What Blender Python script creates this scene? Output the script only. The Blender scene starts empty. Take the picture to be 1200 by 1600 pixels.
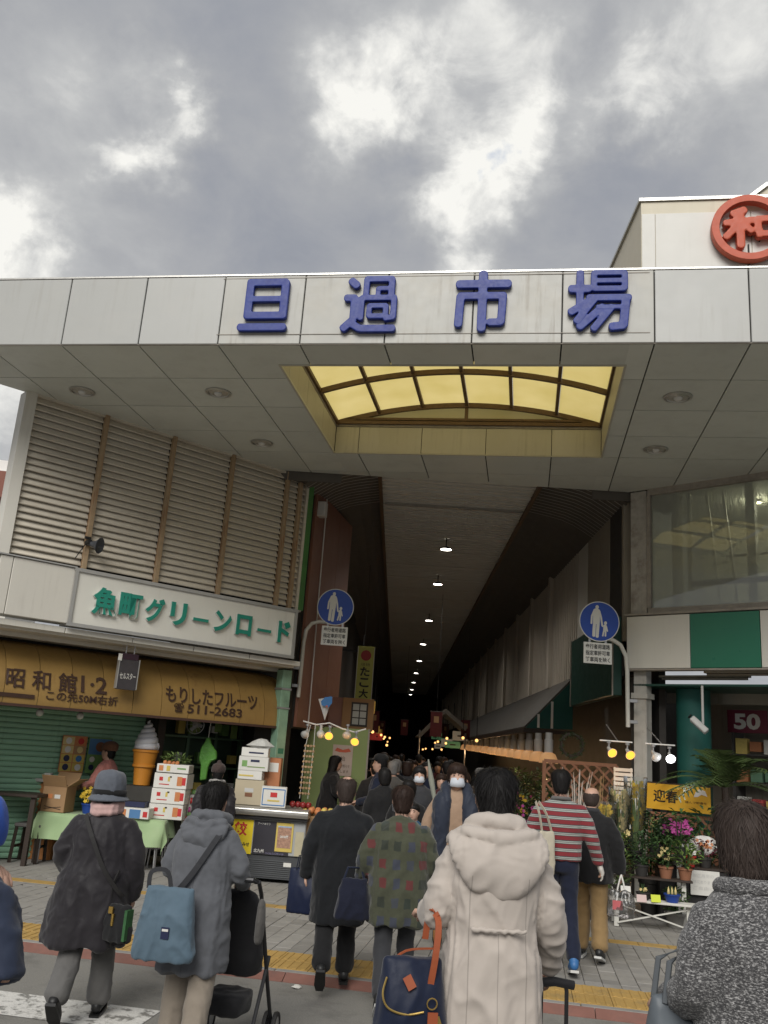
import bpy, bmesh, math, random
import numpy as np
from mathutils import Vector, Matrix, noise as mnoise
random.seed(7)
R = math.radians
SC = bpy.context.scene
COL = SC.collection
# ---------------------------------------------------------------- camera
EYE = 1.8
cd = bpy.data.cameras.new('camera'); cam = bpy.data.objects.new('camera', cd); COL.objects.link(cam)
cd.sensor_fit = 'VERTICAL'; cd.sensor_height = 24.0; cd.lens = 24.0 * 1388 / 1600
cd.clip_start = 0.05; cd.clip_end = 2000
cr, cu, cf = Vector((0.9969, 0.0131, 0.0700)), Vector((-0.0640, -0.2608, 0.9633)), Vector((-0.0303, 0.9653, 0.2592))
cf.normalize(); cr = (cr - cf * cr.dot(cf)).normalized(); cu = cr.cross(cf)
cam.matrix_world = Matrix(((cr.x, cu.x, -cf.x, 0), (cr.y, cu.y, -cf.y, 0), (cr.z, cu.z, -cf.z, EYE), (0, 0, 0, 1)))
SC.camera = cam
# ---------------------------------------------------------------- sky, sun, exposure
SUN_EL, SUN_AZ = 38.0, 192.0          # degrees; azimuth clockwise from +Y
W = bpy.data.worlds.new('World'); SC.world = W; W.use_nodes = True
W.cycles.sampling_method = 'MANUAL'; W.cycles.sample_map_resolution = 256
wt = W.node_tree; wn = wt.nodes; wl = wt.links; wn.clear()
def wnode(t, **k):
    n = wn.new(t)
    for a, b in k.items(): setattr(n, a, b)
    return n
def wset(n, i, v):
    if hasattr(v, 'is_output') or isinstance(v, bpy.types.NodeSocket): wl.new(v, n.inputs[i])
    else: n.inputs[i].default_value = v
def wmath(op, a, b=0.0, c=0.0, clamp=False):
    n = wnode('ShaderNodeMath', operation=op, use_clamp=clamp)
    wset(n, 0, a); wset(n, 1, b)
    if op in ('MULTIPLY_ADD', 'SMOOTH_MIN'): wset(n, 2, c)
    return n.outputs[0]
def wvec(op, a, b=(0, 0, 0)):
    n = wnode('ShaderNodeVectorMath', operation=op); wset(n, 0, a); wset(n, 1, b)
    return n.outputs['Value'] if op in ('DISTANCE', 'DOT_PRODUCT', 'LENGTH') else n.outputs[0]
def wnoise(vec, scale, detail=5, rough=.55, dist=0, col=False):
    n = wnode('ShaderNodeTexNoise'); wset(n, 'Vector', vec); wset(n, 'Scale', scale); wset(n, 'Detail', detail)
    wset(n, 'Roughness', rough); wset(n, 'Distortion', dist)
    return n.outputs['Color'] if col else n.outputs['Fac']
tc = wnode('ShaderNodeTexCoord').outputs['Generated']
warp = wvec('SUBTRACT', wnoise(tc, 5.0, 5, .58, col=True), (.5, .5, .5))
dirw = wvec('ADD', tc, wvec('MULTIPLY', warp, (.21, .21, .21)))
warp2 = wvec('SUBTRACT', wnoise(tc, 16.0, 6, .62, col=True), (.5, .5, .5))
dirw = wvec('ADD', dirw, wvec('MULTIPLY', warp2, (.085, .085, .085)))
# the thin, glowing places of this cloud deck: (direction, size, strength)
GLOW = [((790, 230), .055, .66), ((715, 325), .042, .52), ((600, 150), .070, .50), ((555, 195), .05, .32), ((262, 182), .036, .62), ((212, 282), .032, .50),
        ((5, 370), .062, .85), ((960, 145), .050, .40), ((1120, 50), .075, .26), ((765, 405), .030, .34), ((780, 45), .06, .34), ((140, 130), .08, .2),
        ((1000, 225), .025, .3), ((-60, 560), .10, .4), ((1250, 190), .10, .12)]
DARK = [((450, 290), .17, .16), ((870, 235), .08, .22), ((640, 265), .06, .16), ((330, 40), .12, .06), ((880, 90), .06, .10), ((1080, 290), .08, .08), ((690, 90), .05, .14)]
def sky_dir(px):
    return (cf + cr * ((px[0] - 600) / 1388) - cu * ((px[1] - 800) / 1388)).normalized()
def lobe(px, r, a, acc):
    d = wvec('DISTANCE', dirw, tuple(sky_dir(px)))
    q = wmath('MULTIPLY', d, 1.0 / r)
    e = wmath('POWER', 2.71828, wmath('MULTIPLY', wmath('MULTIPLY', q, q), -1.0))
    return wmath('MULTIPLY_ADD', e, a, acc)
sep = wnode('ShaderNodeSeparateXYZ'); wl.new(tc, sep.inputs[0])
zz = wmath('MAXIMUM', sep.outputs['Z'], 0.0)
inv = wmath('DIVIDE', 1.0, wmath('ADD', zz, .30))
comb = wnode('ShaderNodeCombineXYZ'); wset(comb, 0, wmath('MULTIPLY', sep.outputs['X'], inv)); wset(comb, 1, wmath('MULTIPLY', sep.outputs['Y'], inv))
flat = comb.outputs[0]
big = wnoise(flat, 2.3, 6, .56, .5)
fine = wnoise(flat, 6.5, 6, .60, .3)
val = wmath('MULTIPLY_ADD', wmath('SUBTRACT', big, .5), .62, .44)
val = wmath('MULTIPLY_ADD', wmath('SUBTRACT', fine, .5), .46, val)
glow = 0.0
for g in GLOW: glow = lobe(*g, glow)
crisp = wnoise(flat, 11.0, 7, .62, .4)
val = wmath('ADD', val, wmath('MULTIPLY', glow, wmath('MULTIPLY_ADD', crisp, 2.4, -.05)))
for p, r, a in DARK: val = lobe(p, r, -a, val)
ramp = wnode('ShaderNodeValToRGB'); wl.new(val, ramp.inputs[0])
el = ramp.color_ramp.elements
stops = [(0.0, (.280, .300, .350)), (.22, (.360, .380, .428)), (.42, (.455, .466, .490)), (.62, (.580, .588, .595)), (.80, (.82, .82, .80)), (1.0, (1.06, 1.05, 1.0))]
el[0].position, el[1].position = 0.0, 1.0
for p, c in stops[1:-1]: el.new(p)
for e, (p, c) in zip(el, stops): e.position = p; e.color = c + (1,)
sky = wnode('ShaderNodeTexSky', sky_type='NISHITA', sun_disc=False, sun_elevation=R(SUN_EL), sun_rotation=R(SUN_AZ))
deck = wnode('ShaderNodeMix', data_type='RGBA', blend_type='MIX')
# small gap where blue sky shows through the deck
gap = wvec('DISTANCE', dirw, tuple(sky_dir((775, 243))))
gapm = wmath('SUBTRACT', 1.0, wmath('MULTIPLY', gap, 1 / .013), clamp=True)
wset(deck, 0, wmath('SUBTRACT', 1.0, wmath('MULTIPLY', gapm, .45)))
sc10 = wnode('ShaderNodeVectorMath', operation='SCALE'); wl.new(ramp.outputs[0], sc10.inputs[0]); sc10.inputs['Scale'].default_value = 4.45
wl.new(sky.outputs[0], deck.inputs[6]); wl.new(sc10.outputs[0], deck.inputs[7])
bg = wnode('ShaderNodeBackground'); bg.inputs['Strength'].default_value = 0.1
wl.new(deck.outputs[2], bg.inputs[0])
wo = wnode('ShaderNodeOutputWorld'); wl.new(bg.outputs[0], wo.inputs[0])
sd = bpy.data.lights.new('sun', 'SUN'); sd.energy = 1.5; sd.angle = R(34); sd.color = (1, .97, .92)
sun = bpy.data.objects.new('sun', sd); COL.objects.link(sun)
sdir = Vector((math.sin(R(SUN_AZ)) * math.cos(R(SUN_EL)), math.cos(R(SUN_AZ)) * math.cos(R(SUN_EL)), math.sin(R(SUN_EL))))
sun.rotation_euler = sdir.to_track_quat('Z', 'Y').to_euler(); sun.location = sdir * 60
vs = SC.view_settings; vs.view_transform = 'Standard'; vs.look = 'None'; vs.exposure = 1.0; vs.gamma = 1.0; vs.use_curve_mapping = False
SC.cycles.max_bounces = 8; SC.cycles.diffuse_bounces = 4; SC.cycles.caustics_reflective = False; SC.cycles.caustics_refractive = False
SC.cycles.sample_clamp_indirect = 4.0
SC.cycles.use_denoising = True
# ---------------------------------------------------------------- helpers
def empty(name, loc=(0, 0, 0), rz=0.0):
    o = bpy.data.objects.new(name, None); COL.objects.link(o); o.empty_display_size = .2
    o.location = loc; o.rotation_euler = (0, 0, rz); return o
def tag(o, label=None, cat=None, group=None, kind=None):
    if label: o['label'] = label
    if cat: o['category'] = cat
    if group: o['group'] = group
    if kind: o['kind'] = kind
    return o
def thing(name, label, cat, loc=(0, 0, 0), rz=0.0, group=None):
    return tag(empty(name, loc, rz), label, cat, group)
def link(name, me, parent=None, loc=(0, 0, 0), rot=(0, 0, 0), scale=(1, 1, 1), mat=None):
    o = bpy.data.objects.new(name, me); COL.objects.link(o); o.parent = parent
    o.location = loc; o.rotation_euler = rot; o.scale = scale
    return o
def copy_tree(o, parent=None):
    c = o.copy(); COL.objects.link(c); c.parent = parent
    for ch in list(o.children): copy_tree(ch, c)
    return c
class MB:
    """collects shapes and links them as one mesh object"""
    def __init__(s): s.v = []; s.f = []; s.mi = []; s.cur = 0
    def add(s, vs, fs):
        b = len(s.v); s.v += [tuple(p) for p in vs]; s.f += [tuple(b + i for i in f) for f in fs]; s.mi += [s.cur] * len(fs); return s
    def box(s, c, d, rz=0.0, rx=0.0, ry=0.0):
        m = Matrix.Rotation(rz, 3, 'Z') @ Matrix.Rotation(ry, 3, 'Y') @ Matrix.Rotation(rx, 3, 'X')
        vs = [Vector(c) + m @ Vector((sx * d[0] / 2, sy * d[1] / 2, sz * d[2] / 2)) for sx in (-1, 1) for sy in (-1, 1) for sz in (-1, 1)]
        return s.add(vs, [(0, 1, 3, 2), (4, 6, 7, 5), (0, 4, 5, 1), (2, 3, 7, 6), (0, 2, 6, 4), (1, 5, 7, 3)])
    def bar(s, a, b, w, t=None, upv=(0, 0, 1)):
        a, b = Vector(a), Vector(b); d = b - a; L = d.length; d = d / L; t = t or w
        x = d.cross(Vector(upv))
        if x.length < 1e-4: x = d.cross(Vector((1, 0, 0)))
        x.normalize(); y = x.cross(d)
        vs = [p + x * sx * w / 2 + y * sy * t / 2 for p in (a, b) for sx, sy in ((-1, -1), (1, -1), (1, 1), (-1, 1))]
        return s.add(vs, [(0, 1, 2, 3), (7, 6, 5, 4), (0, 4, 5, 1), (1, 5, 6, 2), (2, 6, 7, 3), (3, 7, 4, 0)])
    def tube(s, pts, r, n=8, cap=True, flat=1.0, fdir=None):
        """tube through points; r a number or one per point; flat squeezes it along fdir"""
        pts = [Vector(p) for p in pts]; k = len(pts); rs = r if hasattr(r, '__len__') else [r] * k
        up = None; vs = []
        for i, p in enumerate(pts):
            d = (pts[min(i + 1, k - 1)] - pts[max(i - 1, 0)]).normalized()
            if up is None:
                up = d.cross(Vector(fdir) if fdir else (Vector((0, 0, 1)) if abs(d.z) < .9 else Vector((0, 1, 0)))).normalized()
            else:
                up = (up - d * up.dot(d)).normalized()
            w = d.cross(up)
            for j in range(n):
                t = 2 * math.pi * j / n
                vs.append(p + (up * math.cos(t) + w * math.sin(t) * flat) * rs[i])
        fs = [(i * n + j, i * n + (j + 1) % n, (i + 1) * n + (j + 1) % n, (i + 1) * n + j) for i in range(k - 1) for j in range(n)]
        if cap: fs += [tuple(range(n - 1, -1, -1)), tuple((k - 1) * n + j for j in range(n))]
        return s.add(vs, fs)
    def cyl(s, a, b, r, n=16, r2=None): return s.tube([a, b], [r, r if r2 is None else r2], n)
    def lathe(s, prof, c=(0, 0, 0), n=20, cap=True, jit=0.0):
        vs = [(c[0] + r * math.cos(2 * math.pi * j / n) * (1 + random.uniform(-jit, jit)), c[1] + r * math.sin(2 * math.pi * j / n) * (1 + random.uniform(-jit, jit)), c[2] + z) for r, z in prof for j in range(n)]
        k = len(prof)
        fs = [(i * n + j, i * n + (j + 1) % n, (i + 1) * n + (j + 1) % n, (i + 1) * n + j) for i in range(k - 1) for j in range(n)]
        if cap: fs += [tuple(range(n - 1, -1, -1)), tuple((k - 1) * n + j for j in range(n))]
        return s.add(vs, fs)
    def prism(s, poly, z0, z1, plane='xy'):
        """extruded polygon; plane xy: up z; xz: along y; yz: along x"""
        def P(a, b, c): return {'xy': (a, b, c), 'xz': (a, c, b), 'yz': (c, a, b)}[plane]
        n = len(poly)
        vs = [P(a, b, z0) for a, b in poly] + [P(a, b, z1) for a, b in poly]
        return s.add(vs, [tuple(range(n - 1, -1, -1)), tuple(range(n, 2 * n))] + [(i, (i + 1) % n, n + (i + 1) % n, n + i) for i in range(n)])
    def quad(s, a, b, c, d): return s.add([a, b, c, d], [(0, 1, 2, 3)])
    def ball(s, c, r, n=10, m=7, sc=(1, 1, 1)):
        vs = [(c[0], c[1], c[2] + r * sc[2])]
        for i in range(1, m):
            t = math.pi * i / m
            for j in range(n):
                p = 2 * math.pi * j / n
                vs.append((c[0] + r * sc[0] * math.sin(t) * math.cos(p), c[1] + r * sc[1] * math.sin(t) * math.sin(p), c[2] + r * sc[2] * math.cos(t)))
        vs.append((c[0], c[1], c[2] - r * sc[2])); L = len(vs) - 1
        fs = [(0, 1 + j, 1 + (j + 1) % n) for j in range(n)]
        for i in range(m - 2):
            fs += [(1 + i * n + j, 1 + (i + 1) * n + j, 1 + (i + 1) * n + (j + 1) % n, 1 + i * n + (j + 1) % n) for j in range(n)]
        fs += [(L, 1 + (m - 2) * n + (j + 1) % n, 1 + (m - 2) * n + j) for j in range(n)]
        return s.add(vs, fs)
    def mesh(s, name, mat, smooth=False, bevel=0.0):
        me = bpy.data.meshes.new(name); me.from_pydata(s.v, [], s.f)
        bm = bmesh.new(); bm.from_mesh(me)
        bmesh.ops.recalc_face_normals(bm, faces=bm.faces)
        if bevel: bmesh.ops.bevel(bm, geom=[e for e in bm.edges if len(e.link_faces) == 2 and e.calc_face_angle(0) > .5], offset=bevel, segments=1, affect='EDGES', profile=.7)
        if not bevel and any(s.mi):
            bm.faces.ensure_lookup_table()
            for f, i in zip(bm.faces, s.mi): f.material_index = i
        bm.to_mesh(me); bm.free()
        for m in (mat if isinstance(mat, (list, tuple)) else [mat]): me.materials.append(m)
        if smooth:
            me.polygons.foreach_set('use_smooth', [True] * len(me.polygons))
            if smooth != 'all':
                try: me.set_sharp_from_angle(angle=R(smooth if not isinstance(smooth, bool) else 40))
                except Exception: pass
        return me
    def build(s, name, mat, parent=None, loc=(0, 0, 0), rot=(0, 0, 0), smooth=False, bevel=0.0):
        return link(name, s.mesh(name, mat, smooth, bevel), parent, loc, rot)
def boxmesh(name, d, mat, bevel=.004):
    return MB().box((0, 0, 0), d).mesh(name, mat, bevel=bevel)
# ---------------------------------------------------------------- materials
def mat(name, col, rough=.6, metal=0.0, var=.12, scale=5.0, bump=0.0, bscale=60.0, streak=0.0, streakcol=(.10, .075, .05), grime=0.0, grimecol=(.09, .08, .07), spec=.4,
        per=0.0, emit=None, estr=0.0, stretch=None, seams=(), coat=0.0, sheen=0.0, bdist=.003, hue=0.0, crumple=0.0, cscale=16.0, gsharp=4.0):
    m = bpy.data.materials.new(name); m.use_nodes = True; nt = m.node_tree; N = nt.nodes; L = nt.links
    b = N['Principled BSDF']; b.inputs['Roughness'].default_value = rough; b.inputs['Metallic'].default_value = metal
    b.inputs['Specular IOR Level'].default_value = spec; b.inputs['Coat Weight'].default_value = coat; b.inputs['Sheen Weight'].default_value = sheen
    tcn = N.new('ShaderNodeTexCoord'); vec = tcn.outputs['Object']
    if per:
        oi = N.new('ShaderNodeObjectInfo'); ad = N.new('ShaderNodeVectorMath'); ad.operation = 'ADD'
        sc = N.new('ShaderNodeVectorMath'); sc.operation = 'SCALE'; L.new(oi.outputs['Random'], sc.inputs['Scale']); sc.inputs[0].default_value = (37, 53, 71)
        L.new(vec, ad.inputs[0]); L.new(sc.outputs[0], ad.inputs[1]); vec = ad.outputs[0]
    if stretch:
        mp = N.new('ShaderNodeMapping'); mp.inputs['Scale'].default_value = stretch; L.new(vec, mp.inputs[0]); vec0 = vec; vec = mp.outputs[0]
    def nz(sc_, det=5, ro=.6, v=None):
        n = N.new('ShaderNodeTexNoise'); L.new(v or vec, n.inputs['Vector']); n.inputs['Scale'].default_value = sc_; n.inputs['Detail'].default_value = det; n.inputs['Roughness'].default_value = ro
        return n.outputs['Fac']
    def mth(op, a, c=0.0, clamp=False):
        n = N.new('ShaderNodeMath'); n.operation = op; n.use_clamp = clamp
        for i, q in enumerate((a, c)):
            if isinstance(q, bpy.types.NodeSocket): L.new(q, n.inputs[i])
            else: n.inputs[i].default_value = q
        return n.outputs[0]
    def mixc(f, a, c):
        n = N.new('ShaderNodeMix'); n.data_type = 'RGBA'
        for i, q in ((0, f), (6, a), (7, c)):
            if isinstance(q, bpy.types.NodeSocket): L.new(q, n.inputs[i])
            else: n.inputs[i].default_value = q if i == 0 else (tuple(q) + (1,))[:4]
        return n.outputs[2]
    f = nz(scale)
    k = mth('MULTIPLY_ADD', f, 2 * var); k.node.inputs[2].default_value = 1 - var
    if per:
        k2 = mth('MULTIPLY_ADD', oi.outputs['Random'], 2 * per); k2.node.inputs[2].default_value = 1 - per; k = mth('MULTIPLY', k, k2)
    hs = N.new('ShaderNodeHueSaturation'); hs.inputs['Color'].default_value = tuple(col) + (1,); L.new(k, hs.inputs['Value'])
    if hue and per:
        h = mth('MULTIPLY_ADD', oi.outputs['Random'], 2 * hue); h.node.inputs[2].default_value = .5 - hue; L.new(h, hs.inputs['Hue'])
    c = hs.outputs[0]
    if streak:
        mp = N.new('ShaderNodeMapping'); mp.inputs['Scale'].default_value = (9, 9, .55); L.new(tcn.outputs['Object'], mp.inputs[0])
        s_ = nz(1.6, 6, .65, mp.outputs[0]); s_ = mth('MULTIPLY', mth('SUBTRACT', s_, .52), 6.0, True); s_ = mth('MULTIPLY', mth('MULTIPLY', s_, mth('MULTIPLY', mth('SUBTRACT', nz(1.3, 4), .42), 5.0, True)), streak); c = mixc(s_, c, streakcol)
    if grime:
        g = nz(2.3, 7, .7); g = mth('MULTIPLY', mth('SUBTRACT', g, .5), gsharp, True); g = mth('MULTIPLY', g, grime); c = mixc(g, c, grimecol)
    for axis, at, wd, lo_, hi_ in seams:      # stitched seams: narrow lines in the garment's own coordinates
        sx = N.new('ShaderNodeSeparateXYZ'); L.new(tcn.outputs['Object'], sx.inputs[0]); v_ = sx.outputs[axis]
        ln = mth('LESS_THAN', mth('ABSOLUTE', mth('SUBTRACT', mth('ABSOLUTE', v_) if axis == 'X' else v_, at)), wd)
        oth = sx.outputs['Z' if axis == 'X' else 'X']; oth = oth if axis == 'X' else mth('ABSOLUTE', oth)
        ln = mth('MULTIPLY', ln, mth('MULTIPLY', mth('GREATER_THAN', oth, lo_), mth('LESS_THAN', oth, hi_))); c = mixc(mth('MULTIPLY', ln, .45), c, tuple(x * .35 for x in col))
    L.new(c, b.inputs['Base Color'])
    r_ = mth('MULTIPLY_ADD', nz(scale * 2.7, 3), .25); r_.node.inputs[2].default_value = rough - .125; L.new(mth('MAXIMUM', r_, .04), b.inputs['Roughness'])
    if bump:
        bn = N.new('ShaderNodeBump'); bn.inputs['Strength'].default_value = bump; bn.inputs['Distance'].default_value = bdist
        L.new(nz(bscale, 4), bn.inputs['Height']); L.new(bn.outputs[0], b.inputs['Normal'])
    if crumple:
        rn_ = N.new('ShaderNodeTexNoise'); rn_.noise_type = 'RIDGED_MULTIFRACTAL'; L.new(vec, rn_.inputs['Vector']); rn_.inputs['Scale'].default_value = cscale; rn_.inputs['Detail'].default_value = 3; rn_.inputs['Distortion'].default_value = .8
        b2 = N.new('ShaderNodeBump'); b2.inputs['Strength'].default_value = crumple; b2.inputs['Distance'].default_value = .012; L.new(rn_.outputs['Fac'], b2.inputs['Height'])
        if bump: L.new(bn.outputs[0], b2.inputs['Normal'])
        L.new(b2.outputs[0], b.inputs['Normal'])
    if emit: b.inputs['Emission Color'].default_value = tuple(emit) + (1,); b.inputs['Emission Strength'].default_value = estr
    return m
def hx(h):
    h = h.lstrip('#'); c = [int(h[i:i + 2], 16) / 255 for i in (0, 2, 4)]
    return tuple(x / 12.92 if x <= .04045 else ((x + .055) / 1.055) ** 2.4 for x in c)
DRAFT = bpy.data.scenes.new('draft_scene')
def evaluated_mesh(o):
    """mesh of an object with its modifiers applied, worked out in a scratch scene"""
    DRAFT.collection.objects.link(o); DRAFT.view_layers[0].update(); dg = DRAFT.view_layers[0].depsgraph
    me = bpy.data.meshes.new_from_object(o.evaluated_get(dg)); DRAFT.collection.objects.unlink(o); return me
def textmesh(name, body, size, m, depth=.0, bold=0.0, align='CENTER', width=None, height=None, line=1.0, vertical=False):
    cu_ = bpy.data.curves.new(name, 'FONT'); cu_.body = '\n'.join(body) if vertical else body; cu_.size = size; cu_.extrude = depth / 2; cu_.offset = bold
    cu_.align_x = align; cu_.align_y = 'CENTER'; cu_.space_line = line; cu_.resolution_u = 3
    o = bpy.data.objects.new('lettering', cu_)
    me = evaluated_mesh(o)
    bpy.data.objects.remove(o); bpy.data.curves.remove(cu_); me.name = name
    co = np.empty(len(me.vertices) * 3); me.vertices.foreach_get('co', co); co = co.reshape(-1, 3)
    if len(co):
        lo, hi = co.min(0), co.max(0)
        co[:, :2] -= ((lo + hi) / 2)[:2] if align == 'CENTER' else [lo[0], (lo[1] + hi[1]) / 2]
        if width: co[:, 0] *= width / (hi[0] - lo[0])
        if height: co[:, 1] *= height / (hi[1] - lo[1])
        me.vertices.foreach_set('co', co.ravel())
    me.materials.clear(); me.materials.append(m); me.update(); return me
def text(name, body, size, m, parent, loc, rot=(R(90), 0, 0), **k):
    return link(name, textmesh(name, body, size, m, **k), parent, loc, rot)
# ---------------------------------------------------------------- shared materials
m_asphalt = mat('asphalt', (.215, .208, .19), .9, var=.42, scale=85, bump=.8, bscale=70, grime=.6, grimecol=(.13, .125, .115), gsharp=7.0, bdist=.006)
m_road_paint = mat('road_paint', (.62, .61, .58), .8, var=.45, scale=30, grime=1.0, grimecol=(.20, .195, .18), bump=.3, bscale=80, stretch=(4, 4, 4), gsharp=11.0)
m_paver = mat('paver_concrete', (.27, .258, .238), .85, var=.18, scale=7, bump=.4, bscale=110, per=.14, grime=.4, grimecol=(.10, .095, .088))
m_joint = mat('joint_sand', (.055, .05, .045), .95, var=.3, scale=20)
m_tactile = mat('tactile_yellow', (.43, .275, .085), .75, var=.2, scale=8, per=.10, grime=.6, grimecol=(.20, .16, .09), bump=.2, gsharp=7.0)
m_kerb = mat('kerb_stone', (.26, .25, .235), .85, var=.2, scale=9, bump=.4, per=.08, grime=.4)
m_kerb_red = mat('kerb_red', (.20, .095, .075), .85, var=.25, scale=7, bump=.3, per=.1, grime=.6, grimecol=(.12, .09, .08))
m_fascia = mat('enamel_panel_white', (.415, .418, .40), .38, var=.05, scale=1.6, per=.03, streak=.22, streakcol=(.25, .23, .19), grime=.15, grimecol=(.5, .48, .43), spec=.4)
m_sign_panel = mat('enamel_panel_sign', (.42, .417, .385), .42, var=.08, scale=2.5, per=.03, streak=.55, streakcol=(.18, .15, .11), grime=.4, grimecol=(.42, .38, .30), spec=.4)
m_soffit = mat('soffit_panel_grey', (.62, .645, .60), .45, var=.07, scale=1.3, per=.05, spec=.35, grime=.18, grimecol=(.2, .19, .16))
m_gap = mat('dark_gap', (.02, .018, .016), .9, var=.2)
m_trim = mat('aluminium_trim', (.50, .49, .46), .35, metal=.7, var=.1, scale=8)
m_dirt_trim = mat('dirty_trim', (.33, .30, .26), .6, var=.3, scale=12, grime=.6)
m_blue = mat('letter_blue', (.005, .022, .205), .5, var=.30, scale=9, grime=.45, grimecol=(.035, .075, .28), spec=.5, bump=.1)
m_well = mat('well_panel_cream', (.50, .48, .41), .5, var=.08, scale=3, per=.04, streak=.25)
m_brown_bar = mat('skylight_bar_brown', (.14, .085, .045), .55, var=.25, scale=14, grime=.3)
m_louvre = mat('louvre_beige', (.62, .57, .48), .6, var=.10, scale=5, per=.06, grime=.35, grimecol=(.30, .25, .19))
m_rust = mat('rusty_post', (.36, .26, .16), .75, var=.3, scale=9, streak=.95, streakcol=(.20, .075, .022), grime=.5, grimecol=(.18, .07, .025), bump=.3)
m_cream = mat('cream_cladding', (.62, .60, .54), .5, var=.06, scale=2, per=.02, streak=.22, streakcol=(.28, .25, .2))
m_white_enamel = mat('sign_face_white', (.70, .69, .63), .4, var=.05, scale=2, streak=.15, streakcol=(.35, .32, .26))
m_green_letter = mat('letter_green', (.015, .235, .17), .45, var=.15, scale=10, spec=.5)
m_letter_side = mat('letter_side_white', (.6, .6, .56), .5)
m_green_post = mat('green_paint', (.07, .20, .055), .5, var=.25, scale=6, grime=.4, streak=.3)
m_mint_post = mat('mint_paint', (.22, .36, .25), .55, var=.3, scale=9, grime=.8, grimecol=(.07, .10, .075), streak=.5, streakcol=(.08, .10, .08))
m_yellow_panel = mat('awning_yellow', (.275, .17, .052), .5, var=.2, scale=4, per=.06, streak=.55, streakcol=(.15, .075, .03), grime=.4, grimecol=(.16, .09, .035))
m_brown_text = mat('brown_paint', (.045, .022, .014), .6, var=.3, scale=20)
m_black_paint = mat('black_paint', (.015, .014, .014), .6)
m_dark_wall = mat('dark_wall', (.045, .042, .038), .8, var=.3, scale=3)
m_shutter = mat('green_shutter', (.27, .48, .33), .45, var=.12, scale=4, per=.05, streak=.3, streakcol=(.05, .10, .06))
m_brown_wall = mat('brown_cladding', (.27, .125, .085), .5, var=.12, scale=1.2, streak=.3, streakcol=(.09, .045, .03))
m_plaster = mat('interior_plaster', (.30, .27, .22), .8, var=.2, scale=2, streak=.5)
m_beige_wall = mat('beige_corrugated', (.50, .455, .385), .65, var=.12, scale=2, per=.05, streak=.4)
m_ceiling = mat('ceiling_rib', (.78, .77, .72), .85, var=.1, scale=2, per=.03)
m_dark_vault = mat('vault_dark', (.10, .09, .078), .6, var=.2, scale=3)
m_steel = mat('galvanised', (.42, .42, .42), .38, metal=.75, var=.2, scale=14, grime=.3)
m_grey_paint = mat('grey_paint', (.50, .50, .485), .45, var=.12, scale=9, grime=.3, streak=.25)
m_white = mat('white_plain', (.72, .71, .68), .5, var=.06)
m_dgreen = mat('dark_green_panel', (.012, .055, .040), .4, var=.12, scale=3)
m_teal = mat('teal_canvas', (.010, .085, .072), .6, var=.15, scale=4)
m_green_tile = mat('green_tile_panel', (.018, .165, .095), .32, var=.08, scale=3, spec=.5, streak=.15, streakcol=(.05, .14, .09))
m_red_paint = mat('sign_vermilion', (.50, .095, .045), .5, var=.14, scale=6, grime=.25, grimecol=(.28, .07, .045))
m_wood_dark = mat('dark_wood', (.035, .024, .018), .55, var=.3, scale=6, stretch=(1, 1, 8), bump=.2)
m_wood = mat('lattice_wood', (.19, .085, .045), .6, var=.3, scale=8, bump=.2)
def glassmat(name, col=(1, 1, 1), rough=.02, trans=.9, haze=.06):
    m = bpy.data.materials.new(name); m.use_nodes = True; N = m.node_tree.nodes; L = m.node_tree.links; N.clear()
    o = N.new('ShaderNodeOutputMaterial'); mx = N.new('ShaderNodeMixShader'); t = N.new('ShaderNodeBsdfTransparent'); g = N.new('ShaderNodeBsdfGlossy')
    fr = N.new('ShaderNodeFresnel'); fr.inputs[0].default_value = 1.5; t.inputs[0].default_value = tuple(x * trans for x in col) + (1,); g.inputs['Roughness'].default_value = rough
    tcn = N.new('ShaderNodeTexCoord'); nz = N.new('ShaderNodeTexNoise'); nz.inputs['Scale'].default_value = 1.7; L.new(tcn.outputs['Object'], nz.inputs[0])
    bn = N.new('ShaderNodeBump'); bn.inputs['Strength'].default_value = .06; bn.inputs['Distance'].default_value = .02; L.new(nz.outputs['Fac'], bn.inputs['Height']); L.new(bn.outputs[0], g.inputs['Normal'])
    df = N.new('ShaderNodeBsdfDiffuse'); df.inputs[0].default_value = (.46, .48, .43, 1); m2 = N.new('ShaderNodeMixShader'); m2.inputs[0].default_value = haze
    ad = N.new('ShaderNodeMath'); ad.operation = 'MULTIPLY_ADD'; L.new(fr.outputs[0], ad.inputs[0]); ad.inputs[1].default_value = 1.0; ad.inputs[2].default_value = .04
    L.new(ad.outputs[0], mx.inputs[0]); L.new(t.outputs[0], m2.inputs[1]); L.new(df.outputs[0], m2.inputs[2]); L.new(m2.outputs[0], mx.inputs[1]); L.new(g.outputs[0], mx.inputs[2]); L.new(mx.outputs[0], o.inputs[0])
    return m
m_glass = glassmat('window_glass', (.93, .96, .92), haze=.42)
def lightmat(name, col, s):
    m = bpy.data.materials.new(name); m.use_nodes = True; N = m.node_tree.nodes; N.clear(); o = N.new('ShaderNodeOutputMaterial'); e = N.new('ShaderNodeEmission')
    e.inputs[0].default_value = tuple(col) + (1,); e.inputs[1].default_value = s; m.node_tree.links.new(e.outputs[0], o.inputs[0]); return m
m_lamp_white = lightmat('lamp_white', (1, .93, .82), 9)
m_lamp_warm = lightmat('lamp_warm', (1, .36, .04), 1.25)
m_lamp_cool = lightmat('lamp_cool', (.93, .93, 1), 7)
m_lamp_far = lightmat('lamp_far', (1, .50, .16), 1.1)
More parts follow.
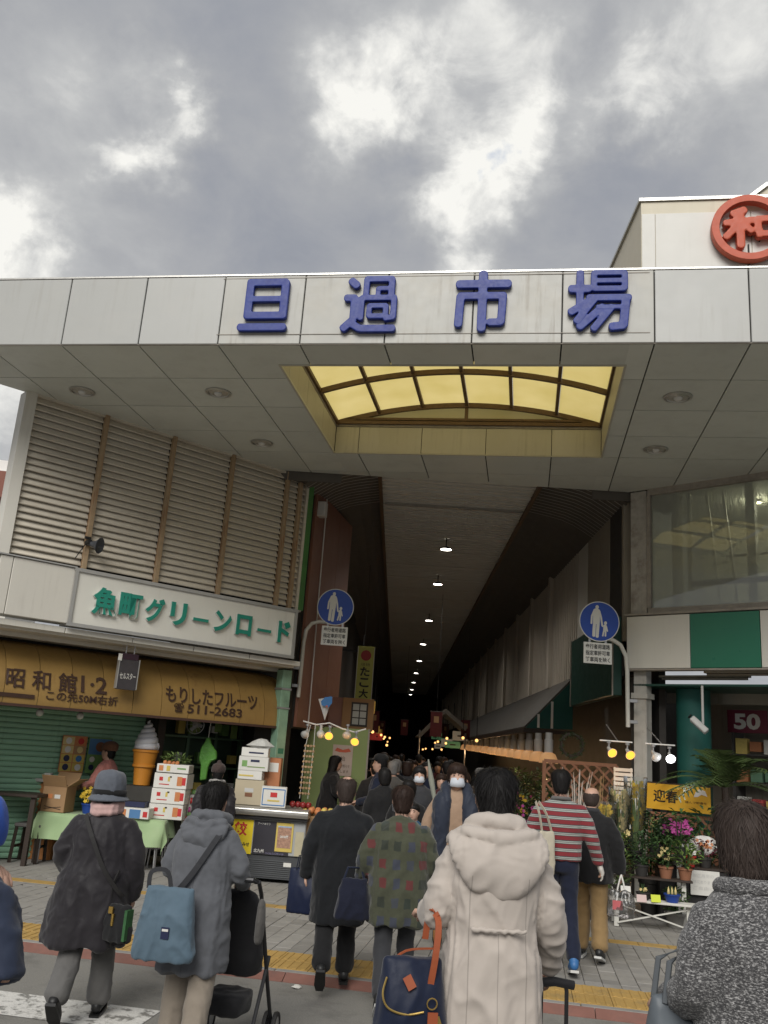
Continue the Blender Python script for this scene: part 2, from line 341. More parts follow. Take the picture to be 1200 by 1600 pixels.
# ---------------------------------------------------------------- ground
STREET = R(-7.9)
def street(u, n, z=0.0):            # street frame (along the kerb, away from the road) to world
    c, s = math.cos(STREET), math.sin(STREET)
    return Vector((-.41 + u * c - n * s, 8.83 + u * s + n * c, z))
SW = .05                            # pavement height
g = tag(MB().quad((-300, -300, -.03), (300, -300, -.03), (300, 300, -.03), (-300, 300, -.03)).build('ground', m_asphalt), kind='structure')
road = MB().quad((-60, -12, 0), (60, -12, 0), (60, -1.19, 0), (-60, -1.19, 0)).build('road', m_asphalt, loc=street(0, 0), rot=(0, 0, STREET)); tag(road, kind='structure')
for u0, u1, n0, n1 in ((-6.2, -.75, -2.78, -2.30), (-6.2, -.75, -3.75, -3.25), (-6.2, -.75, -4.7, -4.2), (-6.2, -2.05, -1.95, -1.83)):
    MB().quad((u0, n0, .004), (u1, n0, .004), (u1, n1, .004), (u0, n1, .004)).build('road_marking', m_road_paint, road)
walk = tag(MB().quad((-14, -1.0, SW - .012), (14, -1.0, SW - .012), (14, 5.4, SW - .012), (-14, 5.4, SW - .012)).build('sidewalk', m_joint, loc=street(0, 0), rot=(0, 0, STREET)), kind='structure')
floor = tag(MB().quad((-16, 13.0, SW - .02), (16, 13.0, SW - .02), (16, 90, SW - .02), (-16, 90, SW - .02)).build('arcade_floor', mat('worn_concrete', (.32, .305, .28), .7, var=.25, scale=2, grime=.4)), kind='structure')
kerb = tag(empty('kerb', street(0, 0), STREET), kind='structure')
kb = MB().prism([(-1.20, -.02), (-1.20, .004), (-1.09, SW - .002), (-1.0845, SW - .002), (-1.0845, -.02)], -.397, .397, 'yz').mesh('kerb_stone', m_kerb_red)
kg = boxmesh('kerb_edging', (.595, .078, .06), m_kerb)
for i in range(-16, 16): link('kerb_stone', kb, kerb, (i * .8 + .2, 0, 0))
for i in range(-21, 21): link('kerb_edging', kg, kerb, (i * .6, -1.042, SW - .030))
# tactile tiles: bars along the walking line, and the far guide strip
tb = MB().box((0, 0, -.012), (.296, .296, .024))
for k in range(4): tb.box(((k - 1.5) * .074, 0, .002), (.032, .27, .006))
t_me = tb.mesh('tactile_tile', m_tactile, bevel=.002)
for i in range(-26, 26):
    for j in range(2): link('tactile_tile', t_me, walk, (i * .3 + .1, -.845 + j * .30, SW), (0, 0, random.choice((0, 0, math.pi))))
g_me = boxmesh('guide_tile', (.296, .196, .024), m_tactile, .002)
for i in range(-28, 28): link('guide_tile', g_me, walk, (i * .3, 1.72, SW - .010))
p_me = boxmesh('paver', (.145, .295, .03), m_paver, .003)
spots = []
for i in range(-62, 62):
    for j in range(-1, 22):
        u = i * .15; n = -.395 + .15 + j * .30 + (.15 if i % 2 else 0.0)
        if n < -.26 or n > 4.8 or 1.62 - .15 < n < 1.82 + .15: continue
        spots.append((u, n))
spots.sort(key=lambda p: street(*p).length + (3 if p[0] < -3.2 else 0))
near, far = spots[:290], spots[290:]
for u, n in near: link('paver', p_me, walk, (u, n, SW - .015 + random.uniform(-.002, .002)), (random.uniform(-.006, .006), random.uniform(-.006, .006), random.choice((0, math.pi))))
fb = MB()
for u, n in far: fb.box((u, n, SW - .015 + random.uniform(-.002, .002)), (.145, .295, .03))
for i in range(-62, 62):            # half blocks beside the guide strip and the tactile band
    if True:
        fb.box((i * .15, 1.545, SW - .0155), (.145, .145, .03)); fb.box((i * .15, 1.895, SW - .0155), (.145, .145, .03))
    fb.box((i * .15, -.325, SW - .0165), (.145, .13, .03))
tag(fb.build('paving_field', m_paver, walk), kind='stuff')
# ---------------------------------------------------------------- entrance canopy
CZ = 6.05
can = thing('entrance_canopy', 'white panelled entrance canopy with blue lettering across the market mouth', 'canopy', street(0, 0), STREET)
def inset_clip(poly, halfplanes):
    for a, b, c in halfplanes:      # keep a*x+b*y<=c
        out = []
        for i in range(len(poly)):
            p, q = poly[i], poly[(i + 1) % len(poly)]
            dp, dq = a * p[0] + b * p[1] - c, a * q[0] + b * q[1] - c
            if dp <= 0: out.append(p)
            if dp * dq < 0:
                t = dp / (dp - dq); out.append((p[0] + (q[0] - p[0]) * t, p[1] + (q[1] - p[1]) * t))
        poly = out
        if len(poly) < 3: return []
    return poly
inv_c = Matrix.Rotation(-STREET, 2)
def to_can(x, y): v = inv_c @ Vector((x + .41, y - 8.83)); return (v.x, v.y)
def hp(p, q, keep):                 # half plane through two world points keeping the side of a third
    p, q, k = to_can(*p), to_can(*q), to_can(*keep); a, b = q[1] - p[1], p[0] - q[0]; c = a * p[0] + b * p[1]
    return (a, b, c) if a * k[0] + b * k[1] <= c else (-a, -b, -c)
HPS = [hp((-5.13, 10.95), (-2.83, 13.07), (0, 10)), hp((-5, 13.65), (5, 13.65), (0, 10)), hp((3.43, 13.66), (5.08, 12.21), (0, 10))]
US = [-7.56, -6.61, -5.665, -4.72] + [-3.775 + .9445 * i for i in range(9)] + [4.725, 5.67, 6.61]
NS = [0.012, .915, 1.83, 2.745, 3.62, 4.50, 5.4]
SKY = (-1.3, 2.59, .53, 3.60)
pm = {}
for i in range(len(US) - 1):
    w = US[i + 1] - US[i] - .012
    sign = -1.92 < US[i] < 2.8
    link('fascia_panel', boxmesh('fascia_panel', (w, .03, .838), m_sign_panel if sign else m_fascia, .006), can, ((US[i] + US[i + 1]) / 2, random.uniform(0, .002), CZ + .425), (random.uniform(-.004, .004), 0, random.uniform(-.003, .003)))
    for j in range(len(NS) - 1):
        e = .008
        cell = [(US[i] + e, NS[j] + e), (US[i + 1] - e, NS[j] + e), (US[i + 1] - e, NS[j + 1] - e), (US[i] + e, NS[j + 1] - e)]
        cell = inset_clip(cell, HPS)
        if not cell: continue
        pieces = []
        x0, x1, y0, y1 = SKY
        rest = cell
        for hpk, hpr in (((1, 0, x0), (-1, 0, -x0)), ((-1, 0, -x1), (1, 0, x1)), ((0, 1, y0), (0, -1, -y0)), ((0, -1, -y1), (0, 1, y1))):
            k = inset_clip(rest, [hpk])
            if k and len(k) > 2: pieces.append(k)
            rest = inset_clip(rest, [hpr])
            if not rest: break
        for k in pieces:
            if max(p[0] for p in k) - min(p[0] for p in k) < .03 or max(p[1] for p in k) - min(p[1] for p in k) < .03: continue
            MB().prism(k, CZ, CZ + .02).build('soffit_panel', m_soffit, can)
tb = MB().box((-.5, .014, CZ + .862), (14.2, .06, .02)).box((-.5, .02, CZ + .842), (14.2, .03, .008))
tb.build('coping', m_trim, can)
MB().box((-.5, .006, CZ + .004), (14.2, .02, .006)).build('drip_edge', m_dirt_trim, can)
MB().box((.44, -.017, CZ + .118), (4.70, .006, .006)).box((.44, -.016, CZ + .815), (4.70, .004, .008)).build('stained_ledge', m_dirt_trim, can)
# dark carcass above the soffit and behind the fascia (roof deck), open over the skylight well
car = MB()
outer = inset_clip([(-7.5, .03), (6.6, .03), (6.6, 5.4), (-7.5, 5.4)], HPS)
for k in ([(1, 0, SKY[0] - .04)], [(-1, 0, -SKY[1] - .04)], [(-1, 0, -(SKY[0] - .04)), (1, 0, SKY[1] + .04), (0, 1, SKY[2] - .04)], [(-1, 0, -(SKY[0] - .04)), (1, 0, SKY[1] + .04), (0, -1, -(SKY[3] + .04))]):
    q = inset_clip(outer, k)
    if q: car.prism(q, CZ + .03, CZ + .05); car.prism(q, CZ + .40, CZ + .42)
car.build('roof_deck', m_gap, can)
MB().box((-.5, .028, CZ + .43), (14.1, .012, .80)).build('fascia_backing', m_gap, can)
# skylight well
def wall_panels(axis, fixed, a0, a1, cuts, thick):
    seams = [a0] + [c for c in cuts if a0 + .05 < c < a1 - .05] + [a1]
    for p, q in zip(seams, seams[1:]):
        L_ = q - p - .008
        if axis == 'u': link('well_panel', boxmesh('well_panel', (L_, .02, .40), m_well, .003), can, ((p + q) / 2, fixed, CZ + .205))
        else: link('well_panel', boxmesh('well_panel', (.02, L_, .40), m_well, .003), can, (fixed, (p + q) / 2, CZ + .205))
wall_panels('u', SKY[3] + .012, SKY[0], SKY[1], US, 0); wall_panels('u', SKY[2] - .012, SKY[0], SKY[1], US, 0)
wall_panels('n', SKY[0] - .012, SKY[2], SKY[3], NS, 0); wall_panels('n', SKY[1] + .012, SKY[2], SKY[3], NS, 0)
fr = MB()
for (a, b, c, d) in ((SKY[0] - .06, SKY[1] + .06, SKY[3] + .002, SKY[3] + .06), (SKY[0] - .06, SKY[1] + .06, SKY[2] - .06, SKY[2] - .002), (SKY[0] - .06, SKY[0] - .002, SKY[2], SKY[3]), (SKY[1] + .002, SKY[1] + .06, SKY[2], SKY[3])):
    fr.box(((a + b) / 2, (c + d) / 2, CZ + .43), (b - a, d - c, .035))
fr.build('well_top_rail', m_dirt_trim, can)
fl = MB()
for (a, b, c, d) in ((SKY[0] - .02, SKY[1] + .02, SKY[3] - .006, SKY[3] + .02), (SKY[0] - .02, SKY[1] + .02, SKY[2] - .02, SKY[2] + .006), (SKY[0] - .02, SKY[0] + .006, SKY[2] + .007, SKY[3] - .007), (SKY[1] - .006, SKY[1] + .02, SKY[2] + .007, SKY[3] - .007)):
    fl.box(((a + b) / 2, (c + d) / 2, CZ - .006), (b - a, d - c, .014))
fl.build('well_bottom_trim', m_well, can)
# barrel skylight: radius from chord 3.89 and rise .30
ch, rise = (SKY[1] - SKY[0]) / 2, .30
rad = (ch * ch + rise * rise) / (2 * rise); z_c = CZ + .50 + rise - rad; uc = (SKY[0] + SKY[1]) / 2; a_m = math.asin(ch / rad)
def arc(t, dr=0.0): return (uc + (rad + dr) * math.sin(t), z_c + (rad + dr) * math.cos(t))
m_pane = bpy.data.materials.new('yellow_acrylic'); m_pane.use_nodes = True
_N = m_pane.node_tree.nodes; _L = m_pane.node_tree.links; _N.clear(); _o = _N.new('ShaderNodeOutputMaterial'); _t = _N.new('ShaderNodeBsdfTranslucent'); _d = _N.new('ShaderNodeBsdfDiffuse'); _m = _N.new('ShaderNodeMixShader'); _m.inputs[0].default_value = .12
_tc = _N.new('ShaderNodeTexCoord'); _nz = _N.new('ShaderNodeTexNoise'); _nz.inputs['Scale'].default_value = 2.2; _nz.inputs['Detail'].default_value = 6; _L.new(_tc.outputs['Object'], _nz.inputs[0])
_r = _N.new('ShaderNodeValToRGB'); _L.new(_nz.outputs['Fac'], _r.inputs[0]); _r.color_ramp.elements[0].position = .3; _r.color_ramp.elements[0].color = (.87, .78, .46, 1); _r.color_ramp.elements[1].position = .7; _r.color_ramp.elements[1].color = (.94, .85, .55, 1)
_L.new(_r.outputs[0], _t.inputs[0]); _L.new(_r.outputs[0], _d.inputs[0]); _L.new(_t.outputs[0], _m.inputs[1]); _L.new(_d.outputs[0], _m.inputs[2]); _L.new(_m.outputs[0], _o.inputs[0])
ribs_n = [.50, 1.35, 2.40, 3.62]
NP = 6
for k in range(3):
    for i in range(NP):
        t0, t1 = -a_m + 2 * a_m * i / NP + .004, -a_m + 2 * a_m * (i + 1) / NP - .004
        q = MB(); vs = []
        for s_ in range(5):
            t = t0 + (t1 - t0) * s_ / 4
            for dr in (0, .008):
                x, z = arc(t, dr)
                for nn in (ribs_n[k] + .012, ribs_n[k + 1] - .012): vs.append((x, nn, z))
        fs = []
        for s_ in range(4):
            b = s_ * 4; fs += [(b, b + 1, b + 5, b + 4), (b + 2, b + 6, b + 7, b + 3)]
        fs += [(0, 2, 3, 1), (16, 17, 19, 18)]
        for s_ in range(4):
            b = s_ * 4; fs += [(b, b + 4, b + 6, b + 2), (b + 1, b + 3, b + 7, b + 5)]
        q.add(vs, fs).build('skylight_pane', m_pane, can)
for i in range(NP + 1):
    x, z = arc(-a_m + 2 * a_m * i / NP, -.02)
    MB().bar((x, .47, z), (x, 3.66, z), .045, .05).build('skylight_mullion', m_brown_bar, can)
for nn, hgt in ((1.35, .055), (2.40, .07), (3.60, .07)):
    q = MB(); pts = [arc(-a_m + 2 * a_m * i / 24, -.035) for i in range(25)]
    for (x0, z0), (x1, z1) in zip(pts, pts[1:]): q.bar((x0, nn, z0), (x1, nn, z1), .05, hgt)
    q.build('skylight_rib', m_brown_bar, can)
# lunette at the back
lun = MB(); pts = [arc(-a_m + 2 * a_m * i / 16, -.05) for i in range(17)]
lun.prism([(x, z) for x, z in pts] + [(SKY[1], CZ + .45), (SKY[0], CZ + .45)], 3.640, 3.648, 'xz')
lun.build('lunette_pane', m_pane, can)
MB().box((uc, 3.60, CZ + .475), (SKY[1] - SKY[0] + .1, .06, .05)).box((uc, 3.60, CZ + .535), (SKY[1] - SKY[0] - .1, .05, .035)).build('lunette_beam', m_brown_bar, can)
MB().box((uc, 3.615, CZ + .62), (.05, .04, .35)).build('lunette_mullion', m_brown_bar, can)
front = MB().prism([(x, z) for x, z in pts] + [(SKY[1], CZ + .45), (SKY[0], CZ + .45)], .478, .486, 'xz').build('lunette_pane', m_pane, can)
# blue raised letters, drawn as strokes: polylines with a width
def stroke_poly(pts, w):
    """outline of a thick polyline with rounded ends as a list of convex polys"""
    out = []
    for (a, b) in zip(pts, pts[1:]):
        a, b = Vector(a), Vector(b); d = (b - a).normalized(); n = Vector((-d.y, d.x)); k = 5; poly = []
        for i in range(k + 1):
            t = -math.pi / 2 + math.pi * i / k; poly.append(b + (d * math.cos(t) * .75 + n * math.sin(t)) * w / 2)
        for i in range(k + 1):
            t = math.pi / 2 + math.pi * i / k; poly.append(a + (d * math.cos(t) * .75 + n * math.sin(t)) * w / 2)
        out.append([(p.x, p.y) for p in poly])
    return out
def raised(name, strokes, parent, origin, wid, hei, m, y0, depth, lab=None, vox=.0065):
    """fuse thick strokes (unit square coordinates) into one raised letter with softened edges"""
    q = MB(); k = 0
    for pts, w in strokes:
        P = [(origin[0] + x * wid, origin[1] + y * hei) for x, y in pts]
        for poly in stroke_poly(P, w * wid * 1.0):
            q.prism(poly, y0 - depth - (k % 5) * .0004, y0, 'xz'); k += 1
    o = q.build(name, m, parent); md = o.modifiers.new('r', 'REMESH'); md.mode = 'VOXEL'; md.voxel_size = vox; sm = o.modifiers.new('s', 'SMOOTH'); sm.iterations = 1; sm.factor = .4
    me = evaluated_mesh(o); o.modifiers.clear(); old = o.data; o.data = me; bpy.data.meshes.remove(old)
    if lab: o['label'] = lab
    return o
TAN = [([(.2, .95), (.2, .28)], .15), ([(.2, .93), (.88, .93), (.88, .28)], .15), ([(.2, .61), (.88, .61)], .12), ([(.2, .30), (.88, .30)], .15), ([(.08, .08), (.92, .08)], .15)]
KA = [([(.14, .90), (.24, .82)], .15), ([(.07, .60), (.22, .60), (.22, .25)], .14), ([(.22, .22), (.05, .07)], .15), ([(.16, .17), (.34, .07), (.95, .07)], .14),
      ([(.42, .93), (.42, .62)], .11), ([(.42, .93), (.88, .93), (.88, .62)], .12), ([(.88, .76), (.64, .76), (.64, .63)], .09), ([(.36, .60), (.95, .60)], .11), ([(.35, .60), (.35, .24)], .11), ([(.94, .60), (.94, .26), (.80, .24)], .11),
      ([(.50, .46), (.80, .46), (.80, .28), (.50, .28), (.50, .46)], .10)]
ICHI = [([(.50, .98), (.50, .05)], .16), ([(.07, .80), (.95, .80)], .16), ([(.10, .60), (.88, .60)], .14), ([(.11, .60), (.09, .12)], .15), ([(.86, .60), (.84, .16), (.64, .16)], .14)]
BA = [([(.20, .97), (.20, .38)], .12), ([(.06, .70), (.34, .70)], .14), ([(.06, .32), (.36, .50)], .13), ([(.42, .96), (.90, .96), (.90, .70), (.42, .70), (.42, .96)], .10), ([(.45, .83), (.88, .83)], .09), ([(.34, .55), (.97, .55)], .12),
      ([(.44, .54), (.15, .17)], .12), ([(.56, .40), (.20, .08)], .13), ([(.70, .40), (.42, .05)], .12), ([(.92, .52), (.88, .10), (.70, .08)], .14), ([(.48, .40), (.92, .40)], .08)]
for strokes, u0, u1, z0, z1 in ((TAN, -1.68, -1.08, 6.18, 6.83), (KA, -.485, .125, 6.16, 6.855), (ICHI, .745, 1.35, 6.16, 6.868), (BA, 1.94, 2.595, 6.155, 6.868)):
    raised('sign_letter', strokes, can, (u0, z0), u1 - u0, z1 - z0, m_blue, -.020, .055)
# recessed downlights
m_reflector = mat('downlight_reflector', (.55, .53, .48), .22, metal=.5, var=.5, scale=30)
for k, (u, n, lab) in enumerate(((-4.19, 1.33, 'leftmost recessed downlight in the canopy soffit, above the louvred wall'), (-2.34, 1.35, 'recessed soffit downlight left of the yellow skylight, nearer the front'), (-2.31, 3.22, 'recessed soffit downlight left of the yellow skylight, nearer the louvres'),
                    (3.29, 1.40, 'recessed soffit downlight right of the yellow skylight, nearer the front'), (3.29, 3.24, 'recessed soffit downlight right of the yellow skylight, nearer the glass wall'))):
    d = thing('downlight', lab, 'downlight', street(u, n, CZ), STREET, 'round downlights in the canopy soffit')
    MB().lathe([(.165, -.002), (.165, -.014), (.135, -.02), (.128, -.006)], n=28, cap=False).build('rim', m_trim, d, smooth=35)
    MB().lathe([(.134, -.004), (.10, -.010), (.055, -.016), (.0, -.018)], n=24, cap=False).build('reflector', m_reflector, d, smooth=True)
    MB().ball((0, 0, -.012), .055, sc=(1, 1, .7)).build('bulb', mat('dead_bulb', (.6, .6, .58), .25), d, smooth='all')
# ---------------------------------------------------------------- left corner building (louvred upper wall, sign band, open fruit shop)
LZ = math.atan2(.678, .735)
lb = thing('corner_building', 'beige louvred corner building with a white sign band over the fruit shop', 'building', (-5.13, 10.93, 0), LZ)
posts = [1.05, 2.11, 3.13, 4.18, 4.44]
bays = [(.07, 1.015), (1.085, 2.075), (2.145, 3.095), (3.165, 4.145), (4.215, 4.405), (4.475, 4.56)]
sl = {}
for a, b in bays:
    w = b - a
    me = MB().prism([(-.036, -.004), (-.044, .004), (-.044, .014), (-.034, .022), (.016, .106), (.024, .102), (-.026, .014), (-.026, -.004)], -w / 2, w / 2, 'yz').mesh('louvre_slat', m_louvre)
    for k in range(23):
        link('louvre_slat', me, lb, ((a + b) / 2, random.uniform(-.003, .003), 3.90 + k * .0925), (random.uniform(-.02, .02), random.uniform(-.002, .002), 0))
for p in posts: link('louvre_post', boxmesh('louvre_post', (.065, .07, 2.19), m_rust, .004), lb, (p, -.055, 4.955))
link('end_frame', boxmesh('end_frame', (.06, .08, 2.19), m_louvre, .004), lb, (4.595, -.03, 4.955))
MB().box((2.3, .12, 4.95), (4.6, .02, 2.2)).build('louvre_backing', m_gap, lb)
MB().prism([(.05, .16), (4.62, .16), (4.62, 3.1), (2.62, 3.1)], 3.84, 6.04).build('upper_room', m_dark_wall, lb)
MB().box((2.3, .0, 6.035), (4.64, .12, .035)).build('louvre_header', m_louvre, lb)
MB().prism([(-.085, -.06), (.06, -.075), (.065, .06), (-.02, .16), (-.085, .16)], 3.82, 6.05).build('corner_post', m_cream, lb)
MB().box((2.3, -.02, 3.845), (4.7, .16, .03)).build('sill_flashing', m_dirt_trim, lb)
# sign band
for a, b in ((-.10, .055), (.063, .865)):
    link('band_panel', boxmesh('band_panel', (b - a, .30, .72), m_cream, .006), lb, ((a + b) / 2, -.15, 3.45))
MB().box((-.02, -.15, 3.822), (1.78, .34, .018)).build('band_coping', m_trim, lb)
sb = MB().box((2.64, -.165, 3.44), (3.55, .29, .74)).build('sign_box', m_white_enamel, lb, bevel=.006)
fr = MB()
for c, d in (((2.64, -.318, 3.795), (3.60, .03, .045)), ((2.64, -.318, 3.085), (3.60, .03, .045)), ((.87, -.318, 3.44), (.045, .03, .665)), ((4.41, -.318, 3.44), (.045, .03, .665))): fr.box(c, d)
fr.build('sign_frame', m_trim, sb)
x = 1.30
for ch_, wd in zip('魚町グリーンロード', (.36, .36, .36, .36, .36, .36, .36, .36, .36)):
    hh = {'魚': .36, '町': .33, 'ー': .045, 'リ': .32, 'ン': .30, 'ロ': .30}.get(ch_, .33); ww = {'魚': .34, '町': .32, 'ー': .24, 'リ': .25, 'ロ': .26, 'ド': .22, 'ン': .28}.get(ch_, .28)
    me = textmesh('sign_letter', ch_, .42, m_green_letter, depth=.02, bold=.014, width=ww, height=hh)
    o = link('sign_letter', me, sb, (x, -.345, 3.44 - (.03 if ch_ == 'ー' else 0)), (R(90), 0, 0))
    me2 = me.copy(); me2.materials.clear(); me2.materials.append(m_letter_side)
    bk = link('letter_return', me2, o, (-.006, 0, -.0155), (0, 0, 0), (1.01, 1.01, 1.1)); x += .362
# stepped eave under the band
for i in range(5):
    link('eave_beam', boxmesh('eave_beam', (.93, .10, .075), m_cream, .005), lb, (.40 + i * .94, -.20, 3.005))
MB().box((2.2, .05, 2.955), (4.75, .42, .03)).build('eave_soffit', m_cream, lb)
MB().box((2.2, .42, 2.915), (4.75, .34, .05)).build('eave_soffit', m_cream, lb)
MB().box((2.25, .62, 2.90), (4.6, .10, .16)).build('eave_recess', m_gap, lb)
# post at the arcade corner: green above, mint and stickered below
MB().box((4.66, .0, 4.95), (.10, .16, 2.18)).build('corner_pillar', m_green_post, lb, bevel=.006)
pl = MB().box((4.57, .06, 1.96), (.17, .17, 1.90)).build('shop_pillar', m_mint_post, lb, bevel=.006)
MB().box((4.57, .06, .53), (.174, .174, .96)).build('pillar_base', mat('peeled_paint', (.10, .11, .11), .7, var=.5, scale=14, grime=.8, grimecol=(.3, .32, .30)), lb)
MB().box((4.57, .06, 2.62), (.19, .19, .03)).build('pillar_band', m_steel, lb)
MB().box((4.57, .06, 2.33), (.19, .19, .025)).build('pillar_band', m_steel, lb)
m_stk_b = mat('sticker_blue', (.04, .16, .38), .5); m_stk_g = mat('sticker_green', (.02, .16, .10), .5); m_paper = mat('paper_white', (.62, .61, .57), .7, var=.08, scale=12)
MB().box((4.56, -.0275, 1.56), (.12, .002, .06)).build('sticker', m_stk_b, lb); MB().box((4.575, -.0275, 1.69), (.10, .002, .08)).build('sticker', m_stk_g, lb); MB().box((4.57, -.0275, 1.44), (.11, .002, .12)).build('sticker', m_paper, lb)
# shop carcass: side walls, back wall, ceiling, floor slab
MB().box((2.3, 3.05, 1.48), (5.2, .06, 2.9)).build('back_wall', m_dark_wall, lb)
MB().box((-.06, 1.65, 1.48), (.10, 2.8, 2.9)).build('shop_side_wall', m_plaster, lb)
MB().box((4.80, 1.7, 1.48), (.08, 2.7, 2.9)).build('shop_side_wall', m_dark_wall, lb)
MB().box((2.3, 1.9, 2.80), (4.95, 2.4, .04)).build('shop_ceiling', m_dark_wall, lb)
# roller shutter (left half of the shop), each slat a part
sh = MB().box((1.50, 1.27, 1.10), (2.85, .02, 2.1)).build('roller_shutter', m_gap, lb)
sm_ = MB().prism([(-.012, -.034), (-.024, -.012), (-.024, .014), (-.012, .034), (.004, .034), (.004, -.034)], -1.42, 1.42, 'yz').mesh('shutter_slat', m_shutter)
for k in range(29): link('shutter_slat', sm_, sh, (1.50, 1.245, .10 + k * .0735))
MB().box((2.98, 1.2, 1.2), (.12, .14, 2.3)).build('shutter_guide', m_dark_wall, lb)
# ---------------------------------------------------------------- yellow awning sign
aw = thing('awning_sign', 'grimy yellow metal awning sign lettered in brown over the fruit shop', 'awning', (-5.13, 10.93, 0), LZ)
prof = [(.03, 2.05), (.025, 2.12), (.035, 2.26), (.07, 2.42), (.14, 2.57), (.24, 2.70), (.38, 2.80), (.56, 2.86)]
back = [(y + .012, z - .004) for y, z in reversed(prof)]
pw = .435
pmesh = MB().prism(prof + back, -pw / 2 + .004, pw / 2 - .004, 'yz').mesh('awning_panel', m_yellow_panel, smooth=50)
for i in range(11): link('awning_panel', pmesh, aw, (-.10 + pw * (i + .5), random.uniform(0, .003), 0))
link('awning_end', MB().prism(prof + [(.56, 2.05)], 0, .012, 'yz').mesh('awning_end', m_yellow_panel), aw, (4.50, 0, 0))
MB().box((2.25, .05, 2.035), (4.75, .07, .035)).build('bottom_rail', mat('rail_brown', (.06, .03, .022), .6, var=.3), aw)
def awtext(body, s, z, w, h, bold=.004):
    me = textmesh('lettering', body, .3, m_brown_text, width=w, height=h, bold=bold, depth=.006)
    py, pz = [p[0] for p in prof], [p[1] for p in prof]
    for v in me.vertices:
        zz = z + v.co.y; v.co = (s + v.co.x, float(np.interp(zz, pz, py)) - .009 - v.co.z, zz)
    return link('lettering', me, aw)
awtext('昭 和 館', .80, 2.37, .92, .25, .004); awtext('1·2', 1.50, 2.38, .36, .22, .005); awtext('この先50M右折', 1.36, 2.19, .98, .12, .002)
awtext('もりしたフルーツ', 3.34, 2.37, 1.55, .22, .005); awtext('☎', 2.78, 2.19, .15, .13, .002); awtext('511-2683', 3.38, 2.19, .92, .125, .004)
MB().prism([(.05, 2.15), (.18, 2.21), (.18, 2.175), (.72, 2.175), (.72, 2.125), (.18, 2.125), (.18, 2.09)], .016, .0195, 'xz').build('arrow_mark', m_brown_text, aw)
# small hanging sign and horn speaker
hs = thing('hanging_sign', 'small dark hanging shop sign on two rods under the white eave', 'sign', (-5.13, 10.93, 0), LZ)
MB().box((1.86, -.12, 2.55), (.28, .05, .40)).build('sign_body', mat('sign_charcoal', (.05, .045, .048), .5, var=.3, scale=12), hs, bevel=.004)
MB().box((1.86, -.12, 2.79), (.24, .055, .08)).build('sign_header', mat('sign_maroon', (.035, .015, .025), .5), hs)
text('lettering', 'セルスター', .1, m_paper, hs, (1.86, -.147, 2.53), width=.23, height=.085, bold=.001)
for dx in (-.06, .06): MB().cyl((1.86 + dx, -.12, 2.825), (1.86 + dx, -.12, 2.945), .008).build('hanger_rod', m_steel, hs)
for dx in (-.145, .145): MB().box((1.86 + dx, -.12, 2.56), (.012, .06, .40)).build('edge_strip', m_trim, hs)
MB().box((1.71, -.155, 2.77), (.05, .012, .09)).build('price_plate', m_paper, hs)
sp = thing('horn_speaker', 'small grey horn speaker clamped to a rusty louvre post', 'speaker', (-5.13, 10.93, 0), LZ)
MB().lathe([(.03, 0), (.035, .05), (.05, .10), (.085, .15), (.11, .17), (.105, .175), (.045, .10), (.0, .09)], n=20, cap=False).build('horn', mat('speaker_grey', (.07, .075, .085), .45, var=.2), sp, loc=(1.03, -.15, 4.20), rot=(R(100), 0, R(38)), smooth=40)
MB().cyl((1.03, -.20, 4.21), (1.03, -.09, 4.21), .035, 12).build('driver', m_black_paint, sp)
MB().box((1.03, -.10, 4.28), (.08, .03, .03)).bar((1.03, -.12, 4.24), (.90, -.10, 3.97), .012).build('bracket', m_black_paint, sp)
# ---------------------------------------------------------------- right building: glass upper storey, white and green band, open shop
RZ = math.atan2(-.66, .751)
rb = thing('glass_front_building', 'right corner building with large upper window and white and green panel band', 'building', (3.43, 13.68, 0), RZ)
m_col_white = mat('peeling_white', (.46, .45, .41), .6, var=.2, scale=9, grime=.85, grimecol=(.16, .12, .085), streak=.4)
MB().box((.19, .07, 4.98), (.27, .14, 2.12)).build('upper_column', mat('corroded_column', (.42, .40, .36), .7, var=.45, scale=8, grime=1.0, grimecol=(.13, .085, .055), streak=.9, streakcol=(.17, .09, .05), bump=.4), rb, bevel=.006)
MB().box((.20, .09, 1.66), (.20, .18, 3.22)).build('lower_column', m_col_white, rb, bevel=.006)
MB().box((.20, .09, 2.86), (.26, .24, .08)).build('column_cap', m_col_white, rb)
panes = [(.38, 2.80), (2.86, 5.2)]
wf = MB()
for c, d in (((2.8, .03, 6.0), (4.9, .10, .10)), ((2.8, .03, 4.13), (4.9, .10, .07)), ((.365, .03, 5.06), (.06, .10, 1.78)), ((2.83, .03, 5.06), (.06, .10, 1.78)), ((5.2, .03, 5.06), (.06, .10, 1.78))): wf.box(c, d)
win = wf.build('window', m_dirt_trim, rb)
for a, b in panes: MB().box(((a + b) / 2, .03, 5.06), (b - a - .03, .008, 1.78)).build('pane', m_glass, win)
m_room = mat('upper_room_wall', (.44, .45, .38), .8, var=.08, scale=2)
MB().box((2.8, 2.6, 5.1), (5.4, .04, 2.1)).build('room_wall', m_room, rb)
MB().box((2.8, 1.3, 6.08), (5.4, 2.6, .04)).build('room_ceiling', m_room, rb)
MB().box((2.8, 1.35, 4.10), (5.4, 2.5, .04)).build('room_floor', m_plaster, rb)
MB().box((.10, 1.35, 5.1), (.04, 2.4, 1.95)).build('room_wall', mat('room_wall_grey', (.22, .23, .24), .8), rb)
m_pipe_grey = mat('pipe_grey', (.085, .095, .115), .45, var=.15); m_pipe_white = mat('pipe_white', (.55, .55, .48), .5, var=.1)
MB().cyl((.62, .45, 4.14), (.62, .45, 6.05), .085, 16).build('riser_pipe', m_pipe_white, rb, smooth=True)
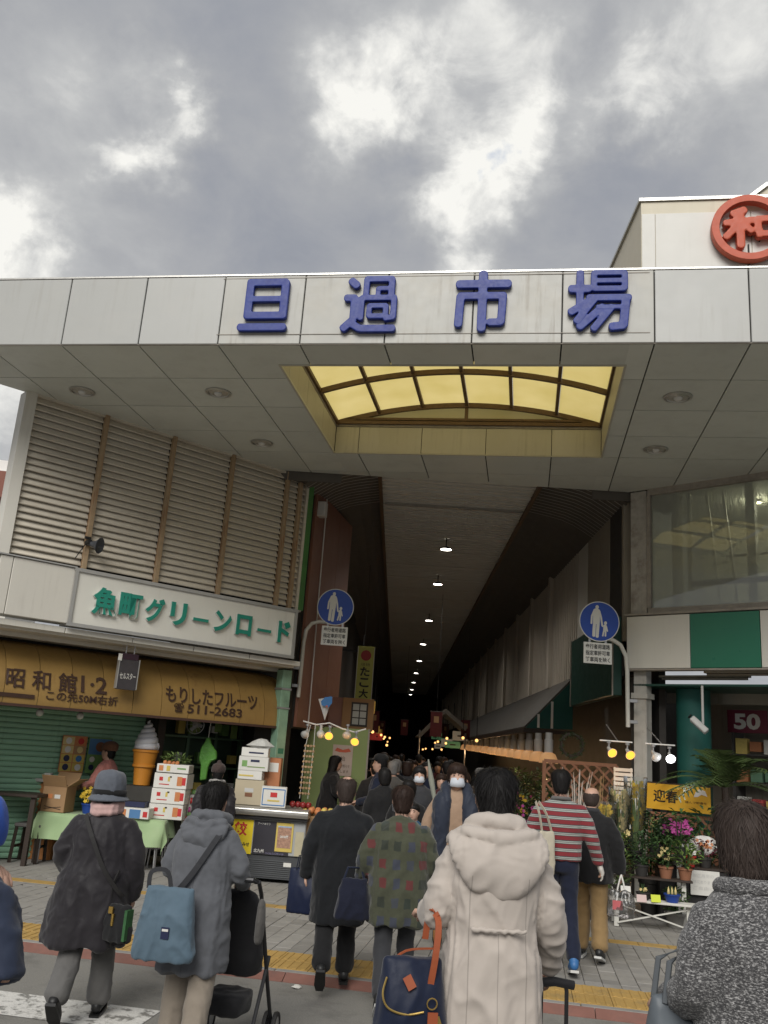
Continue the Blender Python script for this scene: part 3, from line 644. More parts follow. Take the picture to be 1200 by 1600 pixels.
MB().cyl((.80, .50, 4.5), (.80, .50, 6.05), .04, 12).build('riser_pipe', m_pipe_white, rb, smooth=True)
MB().tube([(.88, .30, 4.64), (.92, .30, 4.56), (5.2, .30, 4.56)], .045, 12).build('handrail_pipe', m_pipe_grey, rb, smooth=True)
MB().tube([(1.2, .9, 5.08), (5.2, .9, 5.08)], .022, 10).build('handrail_pipe', m_pipe_grey, rb, smooth=True)
MB().box((1.72, .6, 5.1), (.13, .12, 1.95)).build('inner_column', m_pipe_white, rb)
lad = MB()
for dx in (0, .26): lad.bar((.98 + dx, .75, 6.05), (1.18 + dx, .75, 4.14), .035)
for k in range(6): lad.bar((1.0 + k * .033, .75, 5.85 - k * .31), (1.26 + k * .033, .75, 5.90 - k * .31), .018)
lad.build('ladder', m_pipe_white, rb)
for k, (x_, y_, z_, lab) in enumerate(((1.55, 1.35, 6.02, 'lit ceiling spot nearer the inner column, behind the right window'), (2.1, 1.2, 6.03, 'lit ceiling spot at the right edge of the upper window'), (2.15, 2.1, 5.72, 'lit strip lamp low on the wall behind the right window'))):
    c_, s_ = math.cos(RZ), math.sin(RZ)
    o = thing('room_light', lab, 'light', (3.43 + x_ * c_ - y_ * s_, 13.68 + x_ * s_ + y_ * c_, z_), RZ, 'lamps in the upper room')
    MB().cyl((0, 0, 0), (0, 0, .03), .07, 14).build('housing', m_white, o); MB().cyl((0, 0, -.008), (0, 0, -.001), .058, 14).build('lens', lightmat('lamp_room', (1, .9, .5), 12), o)
    pl_ = bpy.data.lights.new('room_lamp', 'POINT'); pl_.energy = 7; pl_.color = (1, .93, .72); pl_.shadow_soft_size = .06; po = bpy.data.objects.new('room_lamp', pl_); COL.objects.link(po); po.parent = o; po.location = (0, 0, -.12)
# band of white and green panels
for i, (a, b) in enumerate(((.05, 1.035), (1.045, 2.03), (2.04, 3.03), (3.04, 4.03), (4.04, 5.1))):
    link('band_panel', boxmesh('band_panel', (b - a, .12, .78), m_green_tile if i % 2 else m_white_enamel, .005), rb, ((a + b) / 2, -.06, 3.64))
MB().box((2.6, -.05, 4.06), (5.15, .18, .03)).box((2.6, -.05, 3.232), (5.15, .16, .022)).build('band_trim', m_dirt_trim, rb)
MB().box((2.7, .75, 3.02), (5.2, 1.5, .03)).build('shop_ceiling', m_dgreen, rb)
MB().box((2.7, 1.15, 2.93), (5.2, .06, .17)).build('ceiling_step', m_plaster, rb)
MB().box((2.7, 2.6, 1.6), (5.6, .05, 3.2)).build('back_wall', m_plaster, rb)
MB().box((-.02, 1.4, 1.6), (.05, 2.4, 3.1)).build('shop_side_wall', m_dark_wall, rb)
MB().cyl((.78, .55, .05), (.78, .55, 3.0), .245, 24).build('teal_pillar', m_teal, rb, smooth=True)
for a, b, y_, z_ in ((.42, 1.75, .22, 3.13), (1.15, 2.6, .12, 3.18)):
    q = MB().box(((a + b) / 2, y_, z_ + .035), (b - a, .10, .03)).build('tube_fitting', m_plaster, rb)
    MB().cyl((a + .03, y_, z_), (b - .03, y_, z_), .018, 10).build('fluorescent_tube', m_plaster, q, smooth=True)
# rooftop sign box with the round emblem
rs = thing('rooftop_sign', 'cream rooftop sign box with a round vermilion character emblem, top right', 'sign', (3.09, 11.5, 0), R(-8))
m_roof_face = mat('roof_box_white', (.66, .65, .61), .5, var=.05, scale=2, streak=.12, streakcol=(.4, .37, .3))
m_roof_side = mat('roof_box_cream', (.60, .55, .43), .5, var=.06, scale=2, streak=.2, streakcol=(.35, .3, .22))
MB().prism([(0, 0), (3.4, 0), (3.4, 3.2), (-.445, 3.2)], 7.2, 9.86).build('box_body', m_roof_side, rs)
MB().prism([(-.03, -.03), (3.4, -.03), (3.4, 3.2), (-.48, 3.2)], 9.862, 9.91).build('box_coping', m_trim, rs)
for a, b in ((.20, 1.515), (1.525, 2.85)): link('face_panel', boxmesh('face_panel', (b - a, .016, 2.3), m_roof_face, .003), rs, ((a + b) / 2, -.009, 8.50))
link('face_panel', boxmesh('face_panel', (.185, .016, 2.3), m_roof_face, .003), rs, (.10, -.009, 8.50))
rg = MB(); n_ = 44
for (r0, r1, y0, y1) in ((.415, .52, -.17, -.05),):
    vs = [(1.47 + r * math.cos(2 * math.pi * i / n_), y, 9.30 + r * math.sin(2 * math.pi * i / n_)) for i in range(n_) for r, y in ((r0, y0), (r1, y0), (r1, y1), (r0, y1))]
    rg.add(vs, [(4 * i + k, 4 * i + (k + 1) % 4, 4 * ((i + 1) % n_) + (k + 1) % 4, 4 * ((i + 1) % n_) + k) for i in range(n_) for k in range(4)])
rg.build('emblem_ring', m_red_paint, rs, bevel=.004)
WA = [([(.40, .93), (.20, .84)], .15), ([(.06, .62), (.56, .68)], .14), ([(.32, .92), (.32, .06)], .15), ([(.30, .60), (.06, .28)], .14), ([(.36, .60), (.52, .42)], .13), ([(.62, .70), (.66, .30)], .13), ([(.62, .70), (.97, .72), (.93, .30)], .13), ([(.66, .34), (.93, .35)], .13)]
raised('emblem_character', WA, rs, (1.10, 8.97), .76, .66, m_red_paint, -.06, .10, vox=.014)
st = MB()
for x_, z_ in ((1.33, 9.05), (1.62, 9.15), (1.05, 9.2), (1.88, 9.3), (1.3, 9.45)): st.cyl((x_, -.06, z_), (x_, 0, z_), .012, 6)
st.cyl((1.47, -.03, 8.75), (1.47, -.03, 9.1), .012, 6).build('emblem_stud', m_black_paint, rs)
MB().prism([(.9, 9.9), (3.6, 9.9), (3.6, 10.9), (2.1, 10.9)], 1.2, 3.0, 'xz').build('upper_gable', m_roof_side, rs)
MB().bar((.9, 1.18, 9.93), (2.1, 1.18, 10.93), .06, .06, (0, 1, 0)).build('gable_coping', m_trim, rs)
# distant building at the left edge
db = thing('distant_house', 'distant white and red-brown house at the left edge behind the louvres', 'building', (-21.5, 40, 0), R(10))
MB().box((0, 3, 5.6), (6.4, 6, 11.2)).build('wall', m_cream, db)
MB().box((0, -.06, 12.0), (6.6, 6.2, 1.2)).build('parapet', mat('red_brown_wall', (.22, .085, .06), .7, var=.15), db)
MB().box((0, 2.9, 13.1), (6.9, 6.6, .35)).build('roof', m_white, db); MB().box((0, 2.9, 13.6), (6.2, 6.0, .7)).build('roof_room', m_white, db)
for k in range(5):
    w_ = MB().box((-2.4 + k * 1.25, -.02, 10.5), (.9, .06, 1.0)).build('window', m_gap, db); MB().box((-2.4 + k * 1.25, -.06, 9.95), (1.0, .06, .06)).build('sill', m_trim, w_)
MB().bar((-3.3, -.1, 9.6), (3.3, -.1, 8.9), .12, .25).build('stair_rail', m_trim, db)
# ---------------------------------------------------------------- arcade: ribbed ceiling, side vaults, walls
ar = thing('arcade_roof', 'long ribbed arcade ceiling running away between dark curved side vaults', 'roof', (0, 0, 0))
AX0, AX1, AZ, AY0, AY1 = -.53, 2.10, 6.30, 13.5, 76.0
rib = MB(); y = AY0; k = 0
while y < AY1:
    p = .20 if y < 40 else .40
    rib.box(((AX0 + AX1) / 2, y + p / 2, AZ + .015 + (.0 if k % 8 else -.012)), (AX1 - AX0, p * .62, .05)); y += p; k += 1
tag(rib.build('ceiling_slats', m_ceiling, ar), kind='stuff')
MB().box(((AX0 + AX1) / 2, (AY0 + AY1) / 2, AZ + .06), (AX1 - AX0, AY1 - AY0, .02)).build('ceiling_board', m_dark_wall, ar)
MB().bar((AX0 + .03, 16.0, AZ - .03), (AX1 - .03, 16.0, AZ - .03), .05).build('cross_bar', m_trim, ar)
for x_ in (AX0 - .03, AX1 + .03): MB().box((x_, (AY0 + AY1) / 2, AZ - .01), (.06, AY1 - AY0, .14)).build('edge_beam', m_brown_bar, ar)
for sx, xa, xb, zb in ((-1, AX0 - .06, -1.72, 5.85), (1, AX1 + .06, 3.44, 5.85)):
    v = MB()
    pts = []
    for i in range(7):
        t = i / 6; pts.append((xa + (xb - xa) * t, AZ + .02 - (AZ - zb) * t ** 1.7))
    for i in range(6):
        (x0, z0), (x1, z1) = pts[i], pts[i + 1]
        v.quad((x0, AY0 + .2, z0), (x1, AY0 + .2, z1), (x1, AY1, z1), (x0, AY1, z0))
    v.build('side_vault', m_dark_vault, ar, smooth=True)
    w_ = MB()
    for k in range(14):
        yy = AY0 + .35 + k * .17
        w_.tube([(a, yy + .05 * math.sin(i * 1.3), z - .012) for i, (a, z) in enumerate(pts)], .0035, 4)
    tag(w_.build('vault_wires', m_trim, ar), kind='stuff')
MB().box((-2.45, 14.9, 5.96), (1.5, 2.4, .05)).box((3.85, 14.9, 5.96), (.85, 2.4, .05)).build('roof_infill', m_dark_vault, ar)
MB().box((-1.80, 13.70, 6.40), (1.3, .03, .98)).box((3.35, 13.70, 6.40), (.95, .03, .98)).build('back_board', m_dark_vault, ar)
MB().box((.8, 71.5, 3.2), (9, .1, 7.2)).build('end_screen', mat('painted_darkness', (.004, .004, .004), .95), ar)  # sheet closing the far end; the arcade's deep darkness is painted as its black
# right arcade wall: corrugated panels, pilasters
rw = thing('arcade_wall', 'beige corrugated wall above the shops on the right of the arcade', 'wall', (3.4, 0, 0))
y = 17.45
while y < 72:
    w = 2.9 if y < 45 else 5.8
    link('wall_panel', boxmesh('wall_panel', (.05, w - .02, 2.62), m_beige_wall, .004), rw, (.03, y + w / 2, 4.73))
    rbm = MB()
    for i in range(int(w / .2)): rbm.box((-.006, y + .1 + i * .2, 4.72), (.02, .09, 2.58))
    tag(rbm.build('panel_ribs', m_beige_wall, rw), kind='stuff')
    MB().box((-.05, y + w, 4.72), (.10, .22, 2.6)).build('pilaster', m_beige_wall, rw); y += w
for a, b, c_ in ((13.95, 14.7, m_dark_wall), (14.72, 15.5, m_plaster), (15.52, 16.5, m_plaster), (16.52, 17.42, m_cream)):
    link('wall_panel', boxmesh('wall_panel', (.05, b - a - .01, 2.75), c_, .004), rw, (.02, (a + b) / 2, 4.55))
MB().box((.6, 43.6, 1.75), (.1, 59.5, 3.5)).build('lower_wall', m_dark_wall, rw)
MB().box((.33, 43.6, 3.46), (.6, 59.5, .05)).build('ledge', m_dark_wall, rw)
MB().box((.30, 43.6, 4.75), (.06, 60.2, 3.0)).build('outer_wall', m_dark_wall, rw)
MB().box((.12, 13.86, 4.9), (.24, .10, 2.4)).build('corner_filler', m_plaster, rw)
# left arcade walls
lw = thing('brown_wall', 'brown clad wall beside the arcade mouth behind the left road sign', 'wall', (-1.60, 14.5, 0), math.atan2(2.5, .47))
for a, b in ((0, .62), (.63, 1.6), (1.61, 2.55)):
    link('cladding_panel', boxmesh('cladding_panel', (b - a, .05, 3.95), m_brown_wall, .004), lw, ((a + b) / 2, .03, 4.05))
MB().tube([(.52, -.02, 6.0), (.54, -.02, 4.2), (.60, -.02, 2.1)], .012, 6).build('conduit', m_white, lw)
MB().box((.15, -.06, 5.70), (.16, .14, .26)).build('junction_box', m_white, lw, bevel=.01)
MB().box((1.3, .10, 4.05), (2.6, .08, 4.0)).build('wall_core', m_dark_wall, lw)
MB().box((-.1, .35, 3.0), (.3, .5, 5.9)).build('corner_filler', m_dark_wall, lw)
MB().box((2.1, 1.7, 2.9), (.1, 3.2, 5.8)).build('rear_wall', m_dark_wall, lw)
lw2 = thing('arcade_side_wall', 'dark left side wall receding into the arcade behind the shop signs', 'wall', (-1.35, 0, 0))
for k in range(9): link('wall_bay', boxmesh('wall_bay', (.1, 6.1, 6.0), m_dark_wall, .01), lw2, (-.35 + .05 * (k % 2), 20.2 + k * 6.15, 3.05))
# ---------------------------------------------------------------- arcade pendant lamps
for k, (x_, y_) in enumerate(((.80, 18.6), (.81, 22.7), (.82, 29.3), (.83, 36.0), (.85, 42.8), (.85, 49.6), (.85, 56.4), (.85, 63.0), (.85, 68.5))):
    names = ('nearest', 'second nearest', 'third', 'fourth', 'fifth', 'sixth', 'seventh', 'eighth', 'farthest')
    o = thing('pendant_lamp', f'{names[k]} lit pendant lamp hanging from the ribbed arcade ceiling', 'lamp', (x_, y_, 6.05), 0, 'lamps down the middle of the arcade ceiling')
    MB().cyl((0, 0, .03), (0, 0, .26), .012, 6).build('rod', m_black_paint, o)
    MB().lathe([(.02, .07), (.05, .06), (.12, .015), (.125, 0), (.118, 0), (.05, .04)], n=18, cap=False).build('lamp_shade', m_black_paint, o, smooth=40)
    MB().cyl((0, 0, .0), (0, 0, .012), .112, 18).build('diffuser', m_lamp_white, o)
    ld = bpy.data.lights.new('pendant_light', 'SPOT'); ld.energy = (105, 85, 60, 34, 16, 8, 4, 2, 1)[k]; ld.spot_size = R(150); ld.spot_blend = .7; ld.color = (1, .95, .88); ld.shadow_soft_size = .1
    lo = bpy.data.objects.new('pendant_light', ld); COL.objects.link(lo); lo.parent = o; lo.location = (0, 0, -.03)
# ---------------------------------------------------------------- pedestrian road signs
m_sign_blue = mat('sign_blue', (.012, .06, .36), .4, var=.08, scale=6, spec=.5)
m_sign_white = mat('sign_reflective_white', (.66, .66, .62), .45, var=.06, scale=6)
m_pole = mat('sign_pole_cream', (.55, .54, .49), .45, var=.12, scale=10, grime=.25)
def road_sign(label, c, side, polepts, clamps, rz):
    o = thing('road_sign', label, 'road sign', c, rz, 'blue pedestrian zone signs')
    d = MB().cyl((0, 0, 0), (0, .012, 0), .30, 48).build('sign_disc', m_sign_white, o)
    MB().cyl((0, -.002, 0), (0, .006, 0), .287, 48).build('disc_face', m_sign_blue, d)
    def figure(strokes, heads, name):
        q = MB(); k = 0
        for pts, w in strokes:
            for poly in stroke_poly([(x * .3, z * .3) for x, z in pts], w * .3): q.prism(poly, -.0045 - k * .00015, -.0025, 'xz'); k += 1
        for x, z, r in heads:
            q.prism([(x * .3 + r * .3 * math.cos(t * .524), z * .3 + r * .36 * math.sin(t * .524)) for t in range(12)], -.0045 - k * .00015, -.0025, 'xz'); k += 1
        q.build(name, m_sign_white, d)
    figure([([(-.24, .50), (-.04, .50)], .20), ([(-.15, .52), (-.15, -.02)], .34), ([(-.28, .50), (-.38, .25), (-.40, -.12)], .09), ([(-.0, .50), (.08, .20), (.14, -.20)], .09), ([(-.24, .0), (-.28, -.72)], .15), ([(-.06, .0), (-.11, -.76)], .15)], [(-.12, .71, .085)], 'adult_figure')
    figure([([(.28, -.20), (.27, -.44)], .17), ([(.22, -.20), (.15, -.24)], .06), ([(.34, -.20), (.40, -.46)], .06), ([(.22, -.45), (.17, -.70)], .08), ([(.31, -.45), (.30, -.70)], .08)], [(.30, -.06, .075)], 'child_figure')
    p = MB().box((-side * .02, .006, -.47), (.42, .008, .31)).build('text_plate', m_sign_white, o, bevel=.003)
    for k, s_ in enumerate(('歩行者用道路', '指定車許可車', '軽車両を除く')):
        text('lettering', s_, .1, m_black_paint, p, (-side * .02, -.001, -.375 - k * .095), width=.36, height=.072, bold=.0016)
    for dx in (-.12, .12): MB().box((dx - side * .02, .02, -.30), (.03, .012, .10)).build('plate_bracket', m_steel, o)
    MB().tube(polepts, .032, 12).build('pole', m_pole, o, smooth=60)
    for z in clamps: MB().box((polepts[-1][0] + side * .06, .07, z), (.16, .06, .05)).build('clamp', m_steel, o, bevel=.004)
    return o
road_sign('left round blue pedestrian sign with white adult and child, by the brown wall', (-1.13, 14.4, 4.01), -1, [(-.10, .05, -.25), (-.24, .05, -.25), (-.36, .05, -.29), (-.44, .05, -.40), (-.465, .05, -.6), (-.47, .05, -1.48)], (-1.02, -1.30), R(4))
road_sign('right round blue pedestrian sign with white adult and child, by the peeling white column', (2.90, 13.22, 3.88), 1, [(.08, .05, -.24), (.21, .05, -.25), (.33, .05, -.32), (.41, .05, -.48), (.43, .05, -.7), (.44, .05, -1.5)], (-1.12, -1.42), R(2))
# ---------------------------------------------------------------- right arcade shop: sign box, awning, shaded lamps
gb = thing('green_sign_box', 'dark green blank sign box beside the right road sign', 'sign', (3.33, 15.6, 3.48))
MB().box((0, 0, 0), (.14, 3.4, 1.22)).build('box', m_dgreen, gb, bevel=.01)
for s_ in (-1, 1): MB().box((-.074, s_ * 1.69, 0), (.02, .03, 1.24)).build('edge_trim', m_dirt_trim, gb)
sa = thing('shop_awning', 'long dark sloping awning with teal striped end over the flower shop', 'awning', (0, 17.7, 0))
m_aw_top = mat('awning_sheet', (.075, .068, .058), .6, var=.2, scale=3, streak=.4)
MB().prism([(3.40, 3.42), (2.46, 2.42), (2.46, 2.455), (3.38, 3.45)], .02, 26, 'xz').build('awning_sheet', m_aw_top, sa)
MB().prism([(3.38, 3.40), (3.38, 2.45), (2.47, 2.42)], -.01, .02, 'xz').build('awning_end', m_teal, sa)
for x_ in (2.72, 2.98): MB().box((x_, -.016, 2.44 + (x_ - 2.46) * .5), (.045, .008, (x_ - 2.46) * .98)).build('stripe', m_white, sa)
MB().box((2.92, -.02, 2.38), (.98, .08, .07)).box((2.47, 13, 2.38), (.06, 26, .09)).build('awning_beam', m_wood_dark, sa)
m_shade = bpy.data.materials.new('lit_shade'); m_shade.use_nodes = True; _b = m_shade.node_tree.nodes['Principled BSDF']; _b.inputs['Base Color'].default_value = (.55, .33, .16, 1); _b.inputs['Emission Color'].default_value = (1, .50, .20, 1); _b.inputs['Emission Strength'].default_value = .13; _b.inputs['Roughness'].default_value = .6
proto = None
for k in range(15):
    yy = 15.7 + k * 1.15 + (k > 8) * (k - 8) * .5; zz = 1.88 + .0145 * (yy - 15.7)
    words = ['nearest', 'second', 'third', 'fourth', 'fifth', 'sixth', 'seventh', 'eighth', 'ninth', 'tenth', 'eleventh', 'twelfth', 'thirteenth', 'fourteenth', 'farthest'][k]
    if proto is None:
        o = thing('shaded_lamp', '', 'lamp', (2.6, yy, zz), 0, 'glowing shades in a row over the flowers'); proto = o
        MB().lathe([(.07, .09), (.075, .12), (.075, .30), (.06, .31), (.06, .42)], n=14).build('lamp_body', m_grey_paint, o, smooth=40)
        MB().lathe([(.075, .09), (.12, .06), (.155, -.02), (.165, -.085), (.158, -.085), (.11, .05)], n=14, cap=False).build('lamp_shade', m_shade, o, smooth=40)
        MB().ball((0, 0, -.01), .05).build('bulb', lightmat('lamp_shade_bulb', (1, .6, .25), 6), o, smooth='all')
    else:
        o = copy_tree(proto); o.location = (2.6, yy, zz)
    o['label'] = f'{words} glowing orange shade in the hanging lamp row over the flowers'
    if k % 2 == 0:
        ld = bpy.data.lights.new('shade_light', 'POINT'); ld.energy = 3.2; ld.color = (1, .62, .3); ld.shadow_soft_size = .05
        lo = bpy.data.objects.new('shade_light', ld); COL.objects.link(lo); lo.parent = o; lo.location = (0, 0, -.13)
# spot lamps on rails (right stall and left stall)
def spot_lamp(label, loc, lit, tilt=(0.35, 0), group='clip-on spot lamps', energy=1.2):
    o = thing('spot_lamp', label, 'lamp', loc, 0, group)
    col = {'warm': m_lamp_warm, 'cool': m_lamp_cool, None: mat('bulb_off', (.5, .5, .48), .2)}[lit]
    h = MB().cyl((0, 0, .0), (0, 0, .07), .012, 8).cyl((0, 0, .07), (0, 0, .10), .03, 10).build('lamp_holder', m_steel, o)
    h2 = MB().lathe([(.022, .02), (.024, -.02), (.03, -.05), (.055, -.10), (.066, -.13), (.060, -.13), (.03, -.06)], n=16, cap=False).build('reflector', m_grey_paint, o, rot=(-.95 - tilt[0] * .3, tilt[1], 0), smooth=40)
    MB().ball((0, 0, -.125), .058, sc=(1, 1, .45)).build('bulb_face', col, h2, smooth='all')
    if lit:
        ld = bpy.data.lights.new('spot_light', 'POINT'); ld.energy = energy; ld.color = (1, .5, .14) if lit == 'warm' else (.95, .95, 1); ld.shadow_soft_size = .05
        lo = bpy.data.objects.new('spot_light', ld); COL.objects.link(lo); lo.parent = o; lo.location = (0, -.22, -.22)
    return o
for i, (xa, xb) in enumerate(((2.78, 3.22), (3.40, 3.80))):
    rl = thing('lamp_rail', ('thin white lamp rail left of the white column', 'thin white lamp rail right of the white column')[i], 'rail', ((xa + xb) / 2, 12.6, 2.15), R(-3))
    MB().cyl((-(xb - xa) / 2, 0, 0), ((xb - xa) / 2, 0, 0), .010, 8).build('rail_tube', m_white, rl)
    MB().cyl((.03, 0, 0), (.03, .9, .25), .008, 6).build('rail_arm', m_steel, rl)
spot_lamp('orange lit spot bulb left of the white column, farther from it', (2.90, 12.58, 2.05), 'warm', (.3, -.35))
spot_lamp('orange lit spot bulb close against the white column', (3.15, 12.58, 2.04), 'warm', (.3, -.25))
spot_lamp('unlit clear spot bulb just right of the white column', (3.50, 12.58, 2.04), None, (.3, -.2))
spot_lamp('white lit spot bulb in front of the teal pillar', (3.72, 12.58, 2.03), 'cool', (.3, .25), energy=2)
# security camera
cc = thing('security_camera', 'white security camera pointing down in front of the teal pillar', 'camera', (4.22, 12.85, 2.46))
MB().box((0, 0, 0), (.085, .085, .28)).build('camera_body', m_grey_paint, cc, rot=(R(-28), R(-42), 0), bevel=.012)
MB().cyl((0, 0, .17), (0, 0, .178), .035, 14).build('lens', m_black_paint, cc, rot=(R(-28), R(-42), 0))
MB().cyl((.06, .02, .02), (.06, .02, .55), .018, 10).cyl((.06, .02, .02), (0, 0, 0), .022, 8).build('bracket', m_grey_paint, cc)
# spring banner on the right
bn = thing('banner', 'yellow New Year banner with brush characters below the white column', 'banner', (3.43, 13.68, 0), RZ)
MB().box((.91, -.32, 1.46), (.92, .012, .34)).build('banner_cloth', mat('banner_yellow', (.62, .36, .03), .6, var=.06, scale=3), bn)
text('lettering', '迎春', .2, m_black_paint, bn, (.74, -.330, 1.47), width=.36, height=.17, bold=.004)
MB().prism([(1.14, 1.49), (1.17, 1.56), (1.22, 1.60), (1.30, 1.58), (1.33, 1.51), (1.25, 1.53), (1.20, 1.50)], -.330, -.328, 'xz').build('fan_mark', m_white, bn)
text('lettering', '謹んで新春を', .05, m_brown_text, bn, (1.17, -.329, 1.42), width=.3, height=.03)
MB().box((.91, -.31, 1.64), (.96, .025, .02)).build('banner_rod', m_wood_dark, bn)
# sale sign and back-of-shop clutter on the right
fs = thing('sale_sign', 'pink and white sale sign reading 50 inside the right shop', 'sign', (3.43, 13.68, 0), RZ)
MB().box((1.22, 1.48, 2.62), (.60, .02, .34)).build('sign_board', mat('sale_pink', (.14, .015, .035), .5), fs); text('lettering', '50', .3, m_paper, fs, (1.22, 1.468, 2.62), width=.40, height=.24, bold=.012)
sf = thing('shop_shelf', 'shelving with red and white goods at the back of the right shop', 'shelf', (3.43, 13.68, 0), RZ)
for k in range(5):
    MB().box((1.9, 1.6, .45 + k * .42), (1.7, .40, .03)).build('shelf_board', m_dark_wall, sf)
    for i in range(8):
        cc_ = random.choice([(.35, .05, .05), (.5, .5, .46), (.3, .12, .05), (.08, .16, .1), (.45, .35, .1)])
        MB().box((1.15 + i * .21, 1.45, .57 + k * .42), (.17, .12, random.uniform(.14, .24))).build('goods', mat('goods', cc_, .6, var=.3, scale=30), sf)
for s_ in (1.02, 2.78): MB().box((s_, 1.6, 1.25), (.04, .40, 2.4)).build('shelf_side', m_dark_wall, sf)
# ---------------------------------------------------------------- left arcade shop: green board, little window box, vertical sign
gw = thing('green_partition', 'bright lime green partition board behind the woman in black', 'partition', (-.97, 15.6, 0))
MB().box((-.02, 0, 1.08), (1.06, .05, 2.10)).build('board', mat('lime_board', (.25, .32, .12), .6, var=.1, scale=2), gw)
MB().box((.50, -.03, 1.08), (.03, .03, 2.12)).build('edge_post', m_dirt_trim, gw)
po = thing('wall_poster', 'pale New Year poster with red heading taped to the green board', 'poster', (-.89, 15.56, 1.60))
MB().box((0, 0, 0), (.34, .006, .50)).build('sheet', mat('poster_pink', (.50, .40, .34), .7, var=.1, scale=10), po)
MB().prism([(-.14, .15), (-.10, .20), (0, .17), (.10, .20), (.14, .15), (.05, .13), (-.06, .13)], -.006, -.004, 'xz').build('red_mark', m_red_paint, po)
text('lettering', '年始', .1, m_brown_text, po, (-.03, -.006, .03), width=.16, height=.08); text('lettering', '休業のお知らせ', .1, m_brown_text, po, (0, -.006, -.09), width=.26, height=.05); text('lettering', '申します', .1, m_brown_text, po, (.02, -.006, -.18), width=.2, height=.05)
wb = thing('window_box', 'ochre signboard with a small lattice window above the green board', 'signboard', (-.72, 16.4, 2.40))
MB().box((0, 0, 0), (.56, .20, .56)).build('board', mat('ochre_board', (.30, .16, .06), .6, var=.15), wb, bevel=.004)
wi = MB().box((.03, -.105, 0), (.30, .02, .42)).build('window', m_wood_dark, wb)
for i in range(2):
    for j in range(3): MB().box((-.035 + i * .13, -.118, -.125 + j * .125), (.11, .006, .105)).build('pane', mat('paper_pane', (.42, .42, .38), .6), wi)
MB().box((-.45, .05, -.02), (.40, .10, .60)).build('side_board', m_brown_wall, wb)
ts = thing('vertical_sign', 'tall yellow-green vertical shop sign with a red round crest', 'sign', (-.72, 18.0, 0), R(6))
MB().box((0, 0, 3.13), (.34, .12, 1.34)).build('sign_body', mat('sign_lime', (.46, .46, .09), .5, var=.1, scale=3), ts, bevel=.004)
MB().cyl((0, -.066, 3.62), (0, -.060, 3.62), .105, 20).build('crest', mat('crest_red', (.38, .03, .03), .5), ts)
text('lettering', '元祖 名物', .08, m_black_paint, ts, (0, -.064, 3.44), width=.18, height=.06)
for k, s_ in enumerate('たこ大王'): text('lettering', s_, .2, m_black_paint, ts, (0, -.064, 3.30 - k * .215), width=.19, height=.18, bold=.006)
for dx in (-.165, .165): MB().box((dx, -.062, 3.13), (.012, .006, 1.32)).build('edge_line', m_sign_white, ts)
for z_ in (3.7, 2.7): MB().box((-.34, 0, z_), (.36, .04, .04)).build('wall_arm', m_black_paint, ts)
pn = thing('paper_cone_pennant', 'white paper cone with a blue top on the brown wall', 'pennant', (-1.16, 14.32, 2.20))
MB().add([(-.11, -.01, .32), (.11, -.01, .36), (0, -.10, .34), (.02, -.02, 0), (-.01, .04, .33)], [(0, 3, 2), (2, 3, 1), (0, 2, 4), (2, 1, 4), (1, 3, 4), (0, 4, 3)]).build('cone', m_white, pn)
MB().prism([(.0, .35), (.11, .37), (.12, .27), (.07, .20), (-.04, .22), (-.06, .28)], -.112, -.104, 'xz').build('blue_patch', m_stk_b, pn); MB().prism([(.02, .22), (.06, .225), (.04, .19)], -.118, -.113, 'xz').build('red_dot', m_red_paint, pn)
# cable and lamps over the left stall
cb = thing('lamp_cable', 'tangled lamp cable and rail strung under the brown wall', 'cable', (-1.1, 14.15, 2.13))
MB().tube([(-.36, 0, .03), (-.15, -.02, -.01), (.05, 0, .03), (.25, .02, -.04), (.45, 0, -.08), (.62, .02, -.02)], .012, 6).build('rail', m_white, cb)
MB().tube([(-.34, .03, .0)] + [(-.34 + .05 * i, .03 + .03 * math.sin(i * 2), -.02 + .035 * math.cos(i * 1.7)) for i in range(1, 10)], .007, 5).build('cable', m_black_paint, cb)
spot_lamp('unlit white spot lamp farthest left over the left stall', (-1.38, 14.1, 2.02), None, (.3, .3), 'spot lamps over the left stall'); spot_lamp('orange lit bulb over the left stall by the green board', (-1.03, 14.05, 2.02), 'warm', (.5, 0), 'spot lamps over the left stall', 1)
spot_lamp('unlit white spot lamp right of the orange bulb, over the left stall', (-.76, 14.1, 2.06), None, (.2, 0), 'spot lamps over the left stall'); spot_lamp('small orange lit bulb at the right edge of the green board', (-.62, 14.1, 1.96), 'warm', (.5, .2), 'spot lamps over the left stall', 1)
bb = thing('globe_bulb', 'large unlit clear globe bulb beside the white spot lamp', 'bulb', (-1.17, 14.1, 1.98)); MB().ball((0, 0, 0), .065, 14, 10).build('globe', mat('globe_glass', (.55, .55, .52), .15, var=.05), bb, smooth='all'); MB().cyl((0, 0, .06), (0, 0, .14), .022, 10).build('socket', m_grey_paint, bb)
# hanging rack of wooden tags
tr = thing('tag_rack', 'hanging string ladder of small wooden tags beside the mint post', 'rack', (-1.27, 13.6, 0))
for dx in (-.065, .055): MB().tube([(dx * .6 + .02, 0, 2.10), (dx, 0, 1.80), (dx - .02, 0, 1.05)], .005, 5).build('string', m_paper, tr)
m_tag = mat('tag_wood', (.42, .27, .15), .7, var=.25, scale=20, per=.2)
t_me = boxmesh('wooden_tag', (.030, .014, .032), m_tag, .003)
for r in range(10):
    MB().bar((-.085 - r * .002, .01, 1.80 - r * .075), (.075 - r * .002, .01, 1.80 - r * .075), .008).build('cross_stick', m_tag, tr)
    for i in range(4): link('wooden_tag', t_me, tr, (-.07 + i * .043 - r * .002, -.004, 1.795 - r * .075), (0, random.uniform(-.3, .3), 0))
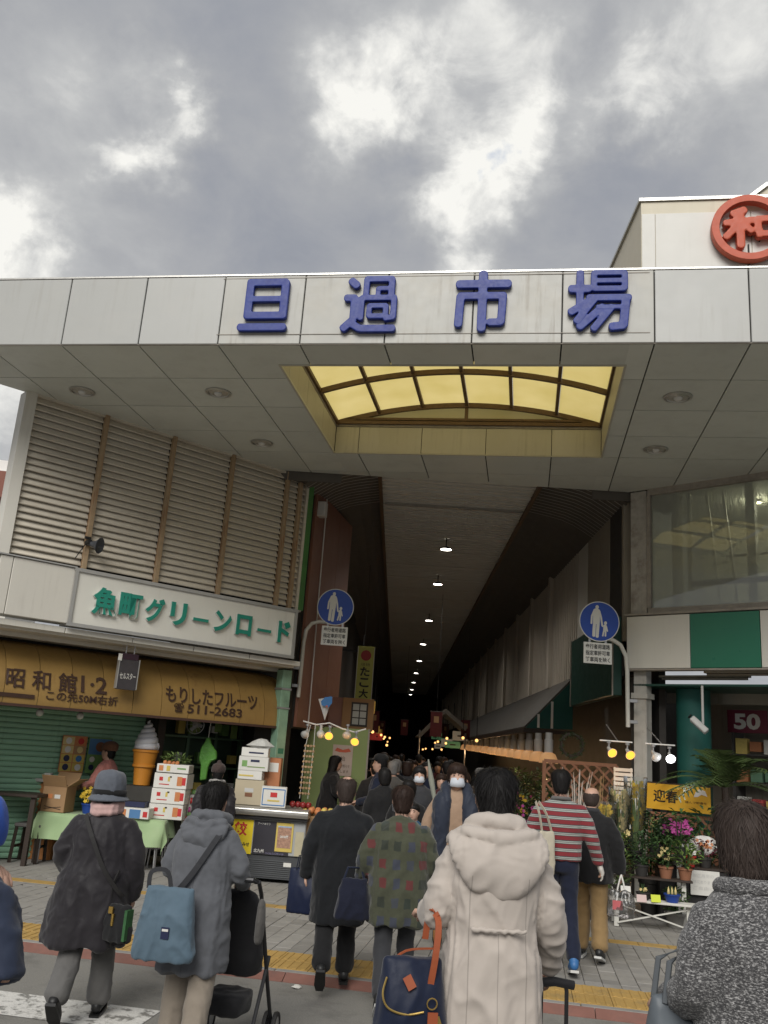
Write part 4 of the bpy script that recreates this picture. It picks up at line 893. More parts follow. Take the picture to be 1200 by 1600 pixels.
# ---------------------------------------------------------------- goods of the fruit shop (left)
m_card = mat('cardboard', (.36, .22, .11), .75, var=.12, scale=7, per=.08)
m_cart_w = mat('carton_white', (.62, .61, .57), .55, var=.06, scale=9, per=.05)
m_org = mat('print_orange', (.50, .19, .07), .6, var=.2, scale=20); m_redp = mat('print_red', (.48, .03, .03), .6, var=.15, scale=18); m_yel = mat('print_yellow', (.55, .42, .10), .6, var=.15, scale=12)
m_grn = mat('leaf_green_print', (.16, .30, .10), .6, var=.25, scale=14); m_blu = mat('carton_blue', (.07, .18, .36), .55, var=.1); m_navy = mat('navy_tray', (.015, .02, .06), .5, var=.2)
m_leaf = mat('leaf', (.055, .105, .030), .55, var=.4, scale=9, hue=.03, per=.25); m_leaf_d = mat('leaf_dark', (.030, .062, .022), .5, var=.4, scale=9, per=.2); m_leaf_l = mat('leaf_light', (.13, .20, .05), .55, var=.35, scale=9, per=.2)
m_wrap = glassmat('clear_film', (.97, .98, .97), .12, .97, .04)
def carton(name, label, loc, size, rz=0.0, m=None, marks=(), cat='box', group=None, lid=True):
    """a closed carton: body, lid flaps with a seam, printed marks on its front (x, z, w, h, material)"""
    o = thing(name, label, cat, loc, rz, group); w, d, h = size; m = m or m_cart_w
    MB().box((0, 0, h / 2), (w, d, h)).build('carton_body', m, o, bevel=.005)
    if lid:
        for s_ in (-1, 1): MB().box((0, s_ * d / 4, h + .003), (w - .004, d / 2 - .003, .004)).build('lid_flap', m, o)
    for x, z, mw, mh, mm in marks: MB().box((x, -d / 2 - .001, z), (mw, .003, mh)).build('printed_mark', mm, o)
    return o
def fruit(label, loc, r, m, name='apple', group=None, cat='fruit'):
    o = thing(name, label, cat, loc, random.uniform(0, 6), group)
    key = 'fr_' + m.name + name
    if key not in bpy.data.meshes:
        MB().lathe([(.001, .80), (.16, .92), (.45, .95), (.80, .70), (.98, .15), (.93, -.35), (.62, -.80), (.25, -.92), (.001, -.80)], n=14, cap=False).mesh(key, m, smooth='all'); MB().tube([(0, 0, .78), (.05, .02, 1.1), (.13, .04, 1.3)], .05, 5).mesh(key + 's', m_wood_dark)
    link('flesh', bpy.data.meshes[key], o, scale=(r, r, r), rot=(random.uniform(-.3, .3), random.uniform(-.3, .3), 0)); link('stalk', bpy.data.meshes[key + 's'], o, scale=(r, r, r))
    return o
ct = thing('shop_counter', 'orange-brown front counter at the left edge by the green shutter', 'counter', (-5.25, 12.98, SW))
MB().box((0, 0, .50), (1.30, .30, 1.0)).build('front_board', mat('counter_orange', (.40, .165, .05), .5, var=.08, scale=2), ct, bevel=.004); MB().box((0, -.02, 1.03), (1.36, .38, .05)).build('counter_top', m_trim, ct, bevel=.006)
for dx in (-.32, .32): MB().box((dx, -.153, .5), (.006, .004, .98)).build('board_joint', m_gap, ct)
carton('apple_tray', 'white cardboard tray of red apples on the orange counter', (-5.03, 12.98, 1.105), (.52, .26, .075), 0, m_cart_w, ((.12, .04, .07, .04, m_redp),), 'tray', lid=False)
m_apple = mat('apple_red', (.22, .018, .018), .35, var=.35, scale=8, per=.15)
for i in range(12): fruit('red apple heaped in the white tray on the orange counter', (-5.20 + .085 * (i % 6) - .04 * (i > 5), 12.94 + .06 * (i % 2) , 1.215 + (.055 if i > 5 else 0)), .048, m_apple, group='apples in the white tray')
carton('fruit_carton', 'white fruit carton under plastic film at the far left of the counter', (-5.60, 13.0, 1.105), (.36, .28, .20), 0, m_cart_w, ((-.05, .1, .12, .1, m_org), (.1, .1, .1, .12, m_redp)))
pf = thing('film_bundle', 'bundle of pale plastic bags on the far left fruit carton', 'bag', (-5.58, 13.0, 1.31)); bf = MB()
for i in range(9): bf.box((random.uniform(-.03, .06), -.1 + i * .025, .12), (.34, .012, .24 + random.uniform(-.03, .03)), rx=random.uniform(-.15, .15), ry=random.uniform(-.1, .1))
bf.build('plastic', mat('film_white', (.52, .51, .48), .4, var=.15, scale=20), pf)
dt = thing('dark_table', 'dark wooden side table in front of the orange counter', 'table', (-5.05, 12.35, SW)); MB().box((0, 0, .86), (.86, .5, .04)).build('table_top', m_wood_dark, dt, bevel=.006)
for sx in (-.36, .36):
    for sy in (-.18, .18): MB().box((sx, sy, .42), (.06, .06, .84)).build('leg', m_wood_dark, dt)
ch = thing('wooden_stool', 'dark wooden stool with grey seat beside the green cloth table', 'stool', (-4.80, 12.55, SW)); MB().box((0, 0, .47), (.36, .34, .05)).build('seat', mat('seat_grey', (.10, .095, .09), .7), ch, bevel=.012)
for sx in (-.15, .15):
    for sy in (-.14, .14): MB().bar((sx, sy, .45), (sx * 1.15, sy * 1.15, 0), .035).build('leg', m_wood_dark, ch)
    MB().box((sx * 1.05, 0, .2), (.025, .28, .03)).build('stretcher', m_wood_dark, ch)
# table with the pale green cloth
tb_ = thing('folding_table', 'folding table standing under the pale green tablecloth', 'table', (-3.85, 12.72, SW)); MB().box((0, 0, .63), (1.66, .58, .025)).build('table_top', m_steel, tb_)
for sx in (-.78, .78):
    for sy in (-.25, .25): MB().cyl((sx, sy, 0), (sx, sy, .62), .013, 8).build('leg', m_steel, tb_)
cl = MB(); nx, ny = 44, 22; hx_, hy_ = .90, .36
def cloth_pt(i, j):
    u, v = -1.10 + 2.20 * i / nx, -.66 + 1.32 * j / ny
    ox, oy = max(0, abs(u) - .85), max(0, abs(v) - .31); drop = math.hypot(ox, oy)
    f = .035 * math.sin(u * 11 + 1.3 * math.sin(v * 5)) * min(1, oy * 5) ; f2 = .03 * math.sin(v * 13) * min(1, ox * 5)
    x = math.copysign(min(abs(u), .85) + ox * .16, u) + f2 * math.copysign(1, u); y = math.copysign(min(abs(v), .31) + oy * .14, v) + f * math.copysign(1, v)
    return (x, y, .652 - drop * .95 + .004 * math.sin(u * 9) * math.sin(v * 7) - .10 * min(ox, oy))
cl.add([cloth_pt(i, j) for j in range(ny + 1) for i in range(nx + 1)], [(j * (nx + 1) + i, j * (nx + 1) + i + 1, (j + 1) * (nx + 1) + i + 1, (j + 1) * (nx + 1) + i) for j in range(ny) for i in range(nx)])
o = cl.build('tablecloth', mat('cloth_mint', (.30, .42, .22), .7, var=.12, scale=5, grime=.25, grimecol=(.42, .42, .30), sheen=.2), loc=(-3.85, 12.72, SW), smooth='all'); tag(o, 'pale green tablecloth draped over the folding table', 'tablecloth')
cbx = thing('open_carton', 'tall brown cardboard box with open flaps on the green cloth', 'box', (-4.52, 12.60, SW + .655), R(-6)); MB().box((0, 0, .17), (.33, .30, .34)).build('carton_body', m_card, cbx, bevel=.004)
MB().box((0, -.20, .40), (.33, .008, .17), rx=R(35)).build('flap', m_card, cbx); MB().box((.23, 0, .38), (.20, .28, .008), ry=R(-35)).build('flap', m_card, cbx); MB().box((0, .2, .42), (.33, .008, .18), rx=R(-25)).build('flap', m_card, cbx)
MB().box((.05, -.152, .20), (.08, .003, .05)).build('printed_mark', m_paper, cbx); MB().box((-.05, -.152, .20), (.06, .003, .06)).build('printed_mark', m_org, cbx)
for k in (0, 1): MB().box((0, -.152, .055), (.24, .003, .008), ry=R(8 - 16 * k)).build('printed_line', m_wood_dark, cbx)
def leaves(n, r, hgt, L, m, z0=0.0, up=.5, w=.35, seed=0, sph=True):
    rn = random.Random(seed); q = MB()
    for i in range(n):
        a = rn.uniform(0, 6.283); rr = r * math.sqrt(rn.random()); z = z0 + hgt * rn.random()
        if sph: rr *= math.sqrt(max(.15, 1 - ((z - z0) / hgt * 2 - 1) ** 2))
        p = Vector((rr * math.cos(a), rr * math.sin(a), z)); d = Vector((math.cos(a + rn.uniform(-.9, .9)), math.sin(a + rn.uniform(-.9, .9)), rn.uniform(-.3, 1) * up * 2)).normalized()
        l = L * rn.uniform(.6, 1.3); s_ = d.cross(Vector((0, 0, 1)));
        if s_.length < .05: s_ = Vector((1, 0, 0))
        s_ = s_.normalized() * l * w / 2; mid = p + d * l * .5 + Vector((0, 0, l * .08)); tip = p + d * l - Vector((0, 0, l * .12))
        q.add([p, mid + s_, tip, mid - s_], [(0, 1, 2), (0, 2, 3)])
    return q
def pot(r, h): return MB().lathe([(r * .72, 0), (r * .95, h * .85), (r * 1.06, h * .86), (r * 1.06, h), (r * .95, h), (r * .9, h * .8)], n=18, cap=False).lathe([(.001, h * .82), (r * .92, h * .82)], n=18, cap=False)
m_soil = mat('soil', (.03, .022, .016), .95)
def potted(label, loc, pr, ph, potm, fol, flowers=None, name='potted_plant', group=None, cat='plant', seed=0, stems=4, fr=(.16, .3, .09), leafm=None, extra=None):
    """pot, soil, stems, foliage, flower heads"""
    o = thing(name, label, cat, loc, 0, group); rn = random.Random(seed)
    pot(pr, ph).build('pot', potm, o, smooth=40)
    for i in range(stems):
        a = rn.uniform(0, 6.28); MB().tube([(pr * .3 * math.cos(a), pr * .3 * math.sin(a), ph * .8), (fr[0] * .3 * math.cos(a), fr[0] * .3 * math.sin(a), ph + fr[1] * .5), (fr[0] * .5 * math.cos(a), fr[0] * .5 * math.sin(a), ph + fr[1] * .9)], [.008, .006, .003], 5).build('stem', m_leaf_d, o)
    f_ = leaves(fol, fr[0], fr[1], fr[2], leafm or m_leaf, ph, seed=seed).build('foliage', leafm or m_leaf, o); tag(f_, kind='stuff')
    if flowers:
        n, rr, fm, zlo, zhi, spread = flowers
        fl_ = MB()
        for i in range(n):
            a = rn.uniform(0, 6.28); d = spread * math.sqrt(rn.random()); c = Vector((d * math.cos(a), d * math.sin(a), rn.uniform(zlo, zhi)))
            t = rn.uniform(0, 6.28); tilt = Vector((rn.uniform(-.5, .5), -1, rn.uniform(-.2, .6))).normalized(); u = tilt.cross(Vector((0, 0, 1))).normalized(); v = tilt.cross(u)
            for k in range(5):
                b = t + k * 1.2566; dd = u * math.cos(b) + v * math.sin(b); pp = u * math.cos(b + 1.57) + v * math.sin(b + 1.57)
                fl_.add([c, c + dd * rr * .6 + pp * rr * .38, c + dd * rr + tilt * rr * .15, c + dd * rr * .6 - pp * rr * .38], [(0, 1, 2), (0, 2, 3)])
        tag(fl_.build('blossom', fm, o), kind='stuff')
    return o
m_pot_blue = mat('pot_blue', (.015, .05, .25), .4, var=.1); m_pot_red = mat('pot_red', (.42, .02, .02), .45, var=.1); m_pot_dark = mat('pot_dark', (.03, .028, .026), .6, var=.2); m_pot_terra = mat('pot_terracotta', (.25, .11, .06), .75, var=.2); m_pot_grey = mat('pot_grey', (.25, .24, .22), .7, var=.2)
m_fl_y = mat('petal_yellow', (.62, .42, .03), .6, var=.3, scale=9); m_fl_pk = mat('petal_magenta', (.42, .06, .26), .6, var=.4, scale=14); m_fl_w = mat('petal_white', (.66, .64, .60), .6, var=.1); m_fl_r = mat('petal_red', (.42, .02, .05), .6, var=.3); m_fl_pl = mat('petal_pale', (.62, .50, .22), .6, var=.25); m_fl_dk = mat('leaf_maroon', (.12, .02, .035), .55, var=.4, scale=9)
potted('blue pot of yellow flowers behind the open cardboard box', (-4.10, 12.62, SW + .655), .10, .13, m_pot_blue, 40, (22, .03, m_fl_y, .16, .34, .12), seed=3, fr=(.11, .2, .06))
carton('produce_carton', 'low printed fruit carton lying on the green cloth, blue side out', (-3.42, 12.50, SW + .657), (.44, .26, .13), R(-3), m_cart_w, ((-.15, .06, .12, .10, m_org), (.03, .06, .15, .11, m_blu), (.17, .06, .06, .07, m_redp)))
o = thing('navy_tray', 'dark navy tray resting on the low printed carton', 'tray', (-3.46, 12.52, SW + .796)); MB().box((0, 0, .035), (.34, .22, .07)).build('tray_body', m_navy, o, bevel=.006); MB().box((0, 0, .062), (.30, .18, .02)).build('tray_inside', m_gap, o)
for k, (z_, lab) in enumerate(((0, 'lowest of the stacked white fruit cartons on the green cloth'), (.20, 'middle carton of the white fruit carton stack, red and orange print'), (.40, 'upper white fruit carton with red and orange print, under the vegetable tray'))):
    carton('fruit_carton', lab, (-3.05 + .015 * k, 12.74, SW + .657 + z_), (.46, .32, .19), R(2 - 3 * k), m_cart_w, ((-.13, .12, .05, .05, m_redp), (-.02, .12, .03, .06, m_yel), (.13, .10, .07, .12, m_org), (.19, .10, .05, .10, m_redp), (-.08, .05, .14, .012, m_redp), (0, .15, .03, .02, m_gap)), group='white fruit cartons stacked on the cloth')
o = carton('vegetable_tray', 'white tray of green leaves and orange fruit on top of the carton stack', (-3.02, 12.74, SW + 1.262), (.44, .32, .11), R(1), m_cart_w, ((-.16, .055, .06, .07, m_org), (-.06, .055, .05, .07, m_yel), (.12, .06, .12, .02, m_grn)), 'tray', lid=False)
tag(leaves(90, .17, .13, .09, m_leaf_l, .10, seed=5).build('greens', m_leaf_l, o), kind='stuff')
for i in range(4): fruit('orange in the vegetable tray on the carton stack', (-3.14 + i * .055, 12.62, SW + 1.39), .03, m_org, 'orange', 'oranges in the vegetable tray')
# steel stools under the table end
for k in range(2):
    o = thing('steel_stool', 'chrome stacking stool under the end of the green cloth table, ' + ('nearer the road' if k == 0 else 'behind the other one'), 'stool', (-3.17 + .05 * k, 12.55 + .18 * k, SW), R(15 * k))
    MB().cyl((0, 0, .44), (0, 0, .46), .15, 20).build('seat', m_black_paint, o)
    for q in range(4):
        a = q * 1.5708 + .6; MB().tube([(.10 * math.cos(a), .10 * math.sin(a), .44), (.15 * math.cos(a), .15 * math.sin(a), .41), (.19 * math.cos(a), .19 * math.sin(a), .0)], .010, 8).build('leg', m_steel, o)
    MB().tube([(.165 * math.cos(t * .524), .165 * math.sin(t * .524), .30) for t in range(13)], .007, 6).build('ring', m_steel, o)
# white display counter with hanging price sheets
dc = thing('display_counter', 'white display counter with hand-lettered sheets behind the grey-coated person', 'counter', (-2.50, 13.15, SW))
MB().box((0, 0, .47), (.98, .50, .94)).build('counter_body', m_dark_wall, dc, bevel=.004); MB().box((0, 0, .96), (1.04, .56, .04)).build('counter_top', m_grey_paint, dc, bevel=.005)
for x_, w_, bd in ((-.27, .22, 1), (.10, .46, 0)):
    s_ = MB().box((x_, -.262, .78), (w_, .006, .40)).build('price_sheet', m_paper, dc)
    if bd:
        for i in range(5): MB().cyl((x_ + random.uniform(-.08, .08), -.272, .66 + .06 * i), (x_ + random.uniform(-.08, .08), -.266, .66 + .06 * i), .04, 10).build('print_blob', (m_redp, m_grn, m_fl_pk, m_yel, m_redp)[i], s_)
    else: text('lettering', '生ジュ', .15, m_redp, s_, (x_ + .03, -.267, .86), width=.28, height=.12, bold=.003); text('lettering', '柿 あり', .15, m_redp, s_, (x_ + .05, -.267, .70), width=.25, height=.11, bold=.003)
for i in range(6):
    x_ = -2.9 + i * .15; carton('fruit_pack', 'plastic pack of ' + ('yellow', 'green', 'dark', 'yellow-green', 'pale', 'lime')[i] + ' produce on the white display counter', (x_, 13.02, SW + .985), (.12, .16, .05), R(i * 7), (m_yel, m_grn, m_navy, m_leaf_l, m_paper, m_grn)[i], (), 'pack')
# ice cream display
ic = thing('ice_cream_display', 'giant plastic soft-serve ice cream cone in an orange wafer', 'display', (-3.56, 13.10, 0), 0)
pr_ = [(.001, 1.10), (.115, 1.10), (.118, 1.15), (.135, 1.34), (.160, 1.345), (.160, 1.375), (.148, 1.38), (.170, 1.545), (.186, 1.55), (.186, 1.58), (.15, 1.585), (.001, 1.585)]
MB().lathe(pr_, n=28, cap=False).build('wafer_cone', mat('wafer_orange', (.55, .22, .03), .4, var=.08, scale=6), ic, smooth=50)
sp_ = []
for i in range(97):
    t = i / 96; a = t * 5 * 2 * math.pi; rr = (1 - t) ** .85 * .115; sp_.append((rr * math.cos(a), rr * math.sin(a), 1.63 + .36 * t ** .92))
MB().tube(sp_, [max(.010, .072 * (1 - i / 96) ** .6) for i in range(97)], 10).lathe([(.001, 1.59), (.17, 1.59), (.165, 1.64), (.11, 1.72), (.06, 1.82), (.02, 1.93), (.001, 1.95)], n=20, cap=False).build('soft_serve', mat('soft_serve_white', (.60, .60, .63), .45, var=.04), ic, smooth='all')
MB().box((0, 0, .86), (.40, .34, .46)).build('stand', m_dark_wall, ic); MB().box((0, 0, .35), (.36, .30, .58)).build('stand_base', m_dark_wall, ic)
# menu boards in front of the shutter
def menu_board(label, s, y, z, w, h, bgm, cells):
    o = thing('menu_board', label, 'menu board', (-5.13, 10.93, 0), LZ); b = MB().box((s, y, z), (w, .015, h)).build('board', bgm, o)
    for cx, cz, r, mm, bgm2, bw, bh in cells:
        if bgm2: MB().box((s + cx, y - .0095, z + cz), (bw, .003, bh)).build('panel', bgm2, b)
        MB().lathe([(.001, 0), (r, 0), (r, .003), (.001, .003)], n=12, cap=False).build('picture', mm, b, loc=(s + cx, y - .0115, z + cz), rot=(R(90), 0, 0))
    return o
menu_board('orange and yellow menu board with rows of round dessert pictures', 1.84, 1.18, 1.45, .36, .50, m_org, [(-.09 + .18 * (k % 2), .18 - .12 * (k // 2), .045, (m_fl_w, m_redp, m_fl_w, m_fl_pl, m_navy, m_stk_b, m_navy, m_fl_w)[k], (m_fl_pl, m_org, m_fl_pl, m_card, m_yel, m_yel, m_yel, m_yel)[k], .165, .11) for k in range(8)])
menu_board('blue and green dessert menu board beside the orange one', 2.23, 1.18, 1.45, .36, .50, m_grn, [(0, .12, .07, m_wood, m_blu, .34, .22), (-.10, -.06, .04, m_fl_w, None, 0, 0), (.10, -.06, .04, m_redp, None, 0, 0), (-.10, -.17, .04, m_navy, None, 0, 0), (.10, -.17, .04, m_fl_w, None, 0, 0)])
# open shop interior: shelving, hanging bag, fan, unlit bulbs
gs = thing('glass_cabinet', 'green-tinted glass cabinet with shelves at the back of the fruit shop', 'cabinet', (-5.13, 10.93, 0), LZ)
m_cab = mat('cabinet_green', (.10, .17, .10), .5, var=.2)
for s_ in (3.25, 3.75, 4.25, 4.72): MB().box((s_, 1.35, 1.4), (.05, .05, 2.0)).build('cabinet_post', m_cab, gs)
for z_ in (.9, 1.35, 1.8, 2.25): MB().box((3.98, 1.40, z_), (1.5, .35, .03)).build('shelf_board', m_cab, gs)
MB().box((3.98, 1.62, 1.4), (1.5, .03, 2.0)).build('back_board', mat('cabinet_back', (.06, .10, .06), .6), gs)
for i in range(14):
    mm = (m_grn, m_paper, m_leaf_l, m_yel, m_cab)[i % 5]; MB().box((3.35 + (i % 7) * .2, 1.28, (.98, 1.43, 1.88)[i % 3] + .06), (.12, .1, random.uniform(.1, .2))).build('goods', mm, gs)
for i, (s_, z_) in enumerate(((3.62, 1.98), (4.0, 2.0), (4.3, 1.92))): MB().box((s_, .9, z_), (.12, .004, .20)).build('price_note', m_leaf_l, gs)
MB().box((3.05, 1.0, 1.6), (.12, .14, 2.3)).build('timber_post', m_wood_dark, gs)
gbg = thing('hanging_bag', 'bright green plastic bag hanging in the fruit shop opening', 'bag', (-2.80, 13.65, 1.45)); q = MB().prism([(-.02, .36), (.02, .36), (.05, .28), (.15, .16), (.16, .06), (.08, .02), (.05, -.06), (.04, -.24), (-.05, -.26), (-.06, -.04), (-.10, .04), (-.09, .20), (-.04, .30)], -.035, .035, 'xz'); q.build('bag_body', mat('bag_green', (.09, .27, .04), .5, var=.4, scale=9, crumple=.8, cscale=14), gbg, bevel=.012); MB().tube([(0, 0, .35), (.01, 0, .6)], .006, 5).build('hook_string', m_paper, gbg)
fn = thing('wall_fan', 'grey wall fan hanging high in the fruit shop', 'fan', (-3.03, 13.75, 1.98)); MB().tube([(.13 * math.cos(t * .2618), -.04, .13 * math.sin(t * .2618)) for t in range(25)], .006, 5).build('guard_ring', m_steel, fn)
for k in range(10): MB().tube([(0, -.07, 0), (.13 * math.cos(k * .628), -.04, .13 * math.sin(k * .628))], .003, 4).build('guard_wire', m_steel, fn)
for k in range(3): MB().box((.055 * math.cos(k * 2.09), -.03, .055 * math.sin(k * 2.09)), (.10, .006, .05), ry=-k * 2.09 + .3).build('blade', mat('fan_blade', (.3, .3, .3), .4), fn)
MB().cyl((0, -.06, 0), (0, .10, 0), .04, 12).build('motor', m_grey_paint, fn); MB().cyl((0, .06, 0), (0, .06, .6), .015, 8).build('fan_stem', m_grey_paint, fn)
for k, (s_, lab) in enumerate(((.95, 'unlit clip lamp below the left part of the yellow awning'), (1.50, 'unlit clear bulb below the middle of the yellow awning'))):
    c_, s2 = math.cos(LZ), math.sin(LZ); o = thing('globe_bulb', lab, 'bulb', (-5.13 + s_ * c_ - .35 * s2, 10.93 + s_ * s2 + .35 * c_, 1.97)); MB().ball((0, 0, 0), .05, 12, 8).build('globe', mat('globe_pale', (.5, .5, .45), .2), o, smooth='all'); MB().cyl((0, 0, .045), (0, 0, .14), .02, 8).build('socket', m_black_paint, o)
# chest freezer with posters
fz = thing('chest_freezer', 'grey chest freezer covered with posters in front of the mint post', 'freezer', (-1.60, 12.32, SW), R(-1))
MB().box((0, .33, .19), (.96, .62, .28)).build('plinth', mat('freezer_dark', (.055, .058, .062), .5, var=.1), fz)
for k in range(9): MB().box((-.05, .014, .08 + k * .024), (.78, .010, .010)).build('grille_slat', mat('grille', (.09, .095, .10), .5), fz)
MB().box((.29, .010, .235), (.10, .008, .05)).build('rating_plate', m_paper, fz)
MB().box((0, .33, .56), (.98, .66, .44)).build('cabinet', mat('freezer_grey', (.34, .35, .35), .45, var=.06, scale=3), fz, bevel=.01)
MB().box((0, .30, .80), (1.02, .74, .035)).build('dark_gasket', m_black_paint, fz)
MB().prism([(-.10, .82), (-.13, .86), (-.13, .90), (-.10, .925), (.70, .925), (.70, .82)], -.52, .52, 'yz').build('lid', m_trim, fz, bevel=.006)
def poster(x, z, w, h, mm, y=-.004): return MB().box((x, y, z), (w, .006, h)).build('poster', mm, fz)
p1 = poster(-.34, .545, .28, .42, mat('poster_yellow', (.72, .55, .02), .55, var=.08)); text('lettering', '餃', .2, m_redp, p1, (-.36, -.009, .64), width=.17, height=.17, bold=.006); text('lettering', 'おみせ', .1, m_black_paint, p1, (-.30, -.009, .45), width=.14, height=.05, bold=.003)
p2 = poster(.05, .55, .48, .41, mat('poster_dark', (.028, .026, .034), .5, var=.2), -.0035); text('lettering', '北九州', .1, m_paper, p2, (-.10, -.009, .385), width=.13, height=.045, bold=.002); text('lettering', 'アートめぐり', .1, m_paper, p2, (-.06, -.009, .72), width=.16, height=.03); text('lettering', 'フィルムフェスティバル', .1, mat('poster_lilac', (.3, .28, .45), .6), p2, (.11, -.009, .362), width=.24, height=.026)
p3 = poster(.22, .57, .225, .355, m_yel, -.010); MB().box((.22, -.0145, .565), (.18, .003, .255)).build('picture', mat('poster_collage', (.34, .20, .14), .6, var=.9, scale=45), p3); text('lettering', '2018展', .1, m_paper, p3, (.22, -.017, .575), width=.11, height=.04, bold=.003)
MB().box((.22, -.0145, .70), (.18, .003, .02)).build('picture', mat('poster_sky', (.3, .38, .5), .6, var=.4, scale=30), p3)
poster(.42, .50, .11, .30, mat('poster_buff', (.42, .38, .26), .6, var=.15, scale=14), -.006)
# stacked gift cartons on the freezer
fzz = SW + .93
carton('gift_carton', 'large plain buff gift carton standing on the freezer', (-1.92, 12.52, fzz), (.39, .18, .32), R(-3), mat('carton_buff', (.44, .38, .27), .65, var=.06), ((0, .19, .12, .05, m_grey_paint), (0, .13, .10, .05, m_wood)))
for k, (dx, z_, w_, h_, lab, mk) in enumerate(((-.02, .325, .33, .11, 'slim white carton directly on the buff gift carton', ((-.05, .05, .2, .02, m_yel),)), (.01, .44, .40, .18, 'white carton with green leaf print in the stack on the freezer', ((-.12, .09, .07, .08, m_grn), (.02, .13, .12, .03, m_navy), (.04, .05, .24, .012, m_leaf_l))), (.01, .625, .36, .11, 'topmost white carton of the stack on the freezer', ((.02, .05, .2, .02, m_navy),)))):
    carton('gift_carton', lab, (-1.91 + dx, 12.54, fzz + z_), (w_, .24, h_), R(-2 + k * 2), m_cart_w, mk, group='white gift cartons stacked on the freezer')
o = thing('crumpled_wrap', 'crumpled clear plastic wrap on top of the white carton stack', 'wrapping', (-1.84, 12.54, fzz + .74)); MB().lathe([(.12, 0), (.16, .03), (.12, .08), (.06, .12), (.001, .13)], n=11, jit=.3).build('film', mat('film_grey', (.48, .48, .46), .3, var=.2, scale=14), o)
carton('orange_carton', 'orange-printed carton behind the white stack on the freezer', (-1.66, 12.70, fzz), (.22, .2, .62), 0, mat('carton_orangebrown', (.40, .16, .07), .6, var=.2, scale=7), ((.02, .5, .12, .12, m_cart_w),))
fb_ = carton('framed_carton', 'white carton with blue border and red fruit print on the freezer', (-1.57, 12.34, fzz), (.33, .10, .26), R(2), m_cart_w, ((0, .23, .30, .012, m_stk_b), (0, .03, .30, .012, m_stk_b), (-.145, .13, .012, .19, m_stk_b), (.145, .13, .012, .19, m_stk_b), (0, .16, .09, .06, m_redp), (.0, .085, .16, .02, m_yel)))
for k, (x_, z_, w_, h_, lab) in enumerate(((-1.05, .0, .20, .30, 'low white foam box beside the freezer, standing on the pavement'), (-1.03, .305, .24, .22, 'white foam box with green stripe stacked beside the freezer'), (-1.02, .53, .26, .25, 'buff carton at the top of the stack beside the freezer'))):
    carton('foam_box', lab, (x_, 12.60, SW + z_), (w_, .34, h_), 0, (m_cart_w, m_cart_w, m_card)[k], ((), ((-.05, .1, .05, .16, m_grn), (0, .205, .22, .025, m_redp)), ())[k])
o = thing('fruit_tray', 'tray of bagged orange and yellow fruit at the arcade corner', 'tray', (-.98, 12.62, SW + .785)); MB().box((0, 0, .03), (.46, .34, .06)).build('tray_body', m_card, o)
for i in range(14): fruit(('orange' if i % 3 else 'yellow citrus') + ' on the fruit tray at the arcade corner', (-1.16 + .085 * (i % 5), 12.50 + .08 * (i // 5), SW + .895 + .02 * (i % 2)), .042, m_org if i % 3 else m_yel, 'orange' if i % 3 else 'citrus', 'fruit on the corner tray')
for i in range(4): fruit('dark red fruit beside the framed carton on the freezer', (-1.33 + .07 * i, 12.5 + .03 * (i % 2), fzz + .045), .042, m_apple, group='red fruit on the freezer')
# ---------------------------------------------------------------- flower stall (right)
m_wht_wood = mat('white_painted_wood', (.58, .57, .52), .6, var=.15, scale=10, grime=.4)
st_ = thing('plant_stand', 'white stepped plant stand with crossed braces at the flower stall', 'stand', (3.05, 11.05, SW), R(-8))
for y_, z_ in ((0, .30), (.32, .52), (.64, .74)):
    for dy in (-.055, .055): MB().box((0, y_ + dy, z_), (.98, .10, .025)).build('board', m_wht_wood if z_ < .5 else m_wood_dark, st_, bevel=.004)
    for sx in (-.40, .40): MB().box((sx, y_, (z_ - .012) / 2), (.05, .05, z_ - .026)).build('leg', m_wht_wood, st_)
for s_ in (-1, 1): MB().bar((-.39, -.03, .15 + s_ * .10), (.39, -.034 - .012 * s_, .15 - s_ * .10), .028, .014).build('brace', m_wht_wood, st_)
def onstand(x, k): c_, s2 = math.cos(R(-8)), math.sin(R(-8)); y_ = (0, .32, .64)[k]; return (3.05 + x * c_ - y_ * s2, 11.05 + x * s2 + y_ * c_, SW + (.3125, .5325, .7525)[k])
o = potted('small blue planter with cream bulbs on the right of the lowest step', onstand(.22, 0), .09, .09, m_pot_blue, 8, None, seed=11, fr=(.05, .08, .04))
for i in range(3): MB().lathe([(.001, 0), (.018, .01), (.012, .05), (.001, .09)], n=8, cap=False).build('bulb', m_fl_pl, o, loc=(-.04 + .04 * i, 0, .08), smooth='all')
potted('black planter with cream bulbs in the middle of the lowest step', onstand(-.10, 0), .08, .08, m_pot_dark, 8, (4, .02, m_fl_pl, .1, .16, .04), seed=12, fr=(.05, .1, .04))
